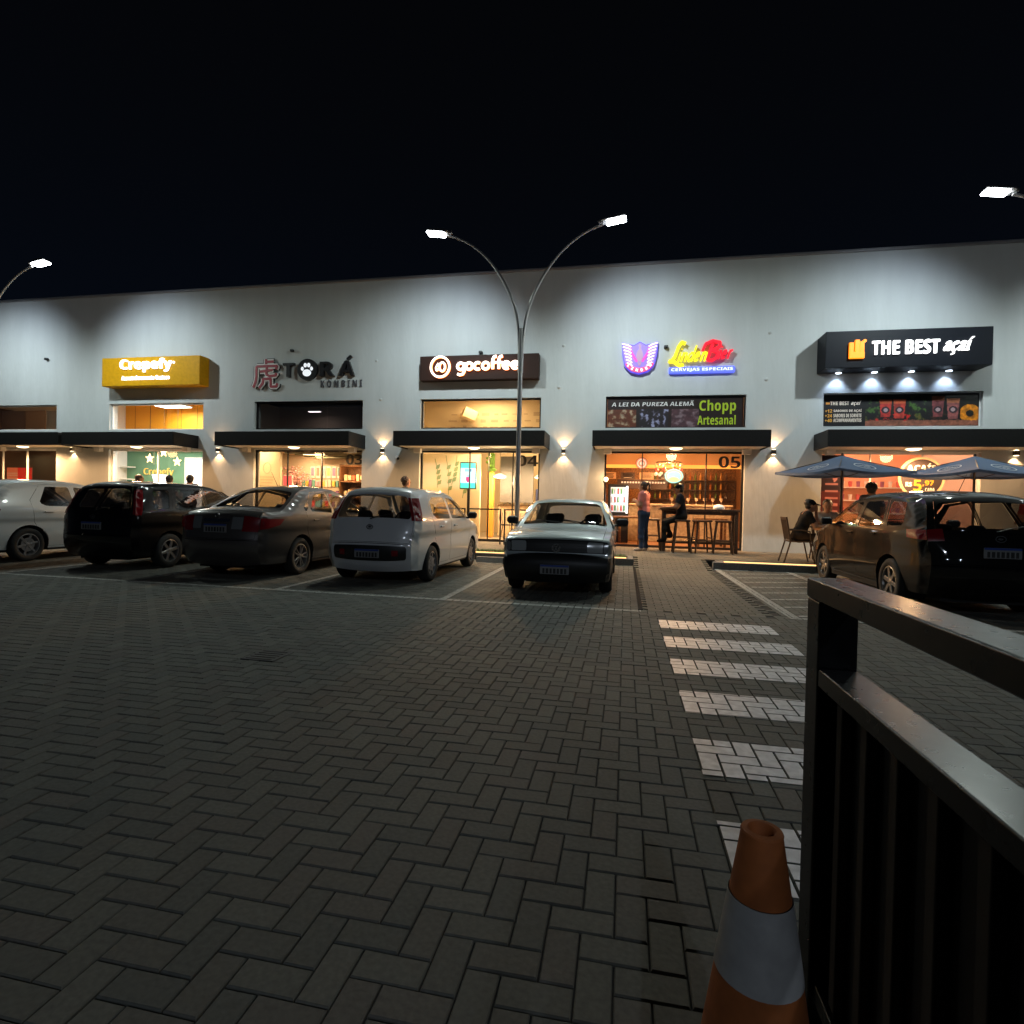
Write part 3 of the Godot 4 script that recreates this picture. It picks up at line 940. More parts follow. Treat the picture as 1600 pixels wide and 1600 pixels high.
func street_lamp(at: Vector3, label: String, power: float, tint := COOL) -> void:
	var o := thing("street_lamp", at, label, "street lamp")
	var p := MB.new()
	p.lathe([Vector2(0.0, 0.0), Vector2(0.13, 0.0), Vector2(0.13, 0.02), Vector2(0.06, 0.03)], 14)
	p.cyl(Vector3(0, 0.02, 0), Vector3(0, 4.85, 0), 0.058, 0.046, 14)
	put("pole", p, M.galvanised, o)
	for sg in [-1.0, 1.0]:
		var pts := []
		for q in [[0.025, 3.9], [0.05, 4.7], [0.16, 5.3], [0.4, 5.85], [0.75, 6.35], [1.15, 6.7], [1.5, 6.88], [1.68, 6.93]]:
			pts.push_back(Vector3(sg * q[0], q[1], 0))
		var cv := Curve3D.new()
		for k in pts.size():
			var tg: Vector3 = (pts[mini(k + 1, pts.size() - 1)] - pts[maxi(k - 1, 0)]) / 6.0
			cv.add_point(pts[k], -tg, tg)
		var sm := []
		for k in 25: sm.push_back(cv.sample_baked(cv.get_baked_length() * k / 24.0, true))
		var a := MB.new()
		a.tube(sm, 0.032, 10, 0.026)
		var an := put("arm", a, M.galvanised, o)
		var bs := Basis(Vector3(0, 0, 1), sg * 0.14)
		var c := Vector3(sg * 1.9, 6.98, 0)
		var h := MB.new()
		h.rbox(c + bs * Vector3(0, 0.045, 0), Vector3(0.5, 0.07, 0.24), 0.03, bs)
		h.rbox(c + bs * Vector3(-sg * 0.22, 0.06, 0), Vector3(0.2, 0.08, 0.1), 0.03, bs)
		for q in 4: h.box(c + bs * Vector3(0.12 - q * 0.06, 0.09, 0), Vector3(0.012, 0.03, 0.2), bs)
		put("lamp_head", h, M.galvanised, o)
		var e := MB.new()
		e.rbox(c + bs * Vector3(sg * 0.05, -0.002, 0), Vector3(0.40, 0.045, 0.22), 0.018, bs)
		put("lamp_lens", e, M.lamp, o)
		spot(c + bs * Vector3(sg * 0.05, -0.05, 0), bs * Vector3(sg * 0.12, -1, -0.12), tint, power, 87.0, 0.8, 0.09, o)
		spot(c + bs * Vector3(sg * 0.05, -0.055, -0.02), Vector3(sg * 0.24, -0.74, -1.0), CORE, power * 0.75, 50.0, 1.0, 0.07, o)

func wall_lamp(x: float, label: String) -> void:
	var o := thing("wall_lamp", Vector3(x, 2.6, -15.0), label, "wall lamp", "up and down lamps between the shop fronts")
	var b := MB.new()
	b.rbox(Vector3(0, 0, 0.07), Vector3(0.1, 0.11, 0.1), 0.008)
	b.rbox(Vector3(0, 0, 0.012), Vector3(0.07, 0.07, 0.025), 0.004)
	put("housing", b, M.bronze, o)
	for s in [1.0, -1.0]:
		var e := MB.new()
		e.box(Vector3(0, s * 0.058, 0.07), Vector3(0.07, 0.006, 0.07))
		put("lamp_lens", e, M.warm_glow, o)
		spot(Vector3(0, s * 0.066, 0.07), Vector3(0, s, -0.12), WARM, 0.7, 47.0, 0.25, 0.03, o)

func canopy(x0: float, x1: float, label: String, light_x: float) -> void:
	var o := thing("canopy", Vector3((x0 + x1) * 0.5, 2.64, -14.5), label, "canopy", "flat dark canopies over the shop fronts")
	var w := x1 - x0
	var b := MB.new()
	b.rbox(Vector3(0, 0.195, 0.485), Vector3(w, 0.39, 0.03), 0.006)
	for s in [-1.0, 1.0]: b.rbox(Vector3(s * (w * 0.5 - 0.015), 0.195, -0.016), Vector3(0.03, 0.39, 0.966), 0.006)
	put("fascia", b, M.fascia, o)
	b = MB.new()
	b.box(Vector3(0, 0.05, -0.017), Vector3(w - 0.064, 0.04, 0.96))
	put("soffit", b, M.soffit, o)
	b = MB.new()
	b.box(Vector3(0, 0.34, -0.017), Vector3(w - 0.064, 0.04, 0.96))
	put("cover", b, M.fascia, o)
	for s in [-1.0, 1.0]:
		b = MB.new()
		b.rbox(Vector3(s * (w * 0.5 - 0.35), -0.04, -0.41), Vector3(0.2, 0.13, 0.16), 0.006)
		put("bracket", b, M.wall_inner, o)
	var l := thing("canopy_light", Vector3(light_x, 2.668, -14.45), "round ceiling light glowing under the " + label, "ceiling light", "round lights under the canopies")
	b = MB.new()
	b.lathe([Vector2(0.0, 0.0), Vector2(0.17, 0.0), Vector2(0.175, -0.025), Vector2(0.16, -0.03)], 22)
	put("rim", b, M.white_paint, l)
	b = MB.new()
	b.lathe([Vector2(0.16, -0.025), Vector2(0.14, -0.05), Vector2(0.08, -0.068), Vector2(0.0, -0.072)], 22)
	put("lamp_diffuser", b, M.warm_glow_soft, l)
	spot(Vector3(0, -0.1, 0), Vector3(0, -1, 0.0), WARM, 11.0, 88.0, 0.3, 0.14, l)

func lettering(parent: Node, called: String, s: String, font: Font, x0: float, y0: float, x1: float, y1: float, z: float, depth: float, mat: Material, shear := 0.0) -> void:
	var mb := MB.new()
	mb.text(s, font, x0, y0, x1, y1, z, depth, Transform3D(), shear)
	put(called, mb, mat, parent)

func pic(w: int, h: int, f: Callable) -> ImageTexture:
	var im := Image.create(w, h, false, Image.FORMAT_RGB8)
	for y in h:
		for x in w:
			im.set_pixel(x, y, f.call((x + 0.5) / w, (y + 0.5) / h))
	return ImageTexture.create_from_image(im)

func flat_panel(called: String, parent: Node, o: Vector3, w: float, h: float, thick: float, tex: Texture2D, rough := 0.45, e := 0.0) -> void:
	var mb := MB.new()
	mb.has_uv = true
	mb.quad(o + Vector3(-w / 2, -h / 2, thick), o + Vector3(w / 2, -h / 2, thick), o + Vector3(w / 2, h / 2, thick), o + Vector3(-w / 2, h / 2, thick), Vector3(0, 0, 1))
	var m := mt(Color(1, 1, 1), rough)
	m.albedo_texture = tex
	if e > 0.0:
		m.albedo_color = Color(0.1, 0.1, 0.1)
		m.emission_enabled = true; m.emission_texture = tex; m.emission = Color.BLACK; m.emission_energy_multiplier = e
	var back := MB.new()
	back.box(o + Vector3(0, 0, thick * 0.5 - 0.002), Vector3(w, h, thick))
	put(called, mb, m, parent, back, M.black_plastic)

func bar_stool(at: Vector3, turn: float, label: String, back := false) -> void:
	var o := thing("bar_stool", at, label, "bar stool", "wooden bar stools at the high table", turn)
	var b := MB.new()
	b.rbox(Vector3(0, 0.75, 0), Vector3(0.38, 0.05, 0.36), 0.02)
	put("seat", b, M.wood_dark, o)
	for s in [[-1, -1], [1, -1], [-1, 1], [1, 1]]:
		b = MB.new()
		b.cyl(Vector3(s[0] * 0.21, 0, s[1] * 0.2), Vector3(s[0] * 0.14, 0.73, s[1] * 0.13), 0.02, 0.023, 8)
		put("leg", b, M.wood_dark, o)
	b = MB.new()
	for s in [-1.0, 1.0]:
		b.cyl(Vector3(-0.18, 0.3, s * 0.17), Vector3(0.18, 0.3, s * 0.17), 0.014, 0.014, 7)
		b.cyl(Vector3(s * 0.175, 0.36, -0.17), Vector3(s * 0.175, 0.36, 0.17), 0.014, 0.014, 7)
	put("footrest", b, M.wood_dark, o)
	if back:
		b = MB.new()
		for s in [-1.0, 1.0]: b.cyl(Vector3(s * 0.16, 0.74, -0.16), Vector3(s * 0.17, 1.12, -0.22), 0.016, 0.014, 7)
		b.rbox(Vector3(0, 1.07, -0.215), Vector3(0.36, 0.13, 0.025), 0.01, Basis(Vector3.RIGHT, -0.15))
		b.rbox(Vector3(0, 0.9, -0.19), Vector3(0.34, 0.05, 0.02), 0.008, Basis(Vector3.RIGHT, -0.15))
		put("backrest", b, M.wood_dark, o)

func cafe_chair(at: Vector3, turn: float, label: String, mat: Material) -> void:
	var o := thing("chair", at, label, "chair", "dark chairs round the terrace tables", turn)
	var b := MB.new()
	b.rbox(Vector3(0, 0.44, 0), Vector3(0.44, 0.035, 0.42), 0.015)
	put("seat", b, mat, o)
	b = MB.new()
	for k in 5: b.rbox(Vector3(-0.17 + k * 0.085, 0.68, -0.235), Vector3(0.05, 0.42, 0.014), 0.006, Basis(Vector3.RIGHT, -0.16))
	b.rbox(Vector3(0, 0.89, -0.27), Vector3(0.44, 0.06, 0.02), 0.009, Basis(Vector3.RIGHT, -0.16))
	put("backrest", b, mat, o)
	for s in [-1.0, 1.0]:
		b = MB.new(); b.cyl(Vector3(s * 0.2, 0.44, 0.17), Vector3(s * 0.21, 0, 0.27), 0.016, 0.014, 7); put("leg", b, mat, o)
		b = MB.new(); b.tube([Vector3(s * 0.21, 0.92, -0.27), Vector3(s * 0.2, 0.44, -0.18), Vector3(s * 0.21, 0, -0.3)], 0.016, 7); put("leg", b, mat, o)
		b = MB.new(); b.tube([Vector3(s * 0.215, 0.66, -0.21), Vector3(s * 0.235, 0.67, 0.0), Vector3(s * 0.23, 0.64, 0.16), Vector3(s * 0.215, 0.46, 0.18)], 0.014, 7); put("armrest", b, mat, o)

func cafe_table(at: Vector3, label: String, top: Material, w := 0.75) -> void:
	var o := thing("table", at, label, "table", "terrace tables")
	var b := MB.new(); b.rbox(Vector3(0, 0.73, 0), Vector3(w, 0.03, w), 0.01); put("tabletop", b, top, o)
	b = MB.new(); b.cyl(Vector3(0, 0.03, 0), Vector3(0, 0.72, 0), 0.03, 0.03, 10); put("pedestal", b, M.black_metal, o)
	b = MB.new(); b.rbox(Vector3(0, 0.015, 0), Vector3(0.42, 0.03, 0.42), 0.012); put("base", b, M.black_metal, o)

func parasol(at: Vector3, turn: float, label: String) -> void:
	var o := thing("parasol", at, label, "parasol", "blue square parasols on the terrace", turn)
	var b := MB.new(); b.cyl(Vector3(0, 0.0, 0), Vector3(0, 2.2, 0), 0.024, 0.022, 10); put("pole", b, M.bronze, o)
	b = MB.new(); b.lathe([Vector2(0, 0), Vector2(0.24, 0), Vector2(0.24, 0.05), Vector2(0.06, 0.09), Vector2(0.05, 0.3), Vector2(0.0, 0.3)], 18); put("base", b, M.black_metal, o)
	var half := 0.9
	for k in 4:
		var c0 := Vector3(cos(PI / 4 + PI / 2 * k), 0, sin(PI / 4 + PI / 2 * k)) * half * sqrt(2.0)
		var c1 := Vector3(cos(PI / 4 + PI / 2 * (k + 1)), 0, sin(PI / 4 + PI / 2 * (k + 1))) * half * sqrt(2.0)
		var f := MB.new()
		var nn := 8
		var pt := func(i: int, q: int) -> Vector3:
			var u := float(i) / nn
			var s := float(q) / maxf(1, i) if i > 0 else 0.0
			var e := c0.lerp(c1, s) * u
			var y := 2.22 - 0.34 * pow(u, 1.1) - 0.05 * sin(PI * s) * u * u - 0.045 * sin(PI * u)
			return Vector3(e.x, y, e.z) * Vector3(1.0 - 0.06 * sin(PI * s) * u, 1, 1.0 - 0.06 * sin(PI * s) * u)
		for i in nn:
			for q in i + 1:
				var a: Vector3 = pt.call(i, q); var d: Vector3 = pt.call(i + 1, q); var e2: Vector3 = pt.call(i + 1, q + 1)
				var n1 := (d - a).cross(e2 - a).normalized()
				n1 = n1 if n1.y > 0 else -n1
				f.tri(a, d, e2, n1, n1, n1)
				if q < i:
					var g: Vector3 = pt.call(i, q + 1)
					var n2 := (e2 - a).cross(g - a).normalized()
					n2 = n2 if n2.y > 0 else -n2
					f.tri(a, e2, g, n2, n2, n2)
		for q in nn:   # the hanging hem
			var a: Vector3 = pt.call(nn, q); var d: Vector3 = pt.call(nn, q + 1)
			var n3 := Vector3(a.x + d.x, 0, a.z + d.z).normalized()
			f.quad(a, d, d - Vector3(0, 0.05, 0), a - Vector3(0, 0.05, 0), n3)
		var pn := put("canopy_panel", f, M.parasol, o)
		var r := MB.new()
		r.tube([Vector3(0, 2.19, 0), c0 * 0.5 + Vector3(0, 2.03, 0), c0 + Vector3(0, 1.86, 0)], 0.009, 6)
		r.tube([Vector3(0, 1.75, 0), c0 * 0.55 + Vector3(0, 1.99, 0)], 0.008, 6)
		put("rib", r, M.bronze, o)
		# a ring and two words printed on each panel
		var mid := (c0 + c1) * 0.5
		var ax := (c1 - c0).normalized()
		var dn: Vector3 = (mid * 0.9 + Vector3(0, -0.30, 0)).normalized()
		var xf := Transform3D(Basis(-ax, -dn, (-ax).cross(-dn)), mid * 0.62 + Vector3(0, 2.0, 0))
		if xf.basis.z.y < 0: xf.basis = Basis(ax, -dn, ax.cross(-dn))
		xf.origin = mid * 0.63 + Vector3(0, 2.22 - 0.34 * pow(0.63, 1.1) - 0.085, 0) + xf.basis.z * 0.03
		var lg := MB.new()
		lg.ring(Vector2.ZERO, 0.2, 0.2, 0.02, 0, 0.002, xf, 26)
		lg.text("the best", sans_font, -0.13, 0.0, 0.13, 0.08, 0, 0.002, xf)
		lg.text("açaí", sans_font, -0.09, -0.1, 0.09, -0.02, 0, 0.002, xf, 0.2)
		put("print", lg, M.white_print, pn)
	b = MB.new(); b.ball(Vector3(0, 2.235, 0), Vector3(0.03, 0.035, 0.03), 10, 6); put("finial", b, M.bronze, o)

func herringbone(x0: float, x1: float, z0: float, z1: float, u: float) -> Array:
	var out := []
	var n0 := int(floor((x0 + z0) / (2 * u))) - 3
	var n1 := int(ceil((x1 + z1) / (2 * u))) + 3
	for n in range(n0, n1):
		for m in range(int(floor((x0 - z1) / (4 * u))) - 2, int(ceil((x1 - z0) / (4 * u))) + 2):
			var i := n + 2 * m
			var j := n - 2 * m
			for k in 2:
				var c := Vector2(i + 1.0, j + 0.5) * u if k == 0 else Vector2(i + 0.5, j + 2.0) * u
				if c.x > x0 and c.x < x1 and c.y > z0 and c.y < z1:
					out.push_back([c, k == 1])
	return out

func paver_mesh(lx: float, lz: float, seed_: int) -> MB:
	var r := RandomNumberGenerator.new(); r.seed = seed_
	var mb := MB.new()
	var h := Vector2(lx, lz) * 0.5 - Vector2(0.0026, 0.0026)
	var t := h - Vector2(0.0035, 0.0035)
	var q := []
	var p := []
	var w := []
	for s in [Vector2(-1, -1), Vector2(1, -1), Vector2(1, 1), Vector2(-1, 1)]:
		var dy := r.randf_range(-0.0012, 0.0012)
		p.push_back(Vector3(s.x * t.x, dy, s.y * t.y))
		q.push_back(Vector3(s.x * h.x, -0.0035 + dy, s.y * h.y))
		w.push_back(Vector3(s.x * h.x, -0.035, s.y * h.y))
	mb.tri(p[0], p[1], p[2], Vector3.UP, Vector3.UP, Vector3.UP)
	mb.tri(p[0], p[2], p[3], Vector3.UP, Vector3.UP, Vector3.UP)
	for k in 4:
		var o := [Vector3(0, 0, -1), Vector3(1, 0, 0), Vector3(0, 0, 1), Vector3(-1, 0, 0)][k] as Vector3
		mb.quad(p[k], p[(k + 1) % 4], q[(k + 1) % 4], q[k], (o + Vector3.UP).normalized())
		mb.quad(q[k], q[(k + 1) % 4], w[(k + 1) % 4], w[k], o)
	return mb

# paint on the tops of the pavers inside a polygon (joints stay open)
func painted(called: String, area_: PackedVector2Array, stones: Array, u: float, mat: Material, label: String) -> void:
	var mb := MB.new()
	var lo := Vector2(1e9, 1e9); var hi := -lo
	for q in area_:
		lo = lo.min(q); hi = hi.max(q)
	for s in stones:
		var c: Vector2 = s[0]
		if c.x < lo.x - u or c.x > hi.x + u or c.y < lo.y - u or c.y > hi.y + u: continue
		var h := Vector2(u * 0.5, u) if s[1] else Vector2(u, u * 0.5)
		h -= Vector2(0.0055, 0.0055)
		for b in Geometry2D.intersect_polygons(PackedVector2Array([c - h, c + Vector2(h.x, -h.y), c + h, c + Vector2(-h.x, h.y)]), area_):
			var id := Geometry2D.triangulate_polygon(b)
			for k in range(0, id.size(), 3):
				var p := []
				for e in 3: p.push_back(Vector3(b[id[k + e]].x, 0.0035, b[id[k + e]].y))
				mb.tri(p[0], p[1], p[2], Vector3.UP, Vector3.UP, Vector3.UP)
	if mb.v.size():
		tag(put(called, mb, mat), label, "", "", "structure")

func line_area(a: Vector2, b: Vector2, w: float) -> PackedVector2Array:
	var s := (b - a).normalized().orthogonal() * w * 0.5
	return PackedVector2Array([a + s, b + s, b - s, a - s])

# ---------------------------------------------------------------- the scene
func _ready() -> void:
	rng.seed = 7
	var cam := Camera3D.new()
	cam.name = "camera"
	cam.rotation_order = EULER_ORDER_YXZ
	cam.position = Vector3(0, 1.15, 0)
	cam.rotation_degrees = Vector3(-0.7, 11.28, 1.311)
	cam.fov = 84.24; cam.near = 0.05; cam.far = 400.0
	add_child(cam)
	var we := WorldEnvironment.new()
	we.name = "environment"
	var env := Environment.new()
	env.background_mode = Environment.BG_SKY
	var skm := ProceduralSkyMaterial.new()
	skm.sky_top_color = Color(0.0008, 0.0009, 0.0012).linear_to_srgb()
	skm.sky_horizon_color = Color(0.0013, 0.0028, 0.0062).linear_to_srgb()
	skm.sky_curve = 0.22
	skm.ground_bottom_color = Color(0.001, 0.001, 0.001).linear_to_srgb()
	skm.ground_horizon_color = Color(0.002, 0.003, 0.005).linear_to_srgb()
	env.sky = Sky.new()
	env.sky.sky_material = skm
	env.background_energy_multiplier = 1.0
	env.tonemap_mode = Environment.TONE_MAPPER_LINEAR
	env.tonemap_exposure = 1.45
	env.sdfgi_enabled = true; env.ssao_enabled = true; env.ssil_enabled = true
	we.environment = env
	add_child(we)
	var moon := DirectionalLight3D.new()
	moon.name = "moon"
	moon.rotation_degrees = Vector3(-55, 30, 0)
	moon.light_energy = 0.003; moon.light_angular_distance = 0.5; moon.light_color = Color(0.85, 0.9, 1.0); moon.shadow_enabled = true
	moon.sky_mode = DirectionalLight3D.SKY_MODE_LIGHT_ONLY
	add_child(moon)

	bold_font = SystemFont.new(); bold_font.font_names = PackedStringArray(["Droid Sans"]); bold_font.font_weight = 700
	sans_font = SystemFont.new(); sans_font.font_names = PackedStringArray(["Droid Sans"])
	serif_font = SystemFont.new(); serif_font.font_names = PackedStringArray(["Droid Serif"]); serif_font.font_weight = 700
	materials()
	ground()
	building()
	signs()
	interiors()
	lamps_and_terrace()
	cars()
	people()
	foreground()

func materials() -> void:
	var fine := noise_tex(0.05, 3, 0.72, 1.0, 4)
	var coarse := noise_tex(0.012, 5, 0.93, 1.0, 5)
	var grain := noise_tex(0.12, 9, 0.0, 3.0, 3, 256, true)
	M.wall = textured(mt(Color(0.50, 0.52, 0.515), 0.8), noise_tex(0.012, 5, 0.962, 1.0, 5), 0.22)
	M.wall.uv1_scale = Vector3(0.34, 0.06, 0.34)
	M.wall.normal_enabled = true; M.wall.normal_texture = grain; M.wall.normal_scale = 0.05
	M.fixing = mt(Color(0.42, 0.43, 0.42), 0.7)
	M.wall_inner = mt(Color(0.68, 0.66, 0.62), 0.7)
	M.soffit = mt(Color(0.62, 0.58, 0.5), 0.6)
	M.fascia = textured(mt(Color(0.010, 0.0095, 0.0095), 0.55, 0.0, 0.35), fine, 0.6)
	M.coping = mt(Color(0.3, 0.3, 0.31), 0.4, 0.6)
	M.galvanised = mt(Color(0.42, 0.42, 0.42), 0.38, 0.75)
	M.bronze = mt(Color(0.06, 0.045, 0.035), 0.4, 0.5)
	M.black_metal = mt(Color(0.012, 0.012, 0.013), 0.4, 0.3)
	M.black_matt = mt(Color(0.008, 0.008, 0.008), 0.9)
	M.black_plastic = mt(Color(0.012, 0.012, 0.012), 0.45)
	M.grey_plastic = mt(Color(0.022, 0.022, 0.022), 0.5)
	M.white_paint = mt(Color(0.75, 0.74, 0.72), 0.5)
	M.white_print = mt(Color(0.55, 0.57, 0.6), 0.6)
	M.rubber = mt(Color(0.014, 0.014, 0.014), 0.8)
	M.chrome = mt(Color(0.6, 0.6, 0.6), 0.18, 1.0)
	M.alloy = mt(Color(0.42, 0.42, 0.43), 0.3, 0.85)
	M.alloy_dark = mt(Color(0.3, 0.29, 0.28), 0.3, 0.85)
	M.hubcap = mt(Color(0.22, 0.22, 0.23), 0.4, 0.4)
	M.seat = mt(Color(0.018, 0.018, 0.019), 0.85)
	M.red_lens = mt(Color(0.20, 0.004, 0.008), 0.25, 0.0, 0.4)
	M.head_lens = mt(Color(0.16, 0.17, 0.17), 0.12, 0.0); M.head_lens.clearcoat_enabled = true
	M.lamp_glass = mt(Color(0.34, 0.36, 0.36), 0.15, 0.0, 0.8)
	M.amber = mt(Color(0.6, 0.2, 0.02), 0.15)
	M.plate = mt(Color(0.22, 0.22, 0.22), 0.6)
	M.plate_blue = mt(Color(0.02, 0.06, 0.3), 0.4)
	M.tint = pane(0.5, Color(0.006, 0.006, 0.007))
	M.tint_dark = pane(0.82, Color(0.006, 0.006, 0.007))
	M.tint_light = pane(0.28, Color(0.008, 0.01, 0.01))
	M.shop_glass = pane(0.06, Color(0.05, 0.06, 0.06))
	M.film = pane(0.38, Color(0.02, 0.02, 0.025))
	M.lamp = glow(Color(0.92, 0.97, 1.0), 26.0)
	M.warm_glow = glow(Color(1.0, 0.75, 0.45), 6.0)
	M.warm_glow_soft = glow(Color(1.0, 0.74, 0.42), 3.2)
	M.skin = mt(Color(1, 1, 1), 0.8, 0.0, 0.2); M.skin.vertex_color_use_as_albedo = true
	M.hair_dark = mt(Color(0.012, 0.009, 0.007), 0.6)
	M.hair_brown = mt(Color(0.05, 0.025, 0.014), 0.6)
	M.cloth_black = mt(Color(0.008, 0.008, 0.009), 0.95, 0.0, 0.1)
	var wood := noise_tex(0.02, 21, 0.55, 1.0, 4)
	M.wood_dark = textured(mt(Color(0.10, 0.05, 0.025), 0.45), wood, 1.6)
	M.wood = textured(mt(Color(0.30, 0.15, 0.06), 0.45), wood, 1.2)
	M.wood_light = textured(mt(Color(0.5, 0.34, 0.18), 0.5), wood, 1.1)
	M.parasol = mt(Color(0.075, 0.115, 0.20), 0.85); M.parasol.backlight_enabled = true; M.parasol.backlight = Color(0.16, 0.19, 0.25)
	M.paver = textured(mt(Color(1, 1, 1), 0.82), noise_tex(0.06, 31, 0.82, 1.0, 5), 1.3)
	M.paver.vertex_color_use_as_albedo = true
	M.paver.normal_enabled = true; M.paver.normal_texture = grain; M.paver.normal_scale = 0.09
	M.pavers = []
	for k in 7:
		var tone: Color = [Color(0.182, 0.178, 0.155), Color(0.19, 0.187, 0.163), Color(0.168, 0.164, 0.145), Color(0.20, 0.195, 0.17), Color(0.178, 0.168, 0.147), Color(0.157, 0.158, 0.142), Color(0.188, 0.172, 0.152)][k]
		var m: StandardMaterial3D = M.paver.duplicate()
		m.vertex_color_use_as_albedo = false
		tone = Color(tone.r * 0.70, tone.g * 0.73, tone.b * 0.71)
		m.albedo_color = tone.linear_to_srgb()
		M.pavers.push_back([m, tone])
	M.sand = textured(mt(Color(0.042, 0.041, 0.036), 0.95), fine, 2.0)
	M.road_paint = textured(mt(Color(0.88, 0.87, 0.88), 0.5), noise_tex(0.035, 41, 0.8, 1.0, 5), 0.8)
	M.line_paint = textured(mt(Color(0.62, 0.62, 0.58), 0.75), noise_tex(0.07, 43, 0.6, 1.0, 5), 0.9)
	M.concrete = textured(mt(Color(0.26, 0.25, 0.235), 0.85), fine, 1.1)

func ground() -> void:
	var g := MB.new()
	g.quad(Vector3(-150, -0.010, 150), Vector3(150, -0.010, 150), Vector3(150, -0.010, -150), Vector3(-150, -0.010, -150), Vector3.UP)
	tag(put("ground", g, M.sand), "dark sand bed under the paving blocks", "", "", "structure")
	# ---- herringbone block paving of the car park, running bond on the path and the walkway
	var u := 0.09
	var stones := []
	for s in herringbone(-25.0, 12.5, -11.5, 2.2, u):
		var c: Vector2 = s[0]
		if c.x > 0.2 and c.x < 1.68 and c.y < -6.55: continue
		stones.push_back(s)
	var pave := Node3D.new()
	pave.name = "car_park_paving"
	add_child(pave)
	tag(pave, "grey herringbone block paving of the car park", "", "", "structure")
	var ahead := Vector2(-sin(deg_to_rad(11.28)), -cos(deg_to_rad(11.28)))
	var near := []
	for k in stones.size():
		var c: Vector2 = stones[k][0]
		var d := c.dot(ahead)
		if d > 1.15 and absf(c.dot(ahead.orthogonal())) < d * 0.92 and c.x < 0.5: near.push_back([d, k])
	near.sort_custom(func(a, b): return a[0] < b[0])
	var single := {}
	for k in mini(300, near.size()): single[near[k][1]] = true
	var mesh_sets := []
	for v in 3:
		var am := ArrayMesh.new()
		paver_mesh(u * 2, u, 50 + v).add_to(am, M.paver)
		mesh_sets.push_back(am)
	var xfs := [[], [], []]
	var stain := FastNoiseLite.new(); stain.seed = 17; stain.frequency = 0.09; stain.fractal_octaves = 3
	var tones := [[], [], []]
	for k in stones.size():
		var s = stones[k]
		var turn := PI / 2 if s[1] else 0.0
		if rng.randf() < 0.5: turn += PI
		var bs := Basis(Vector3.UP, turn + rng.randf_range(-0.006, 0.006)) * Basis(Vector3.RIGHT, rng.randf_range(-0.008, 0.008))
		var xf := Transform3D(bs, Vector3(s[0].x, rng.randf_range(-0.0015, 0.0008), s[0].y))
		var tone := rng.randi() % 7
		var v := rng.randi() % 3
		if single.has(k):
			var o := MeshInstance3D.new()
			o.name = "paver"; o.mesh = mesh_sets[v]; o.material_override = M.pavers[tone][0]; o.transform = xf
			pave.add_child(o, true)
		else:
			var bay := 1.0 if s[0].y < -7.2 else 0.35
			var st := smoothstep(0.12, 0.5, stain.get_noise_2d(s[0].x * 10.0, s[0].y * 10.0)) * bay
			xfs[v].push_back(xf); tones[v].push_back(M.pavers[tone][1] * rng.randf_range(0.9, 1.08) * (1.0 - 0.4 * st))
	# path between the bays, rising to the walkway, and the walkway itself
	var walk := [[], [], []]
	var walk_t := [[], [], []]
	var row := 0
	var z := -6.6
	while z > -14.98:
		var x := -26.0 + (u if row % 2 == 0 else 0.0)
		while x < 14.0:
			var on_path := x > 0.26 and x < 1.62
			var y := 0.0
			var tilt := 0.0
			if z < -11.0: y = clampf((-11.0 - z) / 1.05 * 0.13, 0, 0.13)
			if z < -11.0 and z > -12.05: tilt = atan(0.13 / 1.05)
			if (on_path or z < -12.1) and not (z < -11.4 and z > -12.35 and (x < 0.2 )):
				var v := rng.randi() % 3
				walk[v].push_back(Transform3D(Basis(Vector3.RIGHT, tilt + rng.randf_range(-0.006, 0.006)), Vector3(x, y, z)))
				walk_t[v].push_back(M.pavers[rng.randi() % 7][1] * rng.randf_range(0.95, 1.2) * Color(1.08, 1.0, 0.94))
			x += u * 2
		z -= u; row += 1
	var pw := Node3D.new()
	pw.name = "walkway"
	add_child(pw)
	tag(pw, "block-paved walkway in front of the shops and the path leading to it", "", "", "structure")
	for set_ in [[pave, xfs, tones, "far_pavers"], [pw, walk, walk_t, "walkway_pavers"]]:
		for v in 3:
			var mm := MultiMesh.new()
			mm.transform_format = MultiMesh.TRANSFORM_3D; mm.use_colors = true
			mm.mesh = mesh_sets[v]; mm.instance_count = set_[1][v].size()
			for k in mm.instance_count:
				mm.set_instance_transform(k, set_[1][v][k]); mm.set_instance_color(k, set_[2][v][k])
			var mi := MultiMeshInstance3D.new()
			mi.multimesh = mm; mi.name = set_[3]
			set_[0].add_child(mi, true)
			mi.set_meta("kind", "stuff")
	var wb := MB.new()
	wb.span(Vector3(-26, -0.03, -15.0), Vector3(0.2, 0.098, -12.3)); wb.span(Vector3(0.2, -0.03, -15.0), Vector3(14, 0.098, -12.1))
	put("walkway_base", wb, M.sand, pw)
	# ---- kerbs, planting strip
	for kx in [[-26.0, 0.19, "kerb of the planting strip behind the left bays"], [1.7, 14.0, "kerb along the terrace on the right"]]:
		var kb := MB.new()
		kb.rbox(Vector3((kx[0] + kx[1]) * 0.5, 0.05, -11.58), Vector3(kx[1] - kx[0], 0.17, 0.14), 0.015)
		if kx[0] < 0: kb.rbox(Vector3((kx[0] + kx[1]) * 0.5, 0.05, -12.26), Vector3(kx[1] - kx[0], 0.17, 0.08), 0.012)
		if kx[0] < 0: kb.rbox(Vector3(kx[1] - 0.06, 0.049, -11.935), Vector3(0.12, 0.166, 0.56), 0.012)
		if kx[0] > 0: kb.rbox(Vector3(8, 0.046, -11.86), Vector3(12.4, 0.16, 0.42), 0.01)
		tag(put("kerb", kb, M.concrete), kx[2], "", "", "structure")
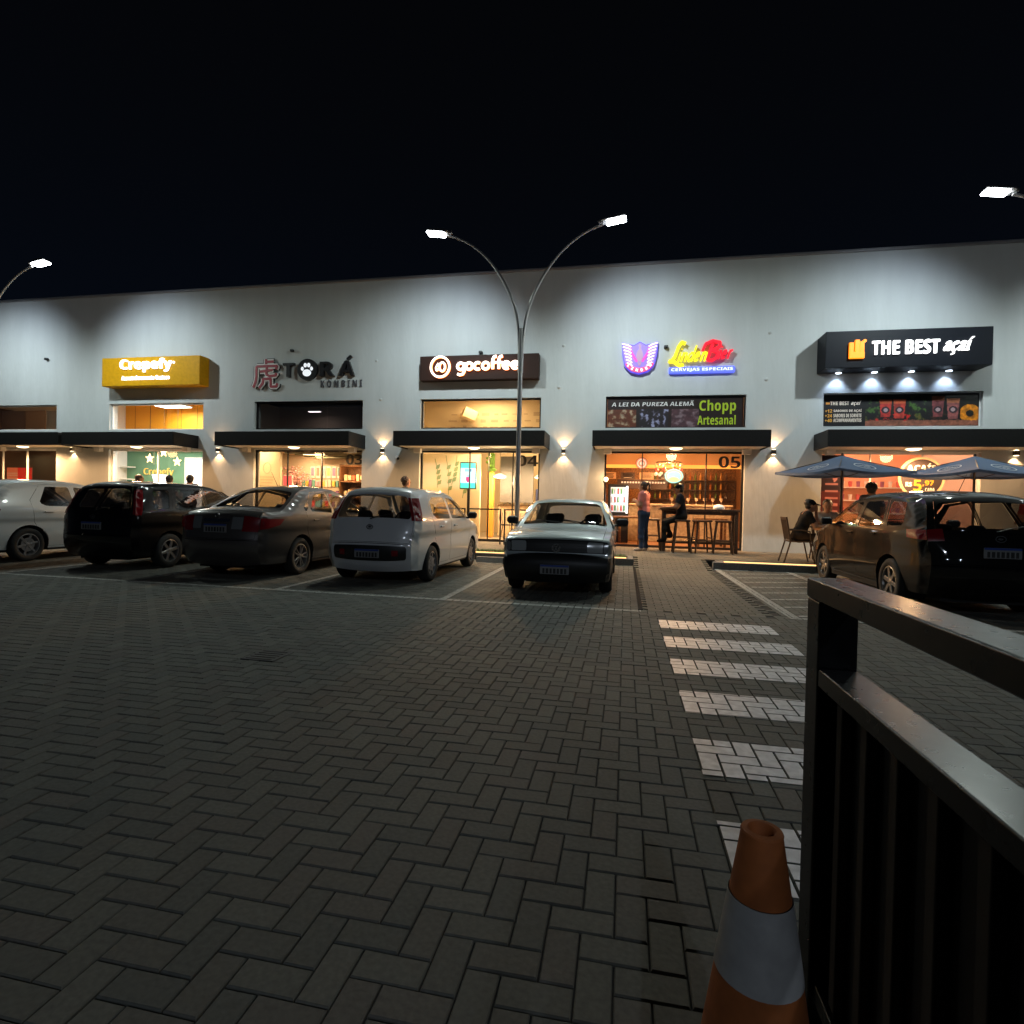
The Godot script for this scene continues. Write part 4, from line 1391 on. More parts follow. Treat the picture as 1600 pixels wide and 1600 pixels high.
	for sx in [[-15.5, 0.05, "warm light strip along the planting strip kerb"], [1.9, 8.6, "warm light strip along the terrace kerb"]]:
		var o := thing("light_strip", Vector3((sx[0] + sx[1]) * 0.5, 0.145, -11.56), sx[2], "light strip")
		var mb := MB.new(); mb.rbox(Vector3.ZERO, Vector3(sx[1] - sx[0], 0.02, 0.025), 0.008)
		put("lamp_tube", mb, glow(Color(1.0, 0.52, 0.18), 1.7), o)
		area(Vector3(0, 0.016, 0), Vector3(0, 1, -0.2), Vector2(sx[1] - sx[0], 0.02), Color(1.0, 0.55, 0.2), 1.3, o)
	var soil := MB.new(); soil.span(Vector3(-26, -0.03, -12.22), Vector3(0.1, 0.08, -11.65))
	tag(put("planting_strip", soil, M.sand), "narrow planting strip behind the parking bays", "", "", "structure")
	var bl := MB.new()
	bl.has_col = false
	for k in 3:
		var a := TAU * k / 3 + 0.4
		var d := Vector3(cos(a), 0, sin(a))
		var s := d.cross(Vector3.UP) * 0.006
		bl.tri(d * 0.01 - s, d * 0.01 + s, d * 0.045 + Vector3(0, 0.085 + 0.012 * k, 0), Vector3.UP, Vector3.UP, Vector3.UP)
	var gm := ArrayMesh.new()
	var gmat := mt(Color(0.06, 0.11, 0.025), 0.8); gmat.vertex_color_use_as_albedo = true
	bl.add_to(gm, gmat)
	var mmg := MultiMesh.new()
	mmg.transform_format = MultiMesh.TRANSFORM_3D; mmg.use_colors = true; mmg.mesh = gm; mmg.instance_count = 9000
	for k in 9000:
		mmg.set_instance_transform(k, Transform3D(Basis(Vector3.UP, rng.randf() * TAU).scaled(Vector3.ONE * rng.randf_range(0.6, 1.2)), Vector3(rng.randf_range(-9.0, 0.02), 0.078, rng.randf_range(-12.2, -11.67))))
		mmg.set_instance_color(k, Color(1, 1, 1) * rng.randf_range(0.6, 1.3))
	var gi := MultiMeshInstance3D.new()
	gi.multimesh = mmg; gi.name = "grass"
	add_child(gi)
	tag(gi, "short green grass in the planting strip", "grass", "", "stuff")
	# ---- paint
	for k in 6:
		var zt: float = [-6.01, -5.25, -4.48, -3.71, -2.95, -2.19][k]
		painted("crosswalk_stripe", PackedVector2Array([Vector2(0.36, zt), Vector2(1.44, zt), Vector2(1.43, zt + 0.39), Vector2(0.36, zt + 0.39)]), stones, u, M.road_paint, "white crosswalk stripe %s" % ["farthest from the railing", "second from the path", "third from the path", "fourth from the path", "fifth from the path", "nearest, behind the traffic cone"][k])
	painted("bay_front_line", line_area(Vector2(-20, -6.6), Vector2(0.2, -6.46), 0.09), stones, u, M.line_paint, "pale line along the front of the left parking bays")
	for x in [-13.2, -11.0, -8.8, -6.58, -4.35, -2.12]:
		painted("bay_line", line_area(Vector2(x, -6.5), Vector2(x - 0.05, -11.45), 0.09), stones, u, M.line_paint, "pale line between two left parking bays")
	painted("terrace_bay_line", line_area(Vector2(1.76, -11.5), Vector2(1.82, -6.5), 0.11), stones, u, M.line_paint, "pale edge line of the hatched zone beside the path")
	painted("terrace_bay_line", line_area(Vector2(3.05, -11.5), Vector2(3.05, -6.5), 0.1), stones, u, M.line_paint, "pale line between hatched zone and the dark car")
	painted("terrace_bay_line", line_area(Vector2(1.8, -6.55), Vector2(12.0, -6.55), 0.1), stones, u, M.line_paint, "pale line along the front of the right parking bays")
	painted("terrace_bay_line", line_area(Vector2(5.35, -11.5), Vector2(5.35, -6.6), 0.1), stones, u, M.line_paint, "pale line right of the dark car")
	for k in 9:
		var zz := -11.3 + k * 0.58
		painted("hatching_line", Geometry2D.intersect_polygons(line_area(Vector2(1.8, zz), Vector2(3.1, zz - 0.42), 0.07), PackedVector2Array([Vector2(1.88, -11.5), Vector2(3.0, -11.5), Vector2(3.0, -6.6), Vector2(1.88, -6.6)]))[0], stones, u, M.line_paint, "pale hatching line in the zone beside the dark car")
	var dr := MB.new()
	dr.box(Vector3(0.2, 0.0, -9.0), Vector3(0.05, 0.016, 4.9))
	for k in 60: dr.box(Vector3(0.2, 0.01, -11.4 + k * 0.081), Vector3(0.045, 0.004, 0.03))
	tag(put("drain_channel", dr, M.black_matt), "dark drain channel between the bays and the path", "", "", "structure")
	var dc := MB.new()
	dc.rbox(Vector3(-2.55, 0.0, -3.72), Vector3(0.26, 0.014, 0.26), 0.004)
	for k in 5: dc.box(Vector3(-2.55, 0.008, -3.82 + k * 0.05), Vector3(0.2, 0.004, 0.014))
	tag(put("drain_cover", dc, M.grey_plastic), "small dark drain cover set in the paving", "", "", "structure")

const OPEN := [[-21.4, -17.98], [-15.97, -12.59], [-10.85, -7.39], [-5.66, -2.27], [-0.56, 2.9], [4.66, 8.06], [9.95, 13.3]]

func building() -> void:
	var o := thing("shop_building", Vector3.ZERO, "long white single-storey shop building with six open fronts", "building")
	var w := MB.new()
	var x := -27.0
	for p in OPEN:
		w.span(Vector3(x, 0.0, -15.3), Vector3(p[0], 4.04, -15.0))
		w.span(Vector3(p[0], 2.62, -15.3), Vector3(p[1], 3.22, -15.0))
		x = p[1]
	w.span(Vector3(x, 0.0, -15.3), Vector3(15.0, 4.04, -15.0))
	w.span(Vector3(-27.0, 4.04, -15.3), Vector3(15.0, 7.4, -15.0))
	w.span(Vector3(-27.0, 0.0, -24.0), Vector3(-26.7, 7.4, -15.3)); w.span(Vector3(14.7, 0, -24), Vector3(15, 7.4, -15.3)); w.span(Vector3(-26.7, 0, -24), Vector3(14.7, 7.4, -23.7))
	put("wall", w, M.wall, o)
	w = MB.new(); w.rbox(Vector3(-6, 7.43, -15.13), Vector3(42.1, 0.06, 0.42), 0.01)
	put("coping", w, M.coping, o)
	w = MB.new(); w.span(Vector3(-26.7, 6.7, -23.7), Vector3(14.7, 6.85, -15.3))
	put("roof", w, M.concrete, o)
	for k in OPEN.size():
		var a: float = OPEN[k][0]; var b: float = OPEN[k][1]
		var fm: Material = M.black_metal if k in [2, 3, 4] else M.white_paint
		var up := group_part("window", o, Vector3((a + b) * 0.5, 3.63, -15.12))
		var f := MB.new()
		for s in [-1.0, 1.0]:
			f.box(Vector3(s * ((b - a) * 0.5 - 0.02), 0, 0), Vector3(0.04, 0.82, 0.06))
			f.box(Vector3(0, s * 0.39, 0), Vector3(b - a - 0.08, 0.04, 0.06))
		put("frame", f, fm, up)
		for q in 3:
			var g := MB.new()
			var pw := (b - a - 0.08) / 3.0
			g.quad(Vector3(-pw / 2 + 0.002, -0.37, 0), Vector3(pw / 2 - 0.002, -0.37, 0), Vector3(pw / 2 - 0.002, 0.37, 0), Vector3(-pw / 2 + 0.002, 0.37, 0), Vector3(0, 0, 1))
			var pn := put("pane", g, M.film if k == 2 else M.shop_glass, up)
			pn.position = Vector3((q - 1) * pw, 0, 0.005 * (q % 2))
		var dn := group_part("shop_front", o, Vector3((a + b) * 0.5, 0.13, -15.14))
		f = MB.new()
		var hh := 2.49
		for s in [-1.0, 1.0]: f.box(Vector3(s * ((b - a) * 0.5 - 0.025), hh / 2, 0), Vector3(0.05, hh, 0.07))
		f.box(Vector3(0, hh - 0.025, 0), Vector3(b - a - 0.1, 0.05, 0.07))
		f.box(Vector3(0, 0.03, 0), Vector3(b - a - 0.1, 0.06, 0.07))
		var cuts: Array = [[0.33, 0.62], [0.5], [0.3, 0.62], [0.42, 0.58, 0.78], [0.28, 0.74], [0.33, 0.66], [0.5]][k]
		for c in cuts: f.box(Vector3(-(b - a) * 0.5 + (b - a) * c, hh / 2, 0), Vector3(0.03, hh - 0.1, 0.05))
		put("frame", f, fm, dn)
		var edges := [0.0] + cuts + [1.0]
		for q in edges.size() - 1:
			var x0: float = -(b - a) * 0.5 + (b - a) * edges[q] + 0.02; var x1: float = -(b - a) * 0.5 + (b - a) * edges[q + 1] - 0.02
			if k == 3 and q == 1: continue          # the open doorways
			if k == 4 and q == 0: continue
			var g := MB.new()
			g.quad(Vector3(x0, 0.05, 0.004), Vector3(x1, 0.05, 0.004), Vector3(x1, hh - 0.04, 0.004), Vector3(x0, hh - 0.04, 0.004), Vector3(0, 0, 1))
			put("pane", g, M.shop_glass, dn)
	var cl := ["dark canopy at the far left edge", "dark canopy below the yellow sign", "dark canopy below the red and black lettering", "dark canopy behind the street lamp pole", "dark canopy over the bar with stools", "dark canopy behind the parasols"]
	var cx := [[-20.4, -16.73, -18.6], [-16.6, -12.73, -14.4], [-11.38, -7.29, -9.19], [-6.03, -2.01, -3.95], [-0.83, 3.27, 1.19], [4.47, 9.6, 6.41]]
	for k in 6: canopy(cx[k][0], cx[k][1], cl[k], cx[k][2])
	var wl := ["wall lamp left of the yellow sign shop", "wall lamp between the yellow sign shop and the red lettered shop", "wall lamp beside the small security camera", "wall lamp between the coffee shop and the bar", "wall lamp between the bar and the parasols", "wall lamp behind the right parasol"]
	var wx := [-17.28, -12.01, -6.74, -1.63, 3.55, 8.72]
	for k in 6: wall_lamp(wx[k], wl[k])
	# small security camera and the round fixings on the wall
	var sc := thing("security_camera", Vector3(-6.32, 2.42, -15.0), "small security camera on the wall beside a wall lamp", "camera")
	w = MB.new(); w.cyl(Vector3(0, 0, 0), Vector3(0, 0, 0.03), 0.05, 0.05, 12); w.tube([Vector3(0, 0, 0.03), Vector3(0.03, -0.03, 0.09), Vector3(0.06, -0.03, 0.12)], 0.013, 7); put("mount", w, M.white_paint, sc)
	w = MB.new(); w.rbox(Vector3(0.09, -0.05, 0.16), Vector3(0.07, 0.07, 0.16), 0.02, Basis(Vector3.UP, 0.5)); put("housing", w, M.black_plastic, sc)
	for q in [[-11.0, 5.1], [-3.0, 5.2]]: pass
	var fx := [[-7.0, 5.15], [-6.85, 4.05], [3.4, 5.55], [3.35, 4.4], [-1.7, 5.4], [-1.8, 4.3]]
	var fl := ["higher of two round wall fixings left of the coffee sign", "lower of two round wall fixings left of the coffee sign", "higher of two round wall fixings right of the red script sign", "lower of two round wall fixings right of the red script sign", "higher of two round wall fixings right of the lamp pole", "lower of two round wall fixings right of the lamp pole"]
	for k in 6:
		w = MB.new(); w.lathe([Vector2(0.045, 0), Vector2(0.045, 0.012), Vector2(0.02, 0.03), Vector2(0, 0.032)], 12, Transform3D(Basis(Vector3.RIGHT, PI / 2), Vector3(fx[k][0], fx[k][1], -15.0)))
		tag(put("wall_fixing", w, M.fixing), fl[k], "wall fixing", "round fixings on the wall")
	var sl := ["black sensor box beside the eagle sign", "small black sensor above the red and black lettering", "small black sensor above the coffee sign", "dark spot fixing on the left part of the wall"]
	var sp := [[0.92, 5.27], [-9.62, 5.5], [-3.95, 5.28], [-18.35, 5.5]]
	for k in 4:
		w = MB.new(); w.rbox(Vector3(sp[k][0], sp[k][1], -14.95), Vector3(0.1, 0.07, 0.1), 0.012); w.cyl(Vector3(sp[k][0], sp[k][1] - 0.01, -14.9), Vector3(sp[k][0], sp[k][1] - 0.01, -14.89), 0.02, 0.02, 10)
		tag(put("wall_sensor", w, M.black_plastic), sl[k], "sensor", "small dark sensors on the wall")

func signs() -> void:
	var ember := glow(Color(1.0, 0.28, 0.06), 3.0)
	var white := glow(Color(1.0, 1.0, 1.0), 1.7)
	# ---- yellow box sign
	var s := thing("shop_sign", Vector3(-14.12, 4.93, -14.8), "yellow box sign with glowing white lettering", "sign")
	var b := MB.new(); b.rbox(Vector3.ZERO, Vector3(3.44, 0.86, 0.4), 0.012); put("box", b, textured(mt(Color(0.60, 0.30, 0.004), 0.55, 0.0, 0.25), noise_tex(0.02, 61, 0.9, 1.0), 0.7), s)
	lettering(s, "glowing_letters", "Crepefy", bold_font, -1.03, -0.03, 0.78, 0.37, 0.2, 0.05, white)
	lettering(s, "glowing_letters", "Assustadoramente Gostoso", bold_font, -0.98, -0.26, 0.70, -0.13, 0.2, 0.025, white)
	b = MB.new(); b.ring(Vector2(0.84, 0.24), 0.035, 0.035, 0.012, 0.2, 0.22); put("glowing_letters", b, white, s)
	# ---- red character, black letters with a paw
	s = thing("shop_sign", Vector3(-9.1, 4.85, -15.0), "black letters with white paw and red character on the wall", "sign")
	var ch := [[[-0.02, 1.0], [-0.02, 0.83]], [[0.0, 0.91], [0.28, 0.91]], [[-0.4, 0.76], [0.42, 0.76], [0.38, 0.64]], [[-0.4, 0.76], [-0.4, 0.42], [-0.44, 0.2], [-0.52, 0.04]], [[-0.26, 0.58], [0.26, 0.63]], [[0.02, 0.74], [0.0, 0.48], [0.12, 0.42], [0.38, 0.44], [0.38, 0.52]], [[-0.12, 0.33], [-0.14, 0.18], [-0.28, 0.02]], [[-0.12, 0.33], [0.18, 0.33], [0.18, 0.06], [0.42, 0.06], [0.44, 0.17]]]
	var kx := Transform3D(Basis(), Vector3(-1.33, -0.44, 0))
	for layer in [[0.20, 0.02, 0.05, M.black_plastic, "outline"], [0.15, 0.05, 0.06, mt(Color(0.75, 0.72, 0.7), 0.6), "outline"], [0.07, 0.06, 0.075, mt(Color(0.30, 0.015, 0.03), 0.5), "character"]]:
		b = MB.new()
		for k in ch.size():
			var p := []
			for q in ch[k]: p.push_back(Vector2(q[0] * 0.82, q[1] * 0.86))
			b.stroke(p, layer[0], layer[1], layer[2] + k * 0.0012, kx)
		put(layer[4], b, layer[3], s)
	var blk := mt(Color(0.012, 0.012, 0.014), 0.35)
	for l in [["T", -0.78, -0.12, -0.42, 0.28], ["R", 0.40, -0.12, 0.84, 0.29], ["A", 1.0, -0.12, 1.46, 0.29]]:
		b = MB.new(); b.text(l[0], bold_font, l[1], l[2], l[3], l[4], 0.01, 0.1)
		if l[0] == "A": b.stroke([Vector2(1.24, 0.34), Vector2(1.36, 0.44)], 0.07, 0.01, 0.1)
		put("letter", b, blk, s)
	b = MB.new(); b.disc(Vector2(0.0, 0.08), 0.31, 0.31, 0.01, 0.1); put("letter", b, blk, s)
	b = MB.new()
	b.disc(Vector2(0.0, -0.02), 0.13, 0.10, 0.1, 0.115)
	for q in [[-0.145, 0.10, 0.042], [-0.055, 0.2, 0.047], [0.055, 0.2, 0.047], [0.145, 0.10, 0.042]]: b.disc(Vector2(q[0], q[1]), q[2], q[2] * 1.35, 0.1, 0.115)
	put("paw", b, glow(Color(0.9, 0.95, 1.0), 0.55), s)
	lettering(s, "small_letters", "K O N B I N I", bold_font, 0.4, -0.43, 1.68, -0.23, 0.01, 0.02, mt(Color(0.07, 0.07, 0.08), 0.5))
	# ---- brown box sign with halo-lit round lettering
	s = thing("shop_sign", Vector3(-3.96, 4.83, -14.87), "dark brown box sign with glowing ring and orange-edged letters", "sign")
	b = MB.new(); b.rbox(Vector3.ZERO, Vector3(3.29, 0.66, 0.25), 0.01); put("box", b, mt(Color(0.030, 0.014, 0.010), 0.6, 0.0, 0.3), s)
	var fc := MB.new(); var sd := MB.new()
	fc.ring(Vector2(-1.05, 0.02), 0.29, 0.30, 0.055, 0.13, 0.18, Transform3D(), 36, sd)
	fc.ring(Vector2(-0.99, 0.02), 0.105, 0.145, 0.05, 0.13, 0.18, Transform3D(), 24, sd)
	fc.stroke([Vector2(-1.1, 0.12), Vector2(-1.17, 0.0), Vector2(-1.15, -0.08), Vector2(-1.08, -0.03)], 0.045, 0.13, 0.182, Transform3D(), sd)
	put("glowing_ring", fc, glow(Color(1.0, 0.82, 0.7), 2.2), s, sd, ember)
	var lw := 0.072
	var xx := -0.47
	for l in "gocoffee":
		fc = MB.new(); sd = MB.new()
		var adv := 0.235
		match l:
			"g":
				fc.ring(Vector2(xx, 0.02), 0.125, 0.125, lw, 0.13, 0.18, Transform3D(), 24, sd)
				fc.stroke([Vector2(xx + 0.1, 0.12), Vector2(xx + 0.1, -0.12), Vector2(xx + 0.06, -0.19), Vector2(xx - 0.02, -0.21), Vector2(xx - 0.09, -0.18)], lw * 0.9, 0.13, 0.1815, Transform3D(), sd)
			"o": fc.ring(Vector2(xx, 0.02), 0.125, 0.125, lw, 0.13, 0.18, Transform3D(), 24, sd)
			"c":
				var p := []
				for k in 13: p.push_back(Vector2(xx + 0.09 * cos(0.85 + k * 0.38), 0.02 + 0.09 * sin(0.85 + k * 0.38)))
				fc.stroke(p, lw, 0.13, 0.18, Transform3D(), sd)
				adv = 0.22
			"f":
				fc.stroke([Vector2(xx - 0.04, -0.07), Vector2(xx - 0.04, 0.18), Vector2(xx - 0.01, 0.25), Vector2(xx + 0.06, 0.265)], lw, 0.13, 0.18, Transform3D(), sd)
				fc.stroke([Vector2(xx - 0.09, 0.1), Vector2(xx + 0.06, 0.1)], lw * 0.8, 0.13, 0.1815, Transform3D(), sd)
				adv = 0.165
			"e":
				var p := []
				for k in 14: p.push_back(Vector2(xx + 0.09 * cos(0.1 + k * 0.41), 0.02 + 0.09 * sin(0.1 + k * 0.41)))
				fc.stroke(p, lw, 0.13, 0.18, Transform3D(), sd)
				fc.stroke([Vector2(xx - 0.07, 0.02), Vector2(xx + 0.085, 0.02)], lw * 0.7, 0.13, 0.1815, Transform3D(), sd)
		put("glowing_letter", fc, glow(Color(1.0, 0.82, 0.7), 2.2), s, sd, ember)
		xx += adv + (0.04 if l == "f" and xx > 0.85 else 0.0)
	area(Vector3(0.15, 0.02, 0.22), Vector3(0, -0.15, -1), Vector2(2.4, 0.3), Color(1.0, 0.35, 0.12), 0.035, s)
	# ---- eagle emblem
	s = thing("emblem_sign", Vector3(0.27, 5.0, -15.0), "shield-shaped eagle emblem glowing violet and white", "sign")
	b = MB.new()
	var shp := poly([[-0.45, 0.41], [-0.3, 0.36], [-0.15, 0.33], [0, 0.42], [0.15, 0.33], [0.3, 0.36], [0.45, 0.41], [0.44, 0.1], [0.4, -0.1], [0.36, -0.22], [0.22, -0.36], [0, -0.42], [-0.22, -0.36], [-0.36, -0.22], [-0.4, -0.1], [-0.44, 0.1]])
	b.prism(shp, 0.02, 0.09); put("back_plate", b, glow(Color(0.12, 0.08, 0.85), 0.55), s)
	b = MB.new()
	b.prism(Geometry2D.offset_polygon(shp, -0.025)[0], 0.09, 0.1); put("face", b, glow(Color(0.32, 0.20, 0.80), 0.38), s)
	for sg in [-1.0, 1.0]:
		b = MB.new()
		for k in 7:
			var y := 0.37 - k * 0.082
			b.stroke([Vector2(sg * (0.45 - k * 0.022), y), Vector2(sg * (0.30 - k * 0.012), y - 0.04), Vector2(sg * (0.22 - k * 0.006), y - 0.09)], 0.037, 0.1, 0.115 + k * 0.001)
		put("wing", b, glow(Color(0.9, 0.72, 1.0), 0.8), s)
		b = MB.new(); b.stroke([Vector2(sg * 0.27, 0.3), Vector2(sg * 0.2, 0.12), Vector2(sg * 0.12, -0.02), Vector2(sg * 0.06, -0.1)], 0.07, 0.1, 0.112); put("wing_edge", b, glow(Color(0.62, 0.05, 0.42), 0.7), s)
	b = MB.new(); b.disc(Vector2(0, 0.06), 0.085, 0.16, 0.1, 0.12); b.stroke([Vector2(0, 0.2), Vector2(0.01, 0.3), Vector2(-0.03, 0.33)], 0.06, 0.1, 0.121); b.stroke([Vector2(-0.04, -0.1), Vector2(0, -0.2), Vector2(0.04, -0.1)], 0.04, 0.1, 0.119); put("eagle", b, glow(Color(0.35, 0.22, 0.35), 0.7), s)
	b = MB.new()
	var arcp := []
	for k in 11: arcp.push_back(Vector2(0.33 * cos(PI + 0.35 + k * 0.244), -0.03 + 0.29 * sin(PI + 0.35 + k * 0.244)))
	b.stroke(arcp, 0.115, 0.1, 0.118); put("banner", b, glow(Color(0.65, 0.05, 0.16), 0.9), s)
	b = MB.new()
	for k in 6:
		var a := PI + 0.62 + k * 0.378
		b.text("LINDEN"[k], bold_font, -0.028, -0.035, 0.028, 0.035, 0.118, 0.006, Transform3D(Basis(Vector3.BACK, a - PI * 1.5), Vector3(0.33 * cos(a), -0.03 + 0.29 * sin(a), 0)))
	put("letters", b, glow(Color(1.0, 0.85, 0.95), 1.3), s)
	# ---- yellow and red script sign
	s = thing("script_sign", Vector3(1.8, 5.0, -15.0), "glowing yellow and red script letters over a blue bar", "sign")
	var glyph := {"i": [[[0.1, 0.0], [0.1, 1.0]], [[0.1, 1.38], [0.11, 1.42]]], "n": [[[0.05, 0.0], [0.05, 1.0]], [[0.05, 0.6], [0.25, 0.98], [0.48, 0.9], [0.5, 0.0]]], "d": [[[0.5, 0.75], [0.3, 1.0], [0.05, 0.75], [0.02, 0.3], [0.18, 0.0], [0.48, 0.25]], [[0.52, 1.75], [0.52, 0.0]]],
		"e": [[[0.04, 0.5], [0.42, 0.62], [0.36, 0.98], [0.14, 0.92], [0.02, 0.5], [0.12, 0.05], [0.46, 0.16]]], "r": [[[0.08, 0.0], [0.08, 1.0]], [[0.08, 0.62], [0.24, 0.98], [0.42, 0.92]]]}
	for word in [["inden", -0.60, -0.13, 0.225, 0.040, Color(0.95, 0.80, 0.01), 0.85], ["ier", 0.37, -0.08, 0.21, 0.042, Color(0.85, 0.008, 0.025), 0.9]]:
		var gx: float = word[1]
		b = MB.new()
		for l in word[0]:
			var h: float = word[3]
			for st in glyph[l]:
				var p := []
				for q in st: p.push_back(Vector2(gx + q[0] * h * 0.92 + q[1] * h * 0.3, word[2] + q[1] * h))
				b.stroke(p, word[4], 0.06, 0.128 + 0.001 * (b.v.size() % 5))
			gx += h * (0.36 if l == "i" else 0.70 if l != "r" else 0.6)
		if word[0] == "inden":
			b.stroke([Vector2(-0.40, 0.32), Vector2(-0.50, 0.36), Vector2(-0.58, 0.24), Vector2(-0.66, 0.0), Vector2(-0.76, -0.14), Vector2(-0.80, -0.10), Vector2(-0.68, -0.13), Vector2(-0.54, -0.24), Vector2(-0.44, -0.21)], 0.08, 0.06, 0.127)
		else:
			b.stroke([Vector2(0.13, -0.1), Vector2(0.25, 0.3)], 0.075, 0.06, 0.127)
			b.stroke([Vector2(0.0, 0.12), Vector2(0.08, 0.3), Vector2(0.24, 0.37), Vector2(0.42, 0.33), Vector2(0.42, 0.22), Vector2(0.24, 0.13)], 0.07, 0.06, 0.1285)
			b.stroke([Vector2(0.24, 0.13), Vector2(0.38, 0.08), Vector2(0.36, -0.04), Vector2(0.24, -0.12), Vector2(0.12, -0.1)], 0.07, 0.06, 0.1295)
		put("glowing_letters", b, glow(word[5], word[6]), s)
	b = MB.new(); b.rbox(Vector3(0, -0.34, 0.055), Vector3(1.6, 0.17, 0.09), 0.03); put("glowing_bar", b, glow(Color(0.10, 0.14, 0.9), 0.9), s)
	lettering(s, "letters", "CERVEJAS ESPECIAIS", bold_font, -0.74, -0.385, 0.74, -0.295, 0.1, 0.012, glow(Color(0.6, 0.7, 1.0), 1.2))
	omni(Vector3(0, -0.3, 0.35), Color(0.25, 0.3, 1.0), 0.02, 0.1, s)
	# ---- black box sign with four spots
	s = thing("shop_sign", Vector3(6.195, 4.93, -14.7), "big black box sign with orange hand mark and white letters", "sign")
	b = MB.new(); b.rbox(Vector3.ZERO, Vector3(3.41, 0.85, 0.6), 0.01); put("box", b, mt(Color(0.005, 0.0065, 0.011), 0.5, 0.0, 0.3), s)
	b = MB.new()
	for q in [[-1.17, 0.14], [-1.05, 0.20], [-0.95, 0.16]]: b.stroke([Vector2(q[0], -0.14), Vector2(q[0], q[1])], 0.085, 0.3, 0.36 + q[1] * 0.01)
	b.rbox(Vector3(-1.055, -0.15, 0.333), Vector3(0.32, 0.15, 0.064), 0.01); b.disc(Vector2(-0.90, 0.17), 0.036, 0.036, 0.3, 0.366)
	put("glowing_mark", b, glow(Color(1.0, 0.25, 0.01), 1.3), s)
	lettering(s, "glowing_letters", "THE BEST", bold_font, -0.73, -0.15, 0.64, 0.17, 0.3, 0.05, white)
	lettering(s, "glowing_letters", "açaí", serif_font, 0.68, -0.19, 1.32, 0.20, 0.3, 0.05, white, 0.3)
	for k in 4:
		var x := -1.27 + k * 0.78
		b = MB.new(); b.cyl(Vector3(x, -0.425, -0.14), Vector3(x, -0.445, -0.14), 0.065, 0.07, 14); put("spot_housing", b, M.white_paint, s)
		b = MB.new(); b.cyl(Vector3(x, -0.445, -0.14), Vector3(x, -0.452, -0.14), 0.058, 0.058, 14); put("spot_lamp_lens", b, glow(Color(0.75, 0.85, 1.0), 8.0), s)
		spot(Vector3(x, -0.47, -0.14), Vector3(0, -1, -0.28), Color(0.55, 0.72, 1.0), 0.42, 50.0, 0.8, 0.03, s)
	# ---- printed banners filling two upper windows
	var n1 := FastNoiseLite.new(); n1.seed = 4; n1.frequency = 1.0
	var beer := func(u: float, v: float) -> Color:
		var k := n1.get_noise_2d(u * 13, v * 3.4) * 0.65 + n1.get_noise_2d(u * 40, v * 10) * 0.35
		var c := Color(0.16, 0.085, 0.065)
		var k2 := n1.get_noise_2d(u * 15, v * 4 + 9)
		if v > 0.40 and u < 0.68:
			if u < 0.22: c = Color(0.42, 0.2, 0.11).lerp(Color(0.75, 0.66, 0.55), smoothstep(-0.1, 0.5, k2))
			elif u > 0.24 and u < 0.46: c = Color(0.16, 0.12, 0.14).lerp(Color(0.62, 0.62, 0.75), smoothstep(0.0, 0.35, k + 0.3 * sin(u * 150) * 0.6))
			elif u > 0.48: c = Color(0.34, 0.22, 0.24).lerp(Color(0.6, 0.5, 0.52), smoothstep(-0.2, 0.5, k2))
		return c * (0.85 + 0.3 * k)
	s = thing("window_banner", Vector3(1.17, 3.63, -15.09), "brown printed banner with lime lettering over the bar", "banner")
	flat_panel("print", s, Vector3.ZERO, 3.36, 0.76, 0.012, pic(220, 50, beer))
	lettering(s, "letters", "A LEI DA PUREZA ALEMÃ", bold_font, -1.58, 0.16, 0.5, 0.29, 0.012, 0.003, mt(Color(0.72, 0.7, 0.68), 0.5), 0.15)
	lettering(s, "letters", "Chopp", bold_font, 0.62, -0.06, 1.5, 0.30, 0.012, 0.003, mt(Color(0.42, 0.55, 0.02), 0.5))
	lettering(s, "letters", "Artesanal", bold_font, 0.58, -0.33, 1.5, -0.09, 0.012, 0.003, mt(Color(0.42, 0.55, 0.02), 0.5))
	var fruit := func(u: float, v: float) -> Color:
		var k := n1.get_noise_2d(u * 17, v * 4.2 + 40) * 0.7 + n1.get_noise_2d(u * 48, v * 12) * 0.3
		var c := Color(0.045, 0.03, 0.035)
		if u > 0.28:
			if v > 0.82 + 0.05 * k: c = Color(0.55, 0.33, 0.25) * (0.9 + 0.5 * k)
			else:
				var gr := smoothstep(0.15, 0.5, k + 0.35 - absf(v - 0.55) * 0.6)
				c = c.lerp(Color(0.22, 0.33, 0.12), gr * (1.0 if (u < 0.37 or (u > 0.56 and u < 0.67)) else 0.25))
				if v > 0.62: c = c.lerp(Color(0.7, 0.08, 0.06), smoothstep(0.0, 0.3, k) * (1.0 if u > 0.3 and u < 0.6 else 0.2))
				for cup in [[0.41, 0.15, 0.72, Color(0.74, 0.2, 0.16)], [0.5, 0.15, 0.76, Color(0.78, 0.24, 0.18)], [0.745, 0.08, 0.72, Color(0.5, 0.24, 0.24)], [0.84, 0.15, 0.8, Color(0.62, 0.34, 0.32)]]:
					var half := lerpf(0.042, 0.03, (v - cup[1]) / (cup[2] - cup[1]))
					if v > cup[1] and v < cup[2] and absf(u - cup[0]) < half:
						c = cup[3] * (0.8 + 0.5 * k)
						if v < cup[1] + 0.14: c = c.lerp(Color(0.8, 0.5, 0.2), 0.35)
						var dd := Vector2((u - cup[0]) * 3.9, v - 0.5).length()
						if dd < 0.105: c = Color(0.15, 0.1, 0.12) if dd > 0.06 else Color(0.6, 0.5, 0.5)
				var bn := Vector2((u - 0.945) * 4.2, v - 0.62).length()
				if bn < 0.28 and bn > 0.1 and u > 0.885: c = Color(0.85, 0.5, 0.05) * (0.85 + 0.6 * k)
		return c
	s = thing("window_banner", Vector3(6.36, 3.63, -15.09), "dark printed banner with fruit cups under the four spots", "banner")
